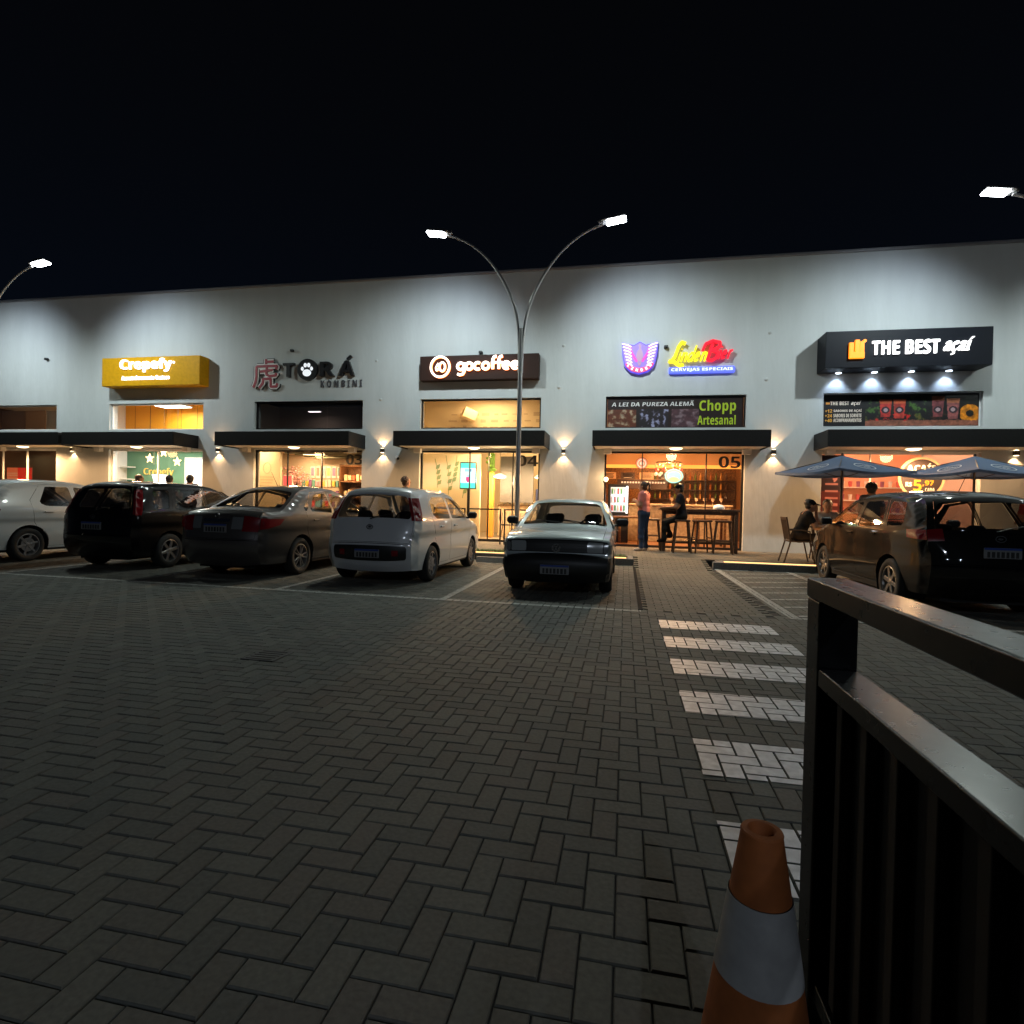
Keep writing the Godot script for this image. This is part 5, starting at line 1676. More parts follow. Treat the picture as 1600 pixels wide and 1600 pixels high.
	flat_panel("print", s, Vector3.ZERO, 3.32, 0.76, 0.012, pic(280, 64, fruit))
	var cream := mt(Color(0.75, 0.62, 0.5), 0.5)
	lettering(s, "letters", "THE BEST", bold_font, -1.52, 0.13, -1.1, 0.22, 0.012, 0.003, cream)
	lettering(s, "letters", "açaí", serif_font, -1.07, 0.11, -0.83, 0.23, 0.012, 0.003, cream, 0.3)
	for k in 3:
		lettering(s, "letters", ["SABORES DE AÇAÍ", "SABORES DE SORVETE", "ACOMPANHAMENTOS"][k], bold_font, -1.44, -0.05 - k * 0.115, -0.82, 0.035 - k * 0.115, 0.012, 0.003, cream)
		lettering(s, "letters", ["+12", "+24", "+40"][k], bold_font, -1.63, -0.05 - k * 0.115, -1.47, 0.03 - k * 0.115, 0.012, 0.003, mt(Color(0.8, 0.36, 0.03), 0.5))
	b = MB.new()
	for q in [-1.605, -1.575, -1.545]: b.stroke([Vector2(q, 0.15), Vector2(q, 0.2)], 0.022, 0.012, 0.016)
	put("mark", b, mt(Color(0.8, 0.3, 0.03), 0.5), s)
	# ---- unit numbers on the glass
	for q in [["03", -7.93, -7.43, 2, "of the beamed shop with goods"], ["04", -2.91, -2.33, 3, "of the coffee shop"], ["05", 2.3, 2.82, 4, "of the bar"]]:
		s = thing("unit_number", Vector3((q[1] + q[2]) * 0.5, 2.36, -15.125), "dark number at the top right of the glass front " + q[4], "number")
		lettering(s, "digits", q[0], bold_font, -(q[2] - q[1]) * 0.5, -0.15, (q[2] - q[1]) * 0.5, 0.15, 0.0, 0.012, M.black_plastic)

# the inside of one shop: floor, ceiling, three walls, as parts of a room
func room(k: int, label: String, deep: float, high: float, back: Material, left: Material, right: Material, ceil_: Material, floor_: Material, more_left := 0.6, more_right := 0.75) -> Node3D:
	var a: float = OPEN[k][0] - more_left; var b: float = OPEN[k][1] + more_right
	var o := thing("shop_interior", Vector3((a + b) * 0.5, 0.13, -15.3), label, "room")
	var w := b - a
	var m := MB.new(); m.span(Vector3(-w / 2, -0.1, -deep), Vector3(w / 2, 0, 0.28)); put("floor", m, floor_, o)
	m = MB.new(); m.span(Vector3(-w / 2, high, -deep), Vector3(w / 2, high + 0.1, 0)); put("ceiling", m, ceil_, o)
	m = MB.new(); m.span(Vector3(-w / 2, 0, -deep - 0.1), Vector3(w / 2, high, -deep)); put("back_wall", m, back, o)
	m = MB.new(); m.span(Vector3(-w / 2 - 0.1, 0, -deep), Vector3(-w / 2, high, 0)); put("side_wall", m, left, o)
	m = MB.new(); m.span(Vector3(w / 2, 0, -deep), Vector3(w / 2 + 0.1, high, 0)); put("side_wall", m, right, o)
	return o

func ceiling_panel(at: Vector3, size: Vector2, c: Color, e: float, gl: float, label: String) -> void:
	var o := thing("ceiling_lamp", at, label, "ceiling lamp")
	var m := MB.new(); m.rbox(Vector3(0, 0.03, 0), Vector3(size.x + 0.04, 0.05, size.y + 0.04), 0.01); put("rim", m, M.white_paint, o)
	m = MB.new(); m.box(Vector3(0, 0.0, 0), Vector3(size.x, 0.012, size.y)); put("lamp_panel", m, glow(c, gl), o)
	area(Vector3(0, -0.012, 0), Vector3(0, -1, 0), size, c, e, o)

func pendant(at: Vector3, drop: float, label: String, shade: String, c: Color, e: float, group: String) -> void:
	var o := thing("pendant_lamp", at, label, "pendant lamp", group)
	var m := MB.new(); m.cyl(Vector3(0, 0, 0), Vector3(0, drop, 0), 0.006, 0.006, 6); put("cord", m, M.black_plastic, o)
	m = MB.new()
	if shade == "star":
		for k in 5:
			var a := TAU * k / 5 + PI / 2
			m.cyl(Vector3(cos(a), sin(a), 0) * 0.03, Vector3(cos(a), sin(a), 0) * 0.17, 0.05, 0.004, 6)
		m.ball(Vector3.ZERO, Vector3(0.06, 0.06, 0.06), 10, 8)
		put("lamp_shade", m, glow(c, 4.0), o)
	else:
		m.lathe([Vector2(0.03, 0.1), Vector2(0.09, 0.08), Vector2(0.2, 0.03), Vector2(0.21, 0.0)], 20); put("lamp_shade", m, M.white_paint, o)
		m = MB.new(); m.lathe([Vector2(0.2, 0.0), Vector2(0.16, -0.03), Vector2(0, -0.045)], 20); put("lamp_bulb", m, glow(c, 4.0), o)
	if e > 0: omni(Vector3(0, -0.12, 0.0), c, e, 0.05, o)

func bottle_row(x0: float, x1: float, y: float, z: float, n: int, label: String, tones: Array, h := 0.26) -> void:
	var names := ["amber", "green", "tan", "near-black"]
	for k in n:
		var o := thing("bottle", Vector3(lerpf(x0, x1, (k + 0.5) / n), y, z), names[k % 4] + " " + label, "bottle", label)
		var m := MB.new()
		var r := 0.036
		m.lathe([Vector2(0, 0), Vector2(r, 0), Vector2(r, h * 0.55), Vector2(r * 0.4, h * 0.75), Vector2(r * 0.4, h), Vector2(0, h)], 10)
		put("glass", m, tones[k % tones.size()], o)

func interiors() -> void:
	var white := mt(Color(0.74, 0.72, 0.68), 0.6)
	var tile := textured(mt(Color(0.42, 0.36, 0.28), 0.35), noise_tex(0.03, 71, 0.8, 1.0), 0.7)
	var wl := Color(1.0, 0.70, 0.36)
	# ---- far left shop: brown
	var brown := mt(Color(0.10, 0.05, 0.025), 0.6)
	room(0, "dim brown interior of the shop at the far left", 3.0, 4.25, brown, brown, brown, white, tile, 2.0, 0.55)
	ceiling_panel(Vector3(-19.0, 4.2, -17.2), Vector2(1.2, 0.5), wl, 7.0, 3.0, "ceiling lamp in the brown shop at the far left")
	var s := thing("menu_banner", Vector3(-20.05, 1.82, -15.5), "red and orange banner behind the glass at the far left", "banner")
	flat_panel("print", s, Vector3.ZERO, 1.05, 0.42, 0.02, pic(32, 12, func(u, v): return Color(0.95, 0.12, 0.05) if u > 0.45 else Color(0.95, 0.42, 0.22).lerp(Color(0.95, 0.75, 0.55), 0.6 if fmod(v * 5, 1.0) < 0.5 and v > 0.3 else 0.0)), 0.5, 0.35)
	var m := MB.new()
	var p := thing("partition", Vector3(-20.6, 0.13, -16.6), "grey and tan partition seen in the far left upper window", "partition")
	m.span(Vector3(-1.6, 2.9, 0), Vector3(-0.6, 4.0, 0.08)); put("panel", m, mt(Color(0.3, 0.2, 0.15), 0.6), p)
	m = MB.new(); m.span(Vector3(-0.55, 2.9, 0), Vector3(0.3, 4.0, 0.08)); put("panel", m, mt(Color(0.42, 0.26, 0.16), 0.6), p)
	m = MB.new(); m.span(Vector3(0.35, 2.9, 0), Vector3(1.0, 4.0, 0.08)); put("panel", m, mt(Color(0.4, 0.38, 0.36), 0.6), p)
	# ---- yellow sign shop: green wall, orange above
	var orange := mt(Color(0.78, 0.34, 0.015), 0.6)
	var green := mt(Color(0.10, 0.24, 0.15), 0.6)
	s = room(1, "bright interior with green lower wall and orange upper wall", 1.6, 4.25, green, white, white, mt(Color(0.7, 0.45, 0.15), 0.6), tile, 1.25, 0.3)
	var cx: float = s.position.x
	m = MB.new(); m.span(Vector3(-17.2 - cx, 2.68, -1.59), Vector3(-12.32 - cx, 4.24, -1.5)); put("upper_wall", m, orange, s)
	for k in 7:
		m = MB.new(); m.box(Vector3(-16.8 + k * 0.62 - cx, 3.46, -1.496), Vector3(0.02, 1.4, 0.012)); put("panel_joint", m, mt(Color(0.45, 0.18, 0.01), 0.7), s)
	m = MB.new(); m.text("Crepefy", sans_font, -16.5 - cx, 1.72, -15.3 - cx, 2.03, 0, 0.03, Transform3D(Basis(), Vector3(0, 0, -1.59))); put("letters", m, glow(Color(0.9, 0.55, 0.12), 0.55), s)
	for q in 3:
		m = MB.new(); m.box(Vector3(-17.0 - cx, 1.2 + q * 0.42, -1.42), Vector3(0.34, 0.03, 0.3)); put("shelf", m, white, s)
	m = MB.new(); m.box(Vector3(-16.1 - cx, 2.4, -1.585), Vector3(0.02, 0.5, 0.02)); m.box(Vector3(-15.4 - cx, 1.4, -1.585), Vector3(2.6, 0.03, 0.02)); put("trim", m, mt(Color(0.35, 0.4, 0.25), 0.5), s)
	var c := thing("counter", Vector3(-15.3, 0.13, -16.25), "white counter in the green-walled shop", "counter")
	m = MB.new(); m.rbox(Vector3(0, 0.5, 0), Vector3(2.2, 1.0, 0.4), 0.02); put("front", m, white, c)
	m = MB.new(); m.rbox(Vector3(0, 1.02, 0), Vector3(2.3, 0.04, 0.5), 0.01); put("top", m, M.wood_light, c)
	c = thing("light_box", Vector3(-13.85, 0.13, -16.3), "tall glowing white panel at the right of the green-walled shop", "light box")
	m = MB.new(); m.rbox(Vector3(0, 1.2, 0), Vector3(0.95, 2.3, 0.1), 0.01); put("frame", m, white, c)
	m = MB.new(); m.box(Vector3(0, 1.2, 0.054), Vector3(0.88, 2.2, 0.006)); put("lamp_face", m, glow(Color(1.0, 0.96, 0.88), 0.9), c)
	area(Vector3(0, 1.2, 0.07), Vector3(0, 0, 1), Vector2(0.85, 1.9), Color(1.0, 0.95, 0.85), 0.5, c)
	c = thing("light_sculpture", Vector3(-15.15, 1.17, -16.15), "small glowing white cone on the counter of the green shop", "lamp")
	m = MB.new(); m.lathe([Vector2(0, 0.0), Vector2(0.06, 0.0), Vector2(0.24, 0.72), Vector2(0, 0.72)], 16); put("lamp_shade", m, glow(Color(1, 0.98, 1.0), 1.2), c)
	for q in [[-15.71, 2.44, "left"], [-15.17, 2.65, "top"], [-14.64, 2.34, "right"]]:
		pendant(Vector3(q[0], q[1], -16.3), 4.36 - q[1], "star-shaped pendant lamp, %s of three before the green wall" % q[2], "star", Color(1.0, 0.62, 0.25), 0.0, "star pendants in the green shop")
	ceiling_panel(Vector3(-14.5, 4.1, -15.95), Vector2(1.0, 0.45), Color(1.0, 0.95, 0.85), 6.0, 5.0, "bright ceiling lamp seen in the orange upper window")
	ceiling_panel(Vector3(-15.6, 2.72, -15.9), Vector2(1.6, 0.14), Color(1.0, 0.93, 0.8), 2.2, 2.0, "slim ceiling lamp over the counter of the green shop")
	# ---- red lettered shop: dim above, merchandise below
	s = room(2, "shop interior with posters, goods and a dark beam ceiling", 2.6, 4.25, mt(Color(0.66, 0.5, 0.36), 0.6), mt(Color(0.74, 0.62, 0.42), 0.6), mt(Color(0.6, 0.5, 0.36), 0.6), mt(Color(0.06, 0.06, 0.06), 0.7), tile, 1.1, 0.75)
	cx = s.position.x
	m = MB.new(); m.span(Vector3(-11.9 - cx, 2.7, -2.58), Vector3(-6.7 - cx, 2.8, -0.05)); put("lower_ceiling", m, mt(Color(0.12, 0.105, 0.06), 0.7), s)
	for k in 4:
		m = MB.new(); m.span(Vector3(-10.4 - cx, 2.46, -0.65 - k * 0.55), Vector3(-6.7 - cx, 2.69, -0.55 - k * 0.55)); put("beam", m, mt(Color(0.12, 0.11, 0.055), 0.6), s)
	m = MB.new(); m.span(Vector3(-11.6 - cx, 0, -0.6), Vector3(-10.5 - cx, 2.5, -0.5)); put("white_panel", m, mt(Color(0.74, 0.62, 0.42), 0.6), s)
	m = MB.new(); m.ring(Vector2(-10.95 - cx, 2.0), 0.14, 0.18, 0.02, -0.5, -0.49); for q in 5: m.box(Vector3(-10.95 - cx, 1.72 - q * 0.09, -0.495), Vector3(0.5 - 0.06 * (q % 3), 0.02, 0.008))
	put("print", m, mt(Color(0.5, 0.42, 0.3), 0.6), s)
	for k in 6:
		m = MB.new(); m.box(Vector3(-10.62 + k * 0.2 - cx, 2.0, -2.57), Vector3(0.15, 0.4, 0.02))
		var m2 := MB.new(); m2.box(Vector3(-10.62 + k * 0.2 - cx, 2.02, -2.556), Vector3(0.11, 0.28, 0.01))
		put("poster", m, white, s, m2, mt([Color(0.3, 0.25, 0.4), Color(0.6, 0.25, 0.2), Color(0.25, 0.4, 0.5), Color(0.6, 0.5, 0.2), Color(0.5, 0.2, 0.35), Color(0.2, 0.3, 0.3)][k], 0.5))
	var r := RandomNumberGenerator.new(); r.seed = 12
	c = thing("blossom_tree", Vector3(-11.05, 0.13, -17.55), "small pink blossom tree beside a red screen", "tree")
	m = MB.new(); m.tube([Vector3(0, 0, 0), Vector3(0.05, 0.7, 0), Vector3(-0.05, 1.3, 0.02), Vector3(0.1, 1.8, 0)], 0.05, 7, 0.02); m.tube([Vector3(-0.03, 1.1, 0), Vector3(-0.35, 1.5, 0), Vector3(-0.5, 1.8, 0)], 0.025, 6, 0.01); m.tube([Vector3(0.0, 1.2, 0), Vector3(0.4, 1.5, 0), Vector3(0.6, 1.6, 0)], 0.025, 6, 0.01)
	put("trunk", m, M.wood_dark, c)
	m = MB.new()
	for k in 260:
		var q := Vector3(r.randfn() * 0.36, 1.7 + r.randfn() * 0.2, r.randfn() * 0.14)
		m.ball(q, Vector3.ONE * r.randf_range(0.02, 0.045), 5, 3)
	put("crown", m, mt(Color(0.75, 0.38, 0.36), 0.7), c)
	c = thing("screen", Vector3(-11.2, 1.72, -17.3), "red glowing screen among the pink blossoms", "screen")
	m = MB.new(); m.rbox(Vector3.ZERO, Vector3(0.38, 0.56, 0.05), 0.01); put("bezel", m, white, c)
	m = MB.new(); m.box(Vector3(0, 0, 0.027), Vector3(0.31, 0.48, 0.005)); put("screen_face", m, glow(Color(1.0, 0.14, 0.14), 0.45), c)
	c = thing("display_rack", Vector3(-9.9, 0.13, -17.45), "low rack full of small bright goods", "rack")
	for q in 4:
		m = MB.new(); m.box(Vector3(0, 0.45 + q * 0.34, 0), Vector3(1.6, 0.03, 0.4)); put("shelf", m, M.wood_light, c)
	for k in 52:
		m = MB.new()
		m.rbox(Vector3(-0.74 + (k % 13) * 0.122, 0.57 + (k / 13) * 0.34, 0.05 + r.randf() * 0.06), Vector3(0.1, r.randf_range(0.16, 0.27), 0.12), 0.02)
		put("goods", m, mt([Color(0.7, 0.1, 0.1), Color(0.75, 0.65, 0.55), Color(0.7, 0.35, 0.4), Color(0.15, 0.35, 0.3), Color(0.75, 0.5, 0.1), Color(0.3, 0.12, 0.3)][r.randi() % 6], 0.5), c)
	c = thing("display_cabinet", Vector3(-8.55, 0.13, -16.9), "orange-lit cabinet of goods at the right of the beamed shop", "cabinet")
	m = MB.new(); m.span(Vector3(-0.4, 0, -0.3), Vector3(0.4, 2.2, -0.25)); for q in 5: m.box(Vector3(0, 0.15 + q * 0.5, 0), Vector3(0.8, 0.04, 0.5))
	for q in [-0.4, 0.4]: m.box(Vector3(q, 1.1, 0), Vector3(0.04, 2.2, 0.5))
	put("case", m, M.wood, c)
	for k in 20:
		m = MB.new(); m.rbox(Vector3(-0.28 + (k % 5) * 0.14, 0.28 + (k / 5) * 0.5, 0.05), Vector3(0.11, r.randf_range(0.15, 0.32), 0.12), 0.02)
		put("goods", m, mt([Color(0.75, 0.12, 0.05), Color(0.8, 0.5, 0.1), Color(0.7, 0.6, 0.4)][r.randi() % 3], 0.5), c)
	omni(Vector3(0, 1.9, 0.45), Color(1, 0.5, 0.2), 0.4, 0.02, c)
	ceiling_panel(Vector3(-9.7, 2.6, -16.45), Vector2(0.7, 0.25), wl, 3.0, 4.0, "pale ceiling lamp hung under the dark beams")
	ceiling_panel(Vector3(-10.3, 2.72, -17.3), Vector2(1.2, 0.12), wl, 3.0, 2.0, "slim ceiling lamp over the posters of the beamed shop")
	ceiling_panel(Vector3(-11.2, 2.75, -15.5), Vector2(0.9, 0.1), wl, 1.4, 2.0, "slim ceiling lamp before the cream panel of the beamed shop")
	ceiling_panel(Vector3(-10.2, 4.1, -17.2), Vector2(0.4, 0.12), Color(1.0, 0.9, 0.95), 0.06, 3.0, "small lit strip in the dark upper window")
	# ---- coffee shop
	s = room(3, "cream interior of the coffee shop with leaf drawings", 5.0, 4.25, mt(Color(0.66, 0.52, 0.33), 0.6), mt(Color(0.74, 0.62, 0.42), 0.6), mt(Color(0.45, 0.42, 0.38), 0.6), mt(Color(0.5, 0.4, 0.28), 0.6), tile)
	m = MB.new(); m.span(Vector3(-2.3, 0, -1.5), Vector3(-0.45, 2.55, -1.4)); put("drawn_wall", m, mt(Color(0.78, 0.66, 0.45), 0.6), s)
	m = MB.new()
	for q in [[-1.55, 2.5, -1.45, 1.3], [-1.2, 2.5, -1.35, 1.6], [-0.85, 2.5, -1.0, 1.2], [-1.9, 2.4, -1.8, 1.5]]:
		m.stroke([Vector2(q[0], q[1]), Vector2((q[0] + q[2]) * 0.5 + 0.06, (q[1] + q[3]) * 0.5), Vector2(q[2], q[3])], 0.018, -1.4, -1.394)
		for k in 4:
			var y := lerpf(q[1], q[3], 0.35 + k * 0.18); var x := lerpf(q[0], q[2], 0.35 + k * 0.18)
			m.stroke([Vector2(x, y), Vector2(x + 0.1, y + 0.02), Vector2(x + 0.13, y + 0.14), Vector2(x + 0.02, y + 0.1), Vector2(x, y)], 0.014, -1.4, -1.393 + k * 0.001)
	put("leaf_drawing", m, mt(Color(0.25, 0.33, 0.16), 0.6), s)
	m = MB.new(); m.span(Vector3(-2.3, 2.9, -1.5), Vector3(2.3, 4.2, -1.4)); put("upper_wall", m, mt(Color(0.70, 0.55, 0.34), 0.6), s)
	m = MB.new(); for q in 26: m.box(Vector3(-1.4 + (q % 9) * 0.33 + r.randf() * 0.1, 3.75 - (q / 9) * 0.2, -1.397), Vector3(r.randf_range(0.1, 0.28), r.randf_range(0.03, 0.12), 0.008))
	put("print", m, mt(Color(0.52, 0.38, 0.24), 0.6), s)
	m = MB.new(); m.rbox(Vector3(-0.75, 3.7, -1.1), Vector3(0.42, 0.3, 0.3), 0.02, Basis(Vector3.UP, 0.5) * Basis(Vector3.BACK, -0.35)); put("hanging_box", m, mt(Color(0.8, 0.62, 0.36), 0.6), s)
	m = MB.new(); m.span(Vector3(0.0, 1.1, -2.3), Vector3(1.05, 2.55, -2.2)); put("grey_board", m, mt(Color(0.13, 0.12, 0.11), 0.6), s)
	c = thing("screen", Vector3(-4.34, 1.95, -15.36), "bright upright screen behind the coffee shop glass", "screen")
	m = MB.new(); m.rbox(Vector3.ZERO, Vector3(0.48, 0.76, 0.05), 0.01); put("bezel", m, M.black_plastic, c)
	var adv := func(u: float, v: float) -> Color:
		var cc := Color(0.75, 0.95, 0.98) if v > 0.2 and v < 0.8 else Color(0.3, 0.85, 0.7)
		if Vector2((u - 0.5) * 1.2, v - 0.62).length() < 0.16: cc = Color(0.85, 0.25, 0.45) if v > 0.55 else Color(0.6, 0.75, 0.85)
		if v > 0.24 and v < 0.34 and absf(u - 0.5) < 0.25 and fmod(u * 14, 1.0) < 0.6: cc = Color(0.2, 0.45, 0.6)
		return cc
	flat_panel("screen_face", c, Vector3(0, 0, 0.026), 0.43, 0.7, 0.004, pic(30, 50, adv), 0.3, 1.5)
	m = MB.new(); m.cyl(Vector3(0, -1.82, -0.03), Vector3(0, -0.36, -0.03), 0.03, 0.03, 10); m.rbox(Vector3(0, -1.81, -0.03), Vector3(0.4, 0.03, 0.3), 0.01); put("stand", m, M.black_metal, c)
	area(Vector3(0, 0, 0.05), Vector3(0, 0, 1), Vector2(0.42, 0.7), Color(0.7, 0.95, 1.0), 0.05, c)
	pendant(Vector3(-3.75, 2.0, -16.8), 2.37, "left white pendant lamp in the coffee shop", "dish", Color(1.0, 0.72, 0.4), 2.0, "white pendants in the coffee shop")
	pendant(Vector3(-2.5, 2.0, -16.9), 2.37, "right white pendant lamp in the coffee shop", "dish", Color(1.0, 0.72, 0.4), 2.0, "white pendants in the coffee shop")
	c = thing("counter", Vector3(-2.9, 0.13, -18.0), "coffee counter with a glass display and machine", "counter")
	m = MB.new(); m.rbox(Vector3(0, 0.5, 0), Vector3(2.2, 1.0, 0.6), 0.02); put("front", m, mt(Color(0.55, 0.42, 0.26), 0.5), c)
	m = MB.new(); m.rbox(Vector3(0, 1.02, 0), Vector3(2.3, 0.05, 0.7), 0.01); put("top", m, M.wood_light, c)
	m = MB.new(); m.rbox(Vector3(0.55, 1.3, 0), Vector3(0.9, 0.5, 0.45), 0.03); put("coffee_machine", m, mt(Color(0.10, 0.12, 0.25), 0.3, 0.4), c)
	for k in 6:
		m = MB.new(); m.lathe([Vector2(0, 0), Vector2(0.045, 0), Vector2(0.055, 0.13), Vector2(0, 0.13)], 10, Transform3D(Basis(), Vector3(-0.9 + k * 0.16, 1.045, 0.15))); put("cup", m, white, c)
	for k in 7:
		m = MB.new(); m.lathe([Vector2(0, 0), Vector2(0.04, 0), Vector2(0.05, 0.12), Vector2(0, 0.12)], 10, Transform3D(Basis(), Vector3(0.2 + k * 0.12, 1.55, 0.0))); put("cup", m, white, c)
	c = thing("column", Vector3(-4.12, 0.13, -17.2), "slim column painted orange below and green above in the coffee shop", "column")
	m = MB.new(); m.rbox(Vector3(0, 1.02, 0), Vector3(0.2, 2.04, 0.2), 0.03); put("shaft", m, mt(Color(0.75, 0.36, 0.05), 0.6), c)
	m = MB.new(); m.rbox(Vector3(0, 2.33, 0), Vector3(0.2, 0.58, 0.2), 0.03); for q in 5: m.ball(Vector3(0.1 * cos(q * 1.3), 2.1 + q * 0.12, 0.08 + 0.04 * sin(q * 2.0)), Vector3(0.09, 0.05, 0.05), 8, 6)
	put("capital", m, mt(Color(0.18, 0.38, 0.04), 0.6), c)
	c = thing("armchair", Vector3(-5.25, 0.13, -15.9), "yellow armchair behind the coffee shop glass", "armchair")
	m = MB.new(); m.rbox(Vector3(0, 0.32, 0), Vector3(0.62, 0.24, 0.6), 0.08); put("seat", m, mt(Color(0.75, 0.45, 0.03), 0.8), c)
	m = MB.new(); m.rbox(Vector3(0, 0.7, -0.25), Vector3(0.62, 0.7, 0.16), 0.07, Basis(Vector3.RIGHT, -0.15)); put("backrest", m, mt(Color(0.75, 0.45, 0.03), 0.8), c)
	m = MB.new(); for q in [[-0.25, -0.25], [0.25, -0.25], [-0.25, 0.25], [0.25, 0.25]]: m.cyl(Vector3(q[0], 0, q[1]), Vector3(q[0], 0.22, q[1]), 0.018, 0.024, 7)
	put("leg", m, M.wood_dark, c)
	ceiling_panel(Vector3(-4.0, 4.3, -16.0), Vector2(1.2, 0.3), wl, 3.6, 4.0, "ceiling lamp in the upper window of the coffee shop")
	ceiling_panel(Vector3(-4.4, 2.85, -16.1), Vector2(1.0, 0.25), wl, 2.8, 4.0, "ceiling lamp over the leaf drawings")
	ceiling_panel(Vector3(-3.4, 4.3, -18.8), Vector2(1.2, 0.6), wl, 7.0, 4.0, "ceiling lamp over the coffee counter")
	# ---- the bar
	s = room(4, "orange wooden interior of the bar", 5.0, 4.25, M.wood, M.wood, M.wood, mt(Color(0.32, 0.18, 0.08), 0.6), textured(mt(Color(0.35, 0.15, 0.06), 0.3), noise_tex(0.03, 73, 0.8, 1.0), 0.7))
	m = MB.new(); m.span(Vector3(-2.4, 2.25, -2.6), Vector3(2.4, 2.34, -2.4)); put("glowing_cornice", m, glow(Color(1.0, 0.36, 0.06), 0.9), s)
	area(Vector3(0, 2.2, -2.5), Vector3(0, -1, 0.3), Vector2(4.4, 0.08), Color(1.0, 0.45, 0.14), 2.6, s)
	m = MB.new(); m.span(Vector3(-2.4, 2.35, -2.65), Vector3(2.4, 4.2, -2.55)); put("bulkhead", m, mt(Color(0.34, 0.2, 0.10), 0.5), s)
	for k in 3:
		m = MB.new(); m.box(Vector3(0.9, 1.35 + k * 0.32, -4.85), Vector3(2.9, 0.03, 0.26)); put("shelf", m, M.wood_dark, s)
	for k in 4:
		m = MB.new(); m.box(Vector3(-1.75 + k * 0.56, 2.0, -2.38), Vector3(0.42, 0.2, 0.03)); put("menu_board", m, [mt(Color(0.65, 0.4, 0.22), 0.5), mt(Color(0.08, 0.05, 0.04), 0.5)][k % 2], s)
		m = MB.new(); for q in 4: m.box(Vector3(-1.75 + k * 0.56, 2.06 - q * 0.04, -2.362), Vector3(0.3 - 0.05 * (q % 2), 0.014, 0.006)); put("menu_lines", m, [M.wood_dark, white][k % 2], s)
	m = MB.new(); m.rbox(Vector3(-0.75, 1.75, -2.45), Vector3(1.5, 0.3, 0.05), 0.01); put("dark_board", m, mt(Color(0.09, 0.05, 0.035), 0.5), s)
	m = MB.new(); for q in 16: m.box(Vector3(-1.35 + q * 0.083, 1.8, -2.42), Vector3(0.055, 0.05, 0.006))
	put("board_letters", m, glow(Color(1, 0.75, 0.5), 0.5), s)
	var tn := [mt(Color(0.25, 0.08, 0.02), 0.15), mt(Color(0.08, 0.12, 0.03), 0.15), mt(Color(0.4, 0.2, 0.05), 0.15), mt(Color(0.06, 0.03, 0.02), 0.15)]
	for k in 3: bottle_row(0.75, 3.4, 1.5 + k * 0.32, -20.12, 16, ["bottle on the lowest bar shelf", "bottle on the middle bar shelf", "bottle on the top bar shelf"][k], tn, 0.25)
	c = thing("bar_counter", Vector3(1.3, 0.13, -18.1), "pale bar counter with a marble-like front", "counter")
	m = MB.new(); m.rbox(Vector3(0, 0.55, 0), Vector3(3.6, 1.1, 0.5), 0.02); put("front", m, textured(mt(Color(0.62, 0.5, 0.34), 0.35), noise_tex(0.015, 77, 0.7, 1.0), 0.9), c)
	m = MB.new(); m.rbox(Vector3(0, 1.13, 0), Vector3(3.7, 0.06, 0.62), 0.015); put("top", m, mt(Color(0.7, 0.58, 0.4), 0.3), c)
	for k in 7:
		m = MB.new(); m.lathe([Vector2(0, 0), Vector2(0.035, 0), Vector2(0.006, 0.02), Vector2(0.006, 0.09), Vector2(0.045, 0.13), Vector2(0.05, 0.2), Vector2(0.0, 0.2)], 10, Transform3D(Basis(), Vector3(0.1 + k * 0.24, 1.16, 0.1))); put("glass", m, mt(Color(0.65, 0.55, 0.45), 0.1), c)
	c = thing("fridge", Vector3(-0.2, 0.13, -16.9), "white glowing drinks fridge at the left of the bar", "fridge")
	m = MB.new(); m.rbox(Vector3(0, 0.85, -0.05), Vector3(0.6, 1.7, 0.5), 0.02); put("cabinet", m, M.black_plastic, c)
	m = MB.new(); m.box(Vector3(0, 1.25, 0.203), Vector3(0.44, 0.72, 0.006)); put("lamp_back", m, glow(Color(0.9, 0.95, 1.0), 0.35), c)
	m = MB.new(); m.box(Vector3(0.245, 1.25, 0.21), Vector3(0.05, 0.78, 0.02)); put("lamp_strip", m, glow(Color(0.95, 0.97, 1.0), 3.0), c)
	for k in 15:
		m = MB.new(); m.cyl(Vector3(-0.17 + (k % 5) * 0.085, 0.93 + (k / 5) * 0.24, 0.225), Vector3(-0.17 + (k % 5) * 0.085, 1.09 + (k / 5) * 0.24, 0.225), 0.028, 0.026, 8); put("can", m, [mt(Color(0.6, 0.08, 0.08), 0.3), mt(Color(0.1, 0.3, 0.12), 0.3), mt(Color(0.7, 0.68, 0.6), 0.3)][k % 3], c)
	omni(Vector3(0.1, 1.3, 0.5), Color(0.9, 0.95, 1.0), 0.12, 0.05, c)
	for q in 2:
		c = thing("round_glow_sign", [Vector3(1.25, 2.02, -15.6), Vector3(0.42, 2.38, -16.0)][q], ["glowing blue and green round sign hanging over the stools", "smaller round pink sign hanging near the bar ceiling"][q], "sign")
		m = MB.new(); m.disc(Vector2.ZERO, [0.25, 0.16][q], [0.2, 0.16][q], -0.03, 0.0); put("back", m, M.black_plastic, c)
		m = MB.new(); m.disc(Vector2.ZERO, [0.24, 0.15][q], [0.19, 0.15][q], 0.0, 0.008); put("glowing_face", m, glow([Color(0.12, 0.55, 0.65), Color(0.9, 0.3, 0.18)][q], 0.6), c)
		m = MB.new(); m.ring(Vector2.ZERO, [0.21, 0.12][q], [0.16, 0.12][q], 0.025, 0.008, 0.014); m.disc(Vector2(0, -0.08 if q == 0 else 0.0), 0.12 if q == 0 else 0.05, 0.05, 0.008, 0.013); put("print", m, glow([Color(0.55, 0.9, 0.25), Color(1, 0.8, 0.6)][q], 0.6), c)
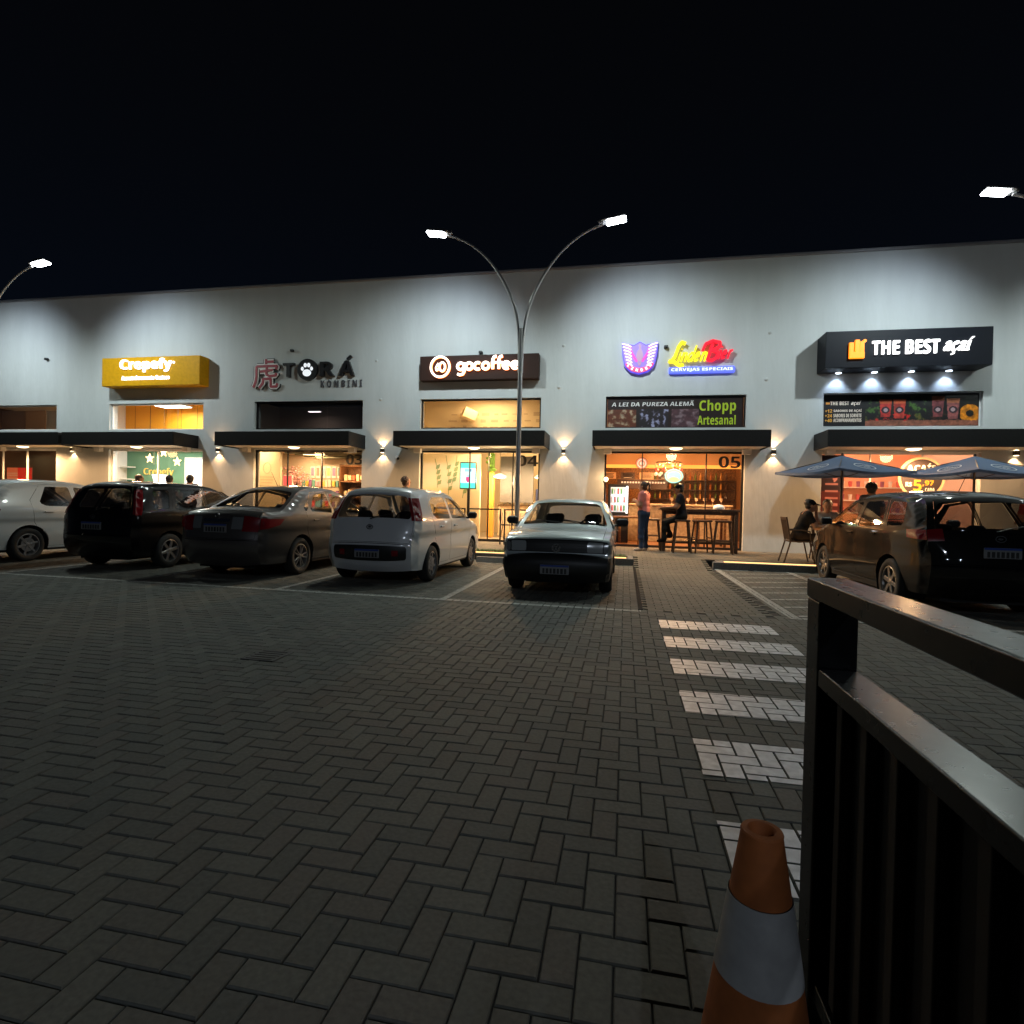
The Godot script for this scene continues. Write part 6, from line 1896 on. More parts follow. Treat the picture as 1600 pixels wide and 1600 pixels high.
		m = MB.new(); m.cyl(Vector3(0, 0.15, 0), Vector3(0, [2.2, 1.9][q], 0), 0.005, 0.005, 5); put("cord", m, M.black_plastic, c)
	c = thing("hanging_garland", Vector3(1.15, 2.42, -16.2), "chandelier of small red, white and gold ornaments over the bar", "chandelier")
	m = MB.new(); m.ring(Vector2.ZERO, 0.34, 0.34, 0.03, -0.015, 0.015, Transform3D(Basis(Vector3.RIGHT, PI / 2), Vector3.ZERO)); m.cyl(Vector3(0, 0, 0), Vector3(0, 1.9, 0), 0.006, 0.006, 5); put("hoop", m, M.wood, c)
	for k in 22:
		m = MB.new(); var a := TAU * k / 22; m.ball(Vector3(cos(a) * 0.34, -0.06 - 0.13 * (k % 3), sin(a) * 0.34), Vector3.ONE * 0.05, 7, 5); put("ornament_light", m, glow([Color(1, 0.45, 0.15), Color(0.9, 0.1, 0.06), Color(1, 0.8, 0.5)][k % 3], 0.45), c)
	omni(Vector3(0, -0.1, 0), Color(1, 0.6, 0.3), 1.6, 0.03, c)
	c = thing("globe_lamp", Vector3(-0.5, 1.87, -14.8), "small bright globe lamp on the wall left of the bar", "wall lamp")
	m = MB.new(); m.rbox(Vector3(-0.02, -0.02, -0.17), Vector3(0.08, 0.14, 0.06), 0.01); m.tube([Vector3(-0.02, 0, -0.16), Vector3(-0.02, 0.05, -0.08), Vector3(0, 0.0, -0.02)], 0.01, 6); put("bracket", m, M.black_metal, c)
	m = MB.new(); m.ball(Vector3.ZERO, Vector3.ONE * 0.055, 14, 10); put("lamp_globe", m, glow(Color(1.0, 0.62, 0.28), 9.0), c)
	omni(Vector3.ZERO, Color(1.0, 0.6, 0.28), 0.12, 0.04, c)
	for k in 3:
		c = thing("table", [Vector3(0.05, 0.13, -15.9), Vector3(0.2, 0.13, -17.0), Vector3(2.3, 0.13, -16.3)][k], ["wooden table just inside the bar door", "wooden table in front of the drinks fridge", "wooden table behind the bar window at the right"][k], "table", "tables inside the bar")
		m = MB.new(); m.rbox(Vector3(0, 0.76, 0), Vector3(0.8, 0.05, 0.7), 0.012); put("tabletop", m, M.wood, c)
		for q in [[-0.34, -0.28], [0.34, -0.28], [-0.34, 0.28], [0.34, 0.28]]:
			m = MB.new(); m.rbox(Vector3(q[0], 0.37, q[1]), Vector3(0.07, 0.74, 0.07), 0.01); put("leg", m, M.wood, c)
	ceiling_panel(Vector3(1.1, 4.3, -16.6), Vector2(2.0, 0.4), Color(1.0, 0.46, 0.16), 12.0, 3.0, "warm ceiling lamp over the front of the bar")
	ceiling_panel(Vector3(1.3, 3.4, -19.0), Vector2(2.0, 0.3), Color(1.0, 0.44, 0.15), 11.0, 3.0, "warm ceiling lamp over the bottle shelves")
	# ---- parasol shop: bright pink-orange
	var pink := mt(Color(0.78, 0.40, 0.26), 0.6)
	s = room(5, "bright salmon interior behind the parasols", 4.0, 4.25, pink, pink, white, white, tile)
	for k in 3:
		m = MB.new(); m.box(Vector3(0.9, 1.0 + k * 0.4, -3.85), Vector3(2.2, 0.03, 0.28)); put("shelf", m, white, s)
	for k in 3:
		m = MB.new(); m.rbox(Vector3(-1.2 + k * 0.52, 1.75, -3.9), Vector3(0.44, 0.8, 0.04), 0.01)
		put("menu_board", m, [mt(Color(0.22, 0.08, 0.12), 0.5), mt(Color(0.8, 0.42, 0.05), 0.5), mt(Color(0.8, 0.36, 0.04), 0.5)][k], s)
		m = MB.new(); for q in 6: m.box(Vector3(-1.2 + k * 0.52, 2.05 - q * 0.11, -3.876), Vector3(0.32 - 0.07 * (q % 2), 0.035, 0.006)); put("menu_lines", m, [white, mt(Color(0.3, 0.1, 0.05), 0.5), white][k], s)
	for k in 30:
		m = MB.new(); m.lathe([Vector2(0, 0), Vector2(0.045, 0), Vector2(0.06, 0.17), Vector2(0, 0.17)], 9, Transform3D(Basis(), Vector3(-0.1 + (k % 10) * 0.22, 1.02 + (k / 10) * 0.4, -3.82))); put("cup", m, [white, mt(Color(0.6, 0.12, 0.12), 0.5), mt(Color(0.3, 0.1, 0.2), 0.5)][k % 3], s)
	c = thing("counter", Vector3(6.9, 0.13, -17.7), "long counter in the salmon interior", "counter")
	m = MB.new(); m.rbox(Vector3(0, 0.5, 0), Vector3(2.6, 1.0, 0.5), 0.02); put("front", m, mt(Color(0.7, 0.3, 0.2), 0.5), c)
	m = MB.new(); m.rbox(Vector3(0, 1.02, 0), Vector3(2.7, 0.05, 0.6), 0.012); put("top", m, white, c)
	c = thing("window_poster", Vector3(4.95, 1.45, -15.1), "dark poster with white and pink print at the left of the parasol shop", "poster")
	flat_panel("print", c, Vector3.ZERO, 0.5, 2.2, 0.01, pic(24, 90, func(u, v): return (Color(0.16, 0.06, 0.1) if v < 0.4 else Color(0.35, 0.12, 0.12)).lerp(Color(0.85, 0.55, 0.5), 0.8 if (fmod(v * 13.0, 1.0) < 0.3 and absf(u - 0.45) < 0.3 and v > 0.1) or Vector2((u - 0.6) * 0.5, v - 0.25).length() < 0.05 else 0.0)))
	c = thing("price_disc", Vector3(6.88, 2.02, -15.09), "round dark price sticker with orange rim on the glass", "sign")
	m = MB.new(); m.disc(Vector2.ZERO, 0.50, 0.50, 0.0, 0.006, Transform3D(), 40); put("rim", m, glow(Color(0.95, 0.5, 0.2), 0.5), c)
	m = MB.new(); m.disc(Vector2.ZERO, 0.44, 0.44, 0.006, 0.01, Transform3D(), 40); put("face", m, mt(Color(0.05, 0.035, 0.035), 0.5), c)
	lettering(c, "letters", "AÇAÍS", bold_font, -0.32, 0.1, 0.3, 0.34, 0.01, 0.004, white)
	lettering(c, "letters", "ESPECIAIS", bold_font, -0.28, 0.0, 0.2, 0.08, 0.01, 0.004, white)
	lettering(c, "letters", "R$", bold_font, -0.34, -0.22, -0.2, -0.1, 0.01, 0.004, white)
	lettering(c, "digits", "5", bold_font, -0.17, -0.31, 0.0, -0.05, 0.01, 0.004, mt(Color(0.85, 0.36, 0.03), 0.5))
	lettering(c, "digits", ",97", bold_font, 0.02, -0.20, 0.26, -0.06, 0.01, 0.004, mt(Color(0.85, 0.36, 0.03), 0.5))
	lettering(c, "letters", "CADA", bold_font, 0.08, -0.32, 0.28, -0.24, 0.01, 0.004, white)
	ceiling_panel(Vector3(6.3, 4.3, -16.8), Vector2(2.2, 0.6), Color(1.0, 0.50, 0.27), 6.0, 4.0, "ceiling lamp over the front of the salmon interior")
	ceiling_panel(Vector3(6.5, 4.3, -18.4), Vector2(2.2, 0.4), Color(1.0, 0.50, 0.27), 4.0, 4.0, "ceiling lamp over the counter of the salmon interior")

func lamps_and_terrace() -> void:
	street_lamp(Vector3(-2.27, 0.08, -11.93), "twin-armed street lamp behind the silver hatchback", 8.3)
	street_lamp(Vector3(-16.8, 0.08, -11.93), "twin-armed street lamp at the far left edge", 8.3)
	street_lamp(Vector3(8.45, 0.08, -11.93), "twin-armed street lamp at the right edge beyond the parasols", 8.3)
	street_lamp(Vector3(2.8, 0.0, 9.5), "twin-armed street lamp behind the railing, out of view", 5.5, Color(0.80, 0.86, 1.0))
	parasol(Vector3(4.4, 0.12, -12.9), 0.42, "blue parasol in front of the bar's right wall")
	parasol(Vector3(6.82, 0.12, -12.9), 0.35, "blue parasol at the right edge before the price disc")
	# high table and stools at the bar
	var o := thing("high_table", Vector3(1.75, 0.13, -14.25), "long dark wooden high table outside the bar", "table")
	var m := MB.new(); m.rbox(Vector3(0, 1.0, 0), Vector3(1.8, 0.055, 0.5), 0.012); m.rbox(Vector3(0, 0.93, 0), Vector3(1.6, 0.08, 0.4), 0.01); put("tabletop", m, M.wood_dark, o)
	for s in [[-0.82, -0.18], [0.82, -0.18], [-0.82, 0.18], [0.82, 0.18]]:
		m = MB.new(); m.rbox(Vector3(s[0], 0.49, s[1]), Vector3(0.08, 0.98, 0.08), 0.008); put("leg", m, M.wood_dark, o)
	m = MB.new(); for q in [-0.18, 0.18]: m.rbox(Vector3(0, 0.22, q), Vector3(1.6, 0.05, 0.04), 0.006)
	put("footrest", m, M.wood_dark, o)
	bar_stool(Vector3(1.32, 0.13, -13.82), -PI / 2, "bar stool carrying the man in black")
	bar_stool(Vector3(1.78, 0.13, -13.88), 0.2, "empty bar stool between the man and the end of the high table")
	bar_stool(Vector3(2.25, 0.13, -13.9), -0.1, "empty bar stool nearest the right end of the high table")
	bar_stool(Vector3(0.66, 0.13, -14.15), PI / 2, "high-backed bar stool behind the woman in pink", true)
	m = MB.new(); m.ball(Vector3(2.2, 1.19, -14.25), Vector3(0.14, 0.09, 0.12), 12, 8); tag(put("white_bag", m, M.white_paint), "crumpled white bag on the right part of the high table", "bag")
	# terrace tables and chairs under the parasols
	var dk := mt(Color(0.03, 0.016, 0.01), 0.55)
	cafe_table(Vector3(4.02, 0.12, -12.35), "terrace table between the man in the cap and the left parasol pole", M.wood)
	cafe_table(Vector3(5.6, 0.12, -13.2), "terrace table behind the dark car roof", M.wood)
	cafe_table(Vector3(7.4, 0.12, -13.0), "terrace table under the right parasol", M.wood)
	cafe_chair(Vector3(3.42, 0.12, -12.3), PI / 2, "dark slatted chair under the man in the cap", dk)
	cafe_chair(Vector3(4.25, 0.12, -13.2), 0.2, "chair of the woman in the striped top", dk)
	cafe_chair(Vector3(5.05, 0.12, -13.1), PI / 2, "chair of the person seen over the dark car", dk)
	cafe_chair(Vector3(7.5, 0.12, -12.3), PI, "chair of the person at the right edge", dk)
	cafe_chair(Vector3(8.1, 0.12, -13.0), -PI / 2, "empty chair at the far right terrace table", dk)
	# cup and jar on the table
	o = thing("cup", Vector3(3.9, 0.865, -12.3), "pale cup on the table in front of the man in the cap", "cup")
	m = MB.new(); m.lathe([Vector2(0, 0), Vector2(0.035, 0), Vector2(0.045, 0.14), Vector2(0, 0.14)], 12); put("shell", m, M.white_paint, o)
	# metal terrace furniture by the coffee shop
	for k in 3:
		o = thing("planter_fence", Vector3([-4.5, -3.55, -2.6][k], 0.13, -14.2), ["low black frame barrier, left one before the coffee shop", "low black frame barrier, middle one before the coffee shop", "low black frame barrier, right one behind the lamp pole"][k], "barrier", "low frame barriers before the coffee shop")
		m = MB.new()
		for q in [-0.42, 0.42]: m.rbox(Vector3(q, 0.46, 0), Vector3(0.035, 0.92, 0.035), 0.004)
		m.rbox(Vector3(0, 0.9, 0), Vector3(0.8, 0.035, 0.035), 0.004); m.rbox(Vector3(0, 0.12, 0), Vector3(0.8, 0.03, 0.03), 0.004)
		put("frame", m, M.black_metal, o)
	for k in 2:
		o = thing("wire_chair", Vector3([-3.3, -2.75][k], 0.13, -15.9 + 0.5 * k), ["round wire chair by the low barrier inside the coffee shop", "second round wire chair beside the coffee counter"][k], "chair", "wire chairs in the coffee shop", 0.4 + k)
		m = MB.new(); m.ring(Vector2.ZERO, 0.21, 0.21, 0.03, -0.015, 0.015, Transform3D(Basis(Vector3.RIGHT, -PI / 2), Vector3(0, 0.45, 0)), 22); m.disc(Vector2.ZERO, 0.18, 0.18, -0.008, 0.008, Transform3D(Basis(Vector3.RIGHT, -PI / 2), Vector3(0, 0.45, 0)), 20); put("seat", m, M.bronze, o)
		m = MB.new()
		for q in 7:
			var a := PI + PI * q / 6.0
			m.tube([Vector3(cos(a) * 0.2, 0.46, sin(a) * 0.2), Vector3(cos(a) * 0.24, 0.65, sin(a) * 0.24), Vector3(cos(a) * 0.22, 0.8, sin(a) * 0.22)], 0.007, 5)
		put("backrest", m, M.bronze, o)
		for q in 4:
			m = MB.new(); m.cyl(Vector3(cos(q * PI / 2 + 0.7) * 0.15, 0.44, sin(q * PI / 2 + 0.7) * 0.15), Vector3(cos(q * PI / 2 + 0.7) * 0.22, 0, sin(q * PI / 2 + 0.7) * 0.22), 0.011, 0.01, 6); put("leg", m, M.black_metal, o)
	o = thing("wheel_stop", Vector3(-2.6, 0.0, -11.05), "low concrete wheel stop before the white hatchback", "wheel stop")
	m = MB.new(); m.prism(PackedVector2Array([Vector2(-0.09, 0), Vector2(0.09, 0), Vector2(0.055, 0.1), Vector2(-0.055, 0.1)]), -0.3, 0.3, Transform3D(Basis(Vector3.UP, PI / 2), Vector3.ZERO)); put("block", m, M.concrete, o)

func paint(c: Color, metal := 0.0, rough := 0.3, coat := 0.8, spec := 0.4) -> StandardMaterial3D:
	var m := mt(c, rough, metal, spec)
	m.clearcoat_enabled = true; m.clearcoat = coat; m.clearcoat_roughness = 0.04
	return m

func cars() -> void:
	var silver := paint(Color(0.50, 0.56, 0.56), 0.15, 0.35)
	var white := paint(Color(0.66, 0.67, 0.68))
	var uno := {"name": "hatchback", "l": 3.77, "w": 1.64, "belt": 0.97, "tumble": 0.36, "paint": white, "zr": 0.64, "zf": 3.01, "r": 0.29, "spokes": 8, "style": "cover", "rim_mat": M.hubcap,
		"prof": [[0.10, 0.22, 0.06, "r0"], [0.04, 0.34, 0.10], [0.0, 0.50, 0.12], [0.02, 0.64, 0.11], [0.06, 0.80, 0.10], [0.10, 0.97, 0.09, "gb"], [0.24, 1.36, 0.07, "gt"], [0.36, 1.44, 0.05], [0.75, 1.475, 0.035], [1.3, 1.485, 0.03], [1.85, 1.455, 0.04], [2.05, 1.4, 0.05, "wt"], [2.82, 0.98, 0.08, "wb"], [3.2, 0.91, 0.05], [3.5, 0.82, 0.07], [3.66, 0.71, 0.10], [3.74, 0.57, 0.13], [3.74, 0.42, 0.13], [3.68, 0.28, 0.1], [3.6, 0.22, 0.08, "f0"]],
		"bump_y": 0.62, "bump_yf": 0.6, "hood_y": 0.8, "lower": [0.40, 0.585], "rg": 0.93,
		"doors": [[[1.52, 0.27], [2.62, 0.27], [2.72, 0.62], [2.82, 0.98], [2.12, 1.37], [1.53, 1.42]], [[0.9, 0.27], [1.49, 0.27], [1.5, 1.42], [0.82, 1.41], [0.58, 1.2], [0.6, 1.02], [0.72, 0.72]]],
		"wins": [[[1.56, 1.0], [2.66, 1.0], [2.08, 1.33], [1.57, 1.37]], [[0.66, 1.08], [0.80, 1.01], [1.46, 1.0], [1.47, 1.37], [0.86, 1.36], [0.70, 1.28]]], "glass": M.tint, "glass_side": M.tint_light,
		"handles": [[1.72, 0.88], [0.98, 0.88]], "mirror": [2.5, 1.0], "mirror_mat": M.black_plastic,
		"tails": [{"side": [[-0.2, 0.98], [0.2, 0.98], [0.33, 1.33], [-0.2, 1.33]], "strip": [0.93, 0.98, 1.0, 1.33]}, {"strip": [0.58, 0.46, 0.72, 0.53]}],
		"heads": [{"side": [[3.3, 0.66], [3.72, 0.58], [3.66, 0.74], [3.4, 0.84]], "strip": [0.6, 0.78, 1.0, 0.62]}], "grille": [0.5, 0.56, 0.44], "plates": [[0.49, -1], [0.42, 1]], "emblem": [0.86, -1, 0.055, "oval"], "seat_z": 1.72, "dash_z": 2.5}
	make_car(uno, Vector3(-3.48, 0, -9.10), PI, "white hatchback with clear side windows seen from behind", "cars parked nose to the shops")
	var u2 := uno.duplicate()
	u2.glass_side = M.tint; u2.paint = paint(Color(0.68, 0.68, 0.68))
	make_car(u2, Vector3(6.75, 0, -9.3), PI, "white car mostly hidden behind the dark people carrier at the right edge", "cars parked nose to the shops")
	make_car({"name": "sedan", "l": 4.45, "w": 1.7, "belt": 1.0, "tumble": 0.46, "paint": paint(Color(0.085, 0.076, 0.072), 0.3, 0.36, 0.8), "zr": 0.95, "zf": 3.55, "r": 0.315, "spokes": 5, "style": "split", "rim_mat": M.alloy, "hatch": false, "gate": "gate", "fil": 0.085, "plan": 0.12,
		"prof": [[0.12, 0.24, 0.07, "r0"], [0.04, 0.38, 0.11], [0.0, 0.56, 0.14], [0.02, 0.76, 0.13], [0.05, 0.97, 0.11], [0.12, 1.045, 0.06], [0.5, 1.075, 0.03, "gate"], [0.6, 1.1, 0.03, "gb"], [1.18, 1.38, 0.07, "gt"], [1.5, 1.46, 0.045], [2.0, 1.5, 0.035], [2.5, 1.46, 0.04], [2.7, 1.4, 0.05, "wt"], [3.45, 1.02, 0.08, "wb"], [3.9, 0.94, 0.06], [4.2, 0.82, 0.08], [4.36, 0.66, 0.11], [4.42, 0.5, 0.13], [4.38, 0.32, 0.11], [4.3, 0.24, 0.08, "f0"]],
		"bump_y": 0.62, "bump_yf": 0.58, "hood_y": 0.8, "rg": 0.9,
		"doors": [[[1.98, 0.27], [3.1, 0.27], [3.3, 0.65], [3.42, 1.02], [2.74, 1.37], [2.0, 1.455]], [[1.3, 0.27], [1.95, 0.27], [1.97, 1.455], [1.46, 1.40], [1.08, 1.1], [1.1, 0.8]]],
		"wins": [[[2.03, 1.04], [3.25, 1.04], [2.72, 1.32], [2.05, 1.4]], [[1.2, 1.07], [1.96, 1.04], [1.98, 1.4], [1.55, 1.36]], [[0.98, 1.09], [1.12, 1.08], [1.44, 1.33], [1.3, 1.28]]], "glass": M.tint, "glass_side": M.tint_light,
		"handles": [[2.2, 0.9], [1.35, 0.92]], "mirror": [2.98, 1.05],
		"tails": [{"side": [[-0.2, 0.75], [0.36, 0.86], [0.46, 0.95], [-0.2, 0.97]], "strip": [0.66, 0.75, 1.0, 0.97]}, {"strip": [0.4, 0.78, 0.65, 0.95], "mat": M.head_lens}], "bars": [[0.905, 0.34, 0.035, M.chrome]],
		"heads": [{"side": [[3.9, 0.72], [4.36, 0.6], [4.3, 0.78], [4.0, 0.9]], "strip": [0.6, 0.8, 1.0, 0.64]}], "grille": [0.45, 0.6, 0.45], "plates": [[0.79, -1], [0.42, 1]], "emblem": [0.965, -1, 0.045, "oval"], "seat_z": 2.25, "dash_z": 3.1, "antenna": [1.47, 1.5]},
		Vector3(-5.65, 0, -9.13), PI, "dark grey sedan with split-spoke wheels seen from behind", "cars parked nose to the shops")
	make_car({"name": "people_carrier", "l": 3.93, "w": 1.7, "belt": 1.0, "tumble": 0.34, "paint": paint(Color(0.006, 0.006, 0.0065), 0.0, 0.4, 0.7, 0.2), "zr": 0.72, "zf": 3.23, "r": 0.305, "spokes": 6, "style": "plain", "rim_mat": M.alloy,
		"prof": [[0.10, 0.24, 0.06, "r0"], [0.03, 0.4, 0.1], [0, 0.58, 0.12], [0.03, 0.78, 0.11], [0.07, 0.99, 0.09, "gb"], [0.22, 1.42, 0.07, "gt"], [0.34, 1.5, 0.045], [0.8, 1.555, 0.035], [1.4, 1.56, 0.03], [1.9, 1.52, 0.04], [2.1, 1.46, 0.05, "wt"], [2.98, 1.02, 0.09, "wb"], [3.4, 0.9, 0.06], [3.68, 0.76, 0.09], [3.84, 0.6, 0.12], [3.87, 0.42, 0.13], [3.8, 0.28, 0.1], [3.72, 0.22, 0.08, "f0"]],
		"bump_y": 0.6, "bump_yf": 0.58, "hood_y": 0.78, "rg": 0.86,
		"doors": [[[1.62, 0.27], [2.85, 0.27], [2.9, 0.65], [2.98, 1.02], [2.2, 1.44], [1.63, 1.5]], [[0.95, 0.27], [1.59, 0.27], [1.6, 1.5], [0.9, 1.49], [0.74, 1.04], [0.78, 0.75]]],
		"wins": [[[1.66, 1.04], [2.82, 1.04], [2.16, 1.4], [1.67, 1.45]], [[0.82, 1.05], [1.56, 1.04], [1.57, 1.45], [0.95, 1.44]], [[0.36, 1.08], [0.68, 1.07], [0.8, 1.43], [0.46, 1.42]]], "glass": M.tint_dark, "glass_side": M.tint_dark,
		"handles": [[1.8, 0.93], [1.02, 0.94]], "mirror": [2.6, 1.04],
		"tails": [{"side": [[-0.2, 0.96], [0.12, 0.96], [0.27, 1.42], [-0.2, 1.42]], "strip": [0.96, 0.97, 1.0, 1.40]}],
		"heads": [{"side": [[3.4, 0.68], [3.84, 0.58], [3.78, 0.76], [3.5, 0.86]], "strip": [0.6, 0.78, 1.0, 0.62]}], "grille": [0.5, 0.58, 0.44], "plates": [[0.74, -1], [0.42, 1]], "emblem": [0.9, -1, 0.05, "oval"], "seat_z": 1.9, "dash_z": 2.75, "squash": 0.95},
		Vector3(-8.03, 0, -9.14), PI, "small black people carrier with upright red tail lights", "cars parked nose to the shops")
	make_car({"name": "hatchback", "l": 4.0, "w": 1.74, "belt": 0.98, "tumble": 0.42, "paint": paint(Color(0.60, 0.62, 0.62)), "zr": 0.78, "zf": 3.37, "r": 0.315, "spokes": 6, "style": "cover", "rim_mat": M.hubcap,
		"prof": [[0.12, 0.24, 0.06, "r0"], [0.03, 0.4, 0.1], [0, 0.58, 0.12], [0.04, 0.84, 0.11], [0.1, 1.0, 0.09, "gb"], [0.45, 1.36, 0.07, "gt"], [0.62, 1.44, 0.045], [1.2, 1.51, 0.035], [1.9, 1.505, 0.035], [2.2, 1.43, 0.05, "wt"], [3.0, 1.02, 0.08, "wb"], [3.45, 0.93, 0.06], [3.75, 0.8, 0.08], [3.92, 0.62, 0.12], [3.95, 0.44, 0.13], [3.88, 0.28, 0.1], [3.8, 0.22, 0.08, "f0"]],
		"bump_y": 0.6, "bump_yf": 0.58, "hood_y": 0.8, "rg": 0.84,
		"doors": [[[1.72, 0.27], [2.9, 0.27], [2.95, 0.65], [3.0, 1.02], [2.26, 1.41], [1.73, 1.46]], [[1.12, 0.27], [1.69, 0.27], [1.7, 1.46], [1.1, 1.45], [0.82, 1.15], [0.86, 0.75]]],
		"wins": [[[1.76, 1.03], [2.86, 1.03], [2.22, 1.37], [1.77, 1.42]], [[0.98, 1.1], [1.1, 1.04], [1.66, 1.03], [1.67, 1.42], [1.2, 1.41]]], "glass": M.tint_dark, "glass_side": M.tint_dark,
		"handles": [[1.9, 0.9], [1.12, 0.93]], "mirror": [2.66, 1.03],
		"tails": [{"side": [[-0.2, 0.8], [0.24, 0.86], [0.3, 0.98], [-0.2, 0.98]], "strip": [0.78, 0.8, 1.0, 0.98]}],
		"heads": [{"side": [[3.5, 0.7], [3.92, 0.58], [3.86, 0.76], [3.6, 0.88]], "strip": [0.6, 0.8, 1.0, 0.64]}], "grille": [0.5, 0.58, 0.44], "plates": [[0.72, -1], [0.42, 1]], "emblem": [0.92, -1, 0.05, "oval"], "seat_z": 2.0, "dash_z": 2.8},
		Vector3(-10.72, 0, -8.97), PI, "white hatchback cut off by the left edge of the picture", "cars parked nose to the shops")
	make_car({"name": "hatchback", "l": 3.81, "w": 1.6, "belt": 0.93, "tumble": 0.44, "plan": 0.05, "fil": 0.04, "paint": silver, "zr": 0.72, "zf": 3.08, "r": 0.285, "spokes": 8, "style": "cover", "rim_mat": M.hubcap, "bump_mat": M.black_plastic,
		"prof": [[0.08, 0.28, 0.03, "r0"], [0.0, 0.42, 0.05], [0, 0.56, 0.05], [0.05, 0.72, 0.05], [0.1, 0.88, 0.04, "gb"], [0.5, 1.26, 0.04, "gt"], [0.66, 1.33, 0.03], [1.1, 1.365, 0.025], [1.6, 1.37, 0.025], [2.02, 1.345, 0.03], [2.14, 1.31, 0.04, "wt"], [2.69, 0.935, 0.05, "wb"], [3.2, 0.88, 0.035], [3.5, 0.825, 0.04], [3.62, 0.79, 0.045], [3.66, 0.75, 0.045], [3.68, 0.66, 0.045], [3.69, 0.565, 0.045], [3.77, 0.545, 0.06], [3.81, 0.48, 0.07], [3.81, 0.38, 0.07], [3.74, 0.27, 0.06], [3.7, 0.22, 0.05, "f0"]],
		"bump_y": 0.52, "bump_yf": 0.552, "hood_y": 0.772, "rg": 0.86,
		"doors": [[[1.35, 0.27], [2.5, 0.27], [2.62, 0.6], [2.7, 0.94], [2.1, 1.28], [1.38, 1.325]]],
		"wins": [[[1.43, 0.97], [2.56, 0.97], [2.05, 1.25], [1.47, 1.285]], [[0.72, 0.99], [1.3, 0.97], [1.33, 1.285], [0.95, 1.26]]], "glass": M.tint_light, "glass_side": M.tint_light,
		"handles": [[1.55, 0.85]], "handle_mat": M.black_plastic, "mirror": [2.4, 0.97], "mirror_mat": M.black_plastic,
		"tails": [{"side": [[-0.2, 0.62], [0.14, 0.62], [0.17, 0.8], [-0.2, 0.8]], "strip": [0.6, 0.62, 1.0, 0.8]}],
		"heads": [{"strip": [0.60, 0.75, 0.90, 0.62], "mat": M.lamp_glass}, {"side": [[3.56, 0.61], [3.72, 0.6], [3.69, 0.73], [3.56, 0.74]], "strip": [0.92, 0.745, 1.0, 0.62], "mat": M.head_lens, "part": "indicator"}], "grille": [0.97, 0.765, 0.605], "slats": 4, "plates": [[0.42, -1], [0.40, 1]], "emblem": [0.67, 1, 0.06, "vw"], "seat_z": 1.7, "dash_z": 2.4},
		Vector3(-0.85, 0, -8.87), 0.0, "boxy silver hatchback with black grille facing the camera", "")
	make_car({"name": "people_carrier", "l": 4.3, "w": 1.76, "belt": 1.06, "tumble": 0.34, "paint": paint(Color(0.007, 0.006, 0.0052), 0.0, 0.5, 0.55, 0.15), "zr": 0.82, "zf": 3.47, "r": 0.325, "spokes": 6, "style": "plain", "rim_mat": M.alloy_dark,
		"prof": [[0.12, 0.26, 0.06, "r0"], [0.04, 0.42, 0.1], [0, 0.62, 0.13], [0.04, 0.84, 0.12], [0.09, 1.05, 0.09, "gb"], [0.36, 1.46, 0.07, "gt"], [0.52, 1.55, 0.05], [1.0, 1.625, 0.04], [1.7, 1.64, 0.035], [2.3, 1.59, 0.04], [2.52, 1.53, 0.05, "wt"], [3.35, 1.08, 0.09, "wb"], [3.75, 0.98, 0.06], [4.05, 0.84, 0.09], [4.22, 0.68, 0.12], [4.26, 0.48, 0.13], [4.2, 0.32, 0.1], [4.1, 0.24, 0.08, "f0"]],
		"bump_y": 0.64, "bump_yf": 0.6, "hood_y": 0.84, "rg": 0.84,
		"doors": [[[1.95, 0.28], [3.1, 0.28], [3.2, 0.68], [3.35, 1.08], [2.58, 1.5], [1.96, 1.56]], [[1.18, 0.28], [1.92, 0.28], [1.93, 1.56], [1.16, 1.56], [0.95, 1.1], [1.0, 0.8]]],
		"wins": [[[2.0, 1.1], [3.15, 1.1], [2.54, 1.46], [2.01, 1.51]], [[1.05, 1.12], [1.88, 1.1], [1.89, 1.51], [1.2, 1.51]], [[0.5, 1.15], [0.92, 1.13], [1.06, 1.5], [0.66, 1.48]]], "glass": M.tint, "glass_side": M.tint,
		"handles": [[2.1, 0.98], [1.25, 1.0]], "mirror": [2.92, 1.1], "mirror_mat": M.black_plastic,
		"tails": [{"side": [[-0.2, 0.95], [0.34, 0.99], [0.38, 1.1], [-0.2, 1.1]], "strip": [0.78, 0.95, 1.0, 1.1]}],
		"heads": [{"side": [[3.75, 0.76], [4.22, 0.62], [4.16, 0.8], [3.85, 0.94]], "strip": [0.6, 0.84, 1.0, 0.66]}], "grille": [0.5, 0.62, 0.46], "plates": [[0.80, -1], [0.44, 1]], "emblem": [0.98, -1, 0.06, "oval"], "seat_z": 2.3, "dash_z": 3.1, "antenna": [1.6, 0.9], "squash": 0.93},
		Vector3(4.05, 0, -9.15), PI, "dark brown people carrier parked beside the hatched zone", "cars parked nose to the shops")

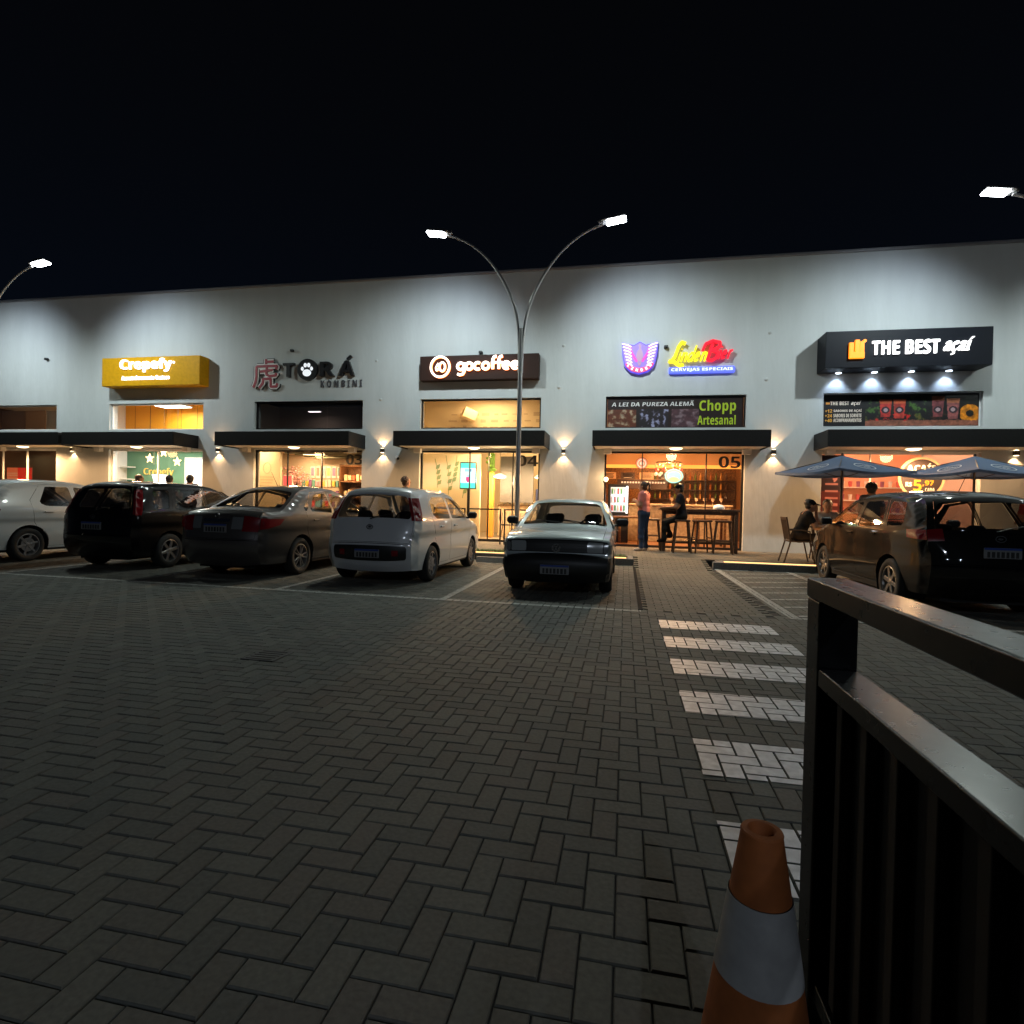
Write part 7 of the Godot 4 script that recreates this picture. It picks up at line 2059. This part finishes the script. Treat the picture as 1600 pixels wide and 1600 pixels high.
func people() -> void:
	var skin_a := Color(0.36, 0.20, 0.13); var skin_b := Color(0.24, 0.13, 0.08)
	var p := standing()
	p.wr_l = Vector3(0.03, 1.24, 0.22); p.wr_r = Vector3(-0.05, 1.2, 0.2); p.el_l = Vector3(0.21, 1.13, 0.03); p.el_r = Vector3(-0.21, 1.13, 0.03)
	p.head = Vector3(0, 1.585, 0.035); p.look = Vector3(0.0, -0.25, 1)
	person(Vector3(0.44, 0.13, -13.78), -2.0, "person in a salmon shirt and jeans standing at the bar, hair tied back", {"skin": skin_a, "shirt": Color(0.48, 0.17, 0.15), "trousers": Color(0.028, 0.045, 0.085), "shoes": Color(0.5, 0.42, 0.36), "hair": "tail", "hair_mat": M.hair_brown, "wide": 1.08}, p)
	p = sitting(0.78, 0.06)
	p.an_l = Vector3(0.1, 0.33, 0.42); p.toe_l = Vector3(0.11, 0.27, 0.57); p.kn_l = Vector3(0.1, 0.72, 0.42)
	p.kn_r = Vector3(-0.1, 0.74, 0.4); p.an_r = Vector3(-0.08, 0.42, 0.26); p.toe_r = Vector3(-0.08, 0.37, 0.4)
	p.wr_l = Vector3(0.1, 1.08, 0.42); p.wr_r = Vector3(-0.12, 1.09, 0.38); p.el_l = Vector3(0.22, 1.1, 0.16); p.el_r = Vector3(-0.22, 1.1, 0.14); p.look = Vector3(0, -0.12, 1)
	person(Vector3(1.32, 0.13, -13.82), -PI / 2, "person in black sitting on a bar stool, forearms on the high table", {"skin": skin_b, "shirt": Color(0.014, 0.014, 0.016), "trousers": Color(0.014, 0.013, 0.014), "shoes": Color(0.012, 0.011, 0.011), "cap": M.cloth_black, "hair": "short", "hair_mat": M.hair_dark, "wide": 1.05}, p)
	p = sitting(0.45, 0.16)
	p.wr_l = Vector3(0.08, 1.13, 0.36); p.el_l = Vector3(0.2, 0.84, 0.42); p.wr_r = Vector3(-0.14, 0.78, 0.5); p.head = Vector3(0, 1.2, 0.24); p.look = Vector3(0, -0.15, 1)
	person(Vector3(3.42, 0.12, -12.3), PI / 2, "person in a dark cap and black shirt seated at the terrace table, hand to mouth", {"skin": skin_a, "shirt": Color(0.014, 0.014, 0.015), "trousers": Color(0.03, 0.022, 0.016), "shoes": Color(0.012, 0.012, 0.012), "cap": M.cloth_black, "hair": "short", "hair_mat": M.hair_dark, "wide": 1.08}, p)
	p = sitting(0.45, 0.12); p.look = Vector3(0.1, -0.3, 1)
	person(Vector3(4.25, 0.12, -13.2), -0.35, "person with dark hair and striped pale top eating at the terrace table", {"skin": skin_a, "shirt": Color(0.30, 0.24, 0.2), "trousers": Color(0.03, 0.03, 0.04), "shoes": Color(0.05, 0.04, 0.04), "hair": "long", "hair_mat": M.hair_dark}, p)
	person(Vector3(5.05, 0.12, -13.1), PI - 0.6, "person whose dark curly hair shows over the dark car roof", {"skin": skin_b, "shirt": Color(0.05, 0.05, 0.06), "trousers": Color(0.03, 0.03, 0.04), "shoes": Color(0.02, 0.02, 0.02), "hair": "full", "hair_mat": M.hair_dark}, raise(standing(), 0.0))
	person(Vector3(7.5, 0.12, -12.3), PI, "person in a red shirt at the right edge under the parasol", {"skin": skin_a, "shirt": Color(0.4, 0.06, 0.05), "trousers": Color(0.03, 0.03, 0.04), "shoes": Color(0.02, 0.02, 0.02), "hair": "short", "hair_mat": M.hair_dark}, raise(standing(), -0.1))
	person(Vector3(-5.45, 0.13, -13.5), 2.2, "person with dark hair standing behind the white hatchback", {"skin": skin_a, "shirt": Color(0.12, 0.08, 0.05), "trousers": Color(0.03, 0.03, 0.04), "shoes": Color(0.02, 0.02, 0.02), "hair": "full", "hair_mat": M.hair_brown}, standing())
	for k in 3:
		person(Vector3([-13.95, -13.1, -12.15][k], 0.13, [-14.1, -14.3, -14.0][k]), [2.6, 3.4, -2.4][k], ["person with brown hair and red top, left of three before the green shop", "person in the middle of three before the green shop", "person in dark clothes, right of three before the green shop"][k], {"skin": skin_a, "shirt": [Color(0.35, 0.10, 0.07), Color(0.05, 0.05, 0.06), Color(0.02, 0.02, 0.025)][k], "trousers": Color(0.03, 0.03, 0.04), "shoes": Color(0.02, 0.02, 0.02), "hair": ["long", "short", "short"][k], "hair_mat": [M.hair_brown, M.hair_dark, M.hair_dark][k]}, standing())

func raise(p: Dictionary, by: float) -> Dictionary:
	for k in ["pelvis", "neck", "head", "sh_l", "sh_r", "el_l", "el_r", "wr_l", "wr_r"]:
		if p.has(k): p[k] += Vector3(0, by, 0)
	return p

func foreground() -> void:
	var o := thing("railing", Vector3(0.46, 0, 0), "black metal railing with flat top rail in the right foreground", "railing")
	var steel := textured(mt(Color(0.006, 0.006, 0.0065), 0.4, 0.0, 0.38), noise_tex(0.05, 91, 0.8, 1.0, 4), 3.0)
	steel.roughness_texture = noise_tex(0.012, 93, 0.85, 1.0, 3); steel.roughness_texture_channel = BaseMaterial3D.TEXTURE_CHANNEL_RED; steel.roughness = 0.31
	var m := MB.new(); m.rbox(Vector3(0, 0.477, -1.38), Vector3(0.08, 0.954, 0.08), 0.004); put("post", m, steel, o)
	m = MB.new(); m.rbox(Vector3(0, 0.977, 0.12), Vector3(0.084, 0.045, 3.084), 0.004); put("top_rail", m, steel, o)
	m = MB.new(); m.rbox(Vector3(0, 0.79, 0.16), Vector3(0.08, 0.04, 2.99), 0.004); put("lower_rail", m, steel, o)
	m = MB.new(); m.rbox(Vector3(0, 0.1, 0.16), Vector3(0.06, 0.04, 2.99), 0.004); put("bottom_rail", m, steel, o)
	m = MB.new(); m.box(Vector3(0.008, 0.445, 0.16), Vector3(0.004, 0.65, 2.99)); put("sheet", m, M.black_matt, o)
	for k in 24:
		m = MB.new(); m.rbox(Vector3(-0.008, 0.445, -1.27 + k * 0.12), Vector3(0.02, 0.648, 0.03), 0.003); put("baluster", m, M.black_matt, o)
	o = thing("traffic_cone", Vector3(0.189, 0.0, -0.80), "worn orange and white traffic cone beside the railing", "traffic cone")
	o.scale = Vector3(1, 0.965, 1)
	var orange := textured(mt(Color(0.42, 0.12, 0.025), 0.8), noise_tex(0.02, 95, 0.78, 1.0, 3), 2.5)
	var pale := textured(mt(Color(0.42, 0.42, 0.41), 0.7), noise_tex(0.02, 97, 0.85, 1.0, 3), 2.5)
	var rad := func(y: float) -> float: return lerpf(0.132, 0.026, (y - 0.04) / 0.71)
	m = MB.new(); m.rbox(Vector3(0, 0.02, 0), Vector3(0.38, 0.04, 0.38), 0.015); put("base", m, orange, o)
	for q in [[0.04, 0.22, orange], [0.22, 0.36, pale], [0.36, 0.56, orange], [0.56, 0.665, pale], [0.665, 0.75, orange]]:
		m = MB.new()
		var e := 0.0015 if q[2] == pale else 0.0
		m.lathe([Vector2(rad.call(q[0]) + e, q[0]), Vector2(rad.call(q[1]) + e, q[1])], 36)
		if q[1] == 0.75: m.lathe([Vector2(0.027, 0.75), Vector2(0.0255, 0.753), Vector2(0.018, 0.754), Vector2(0.0155, 0.75), Vector2(0.02, 0.66)], 36)
		put("band", m, q[2], o)
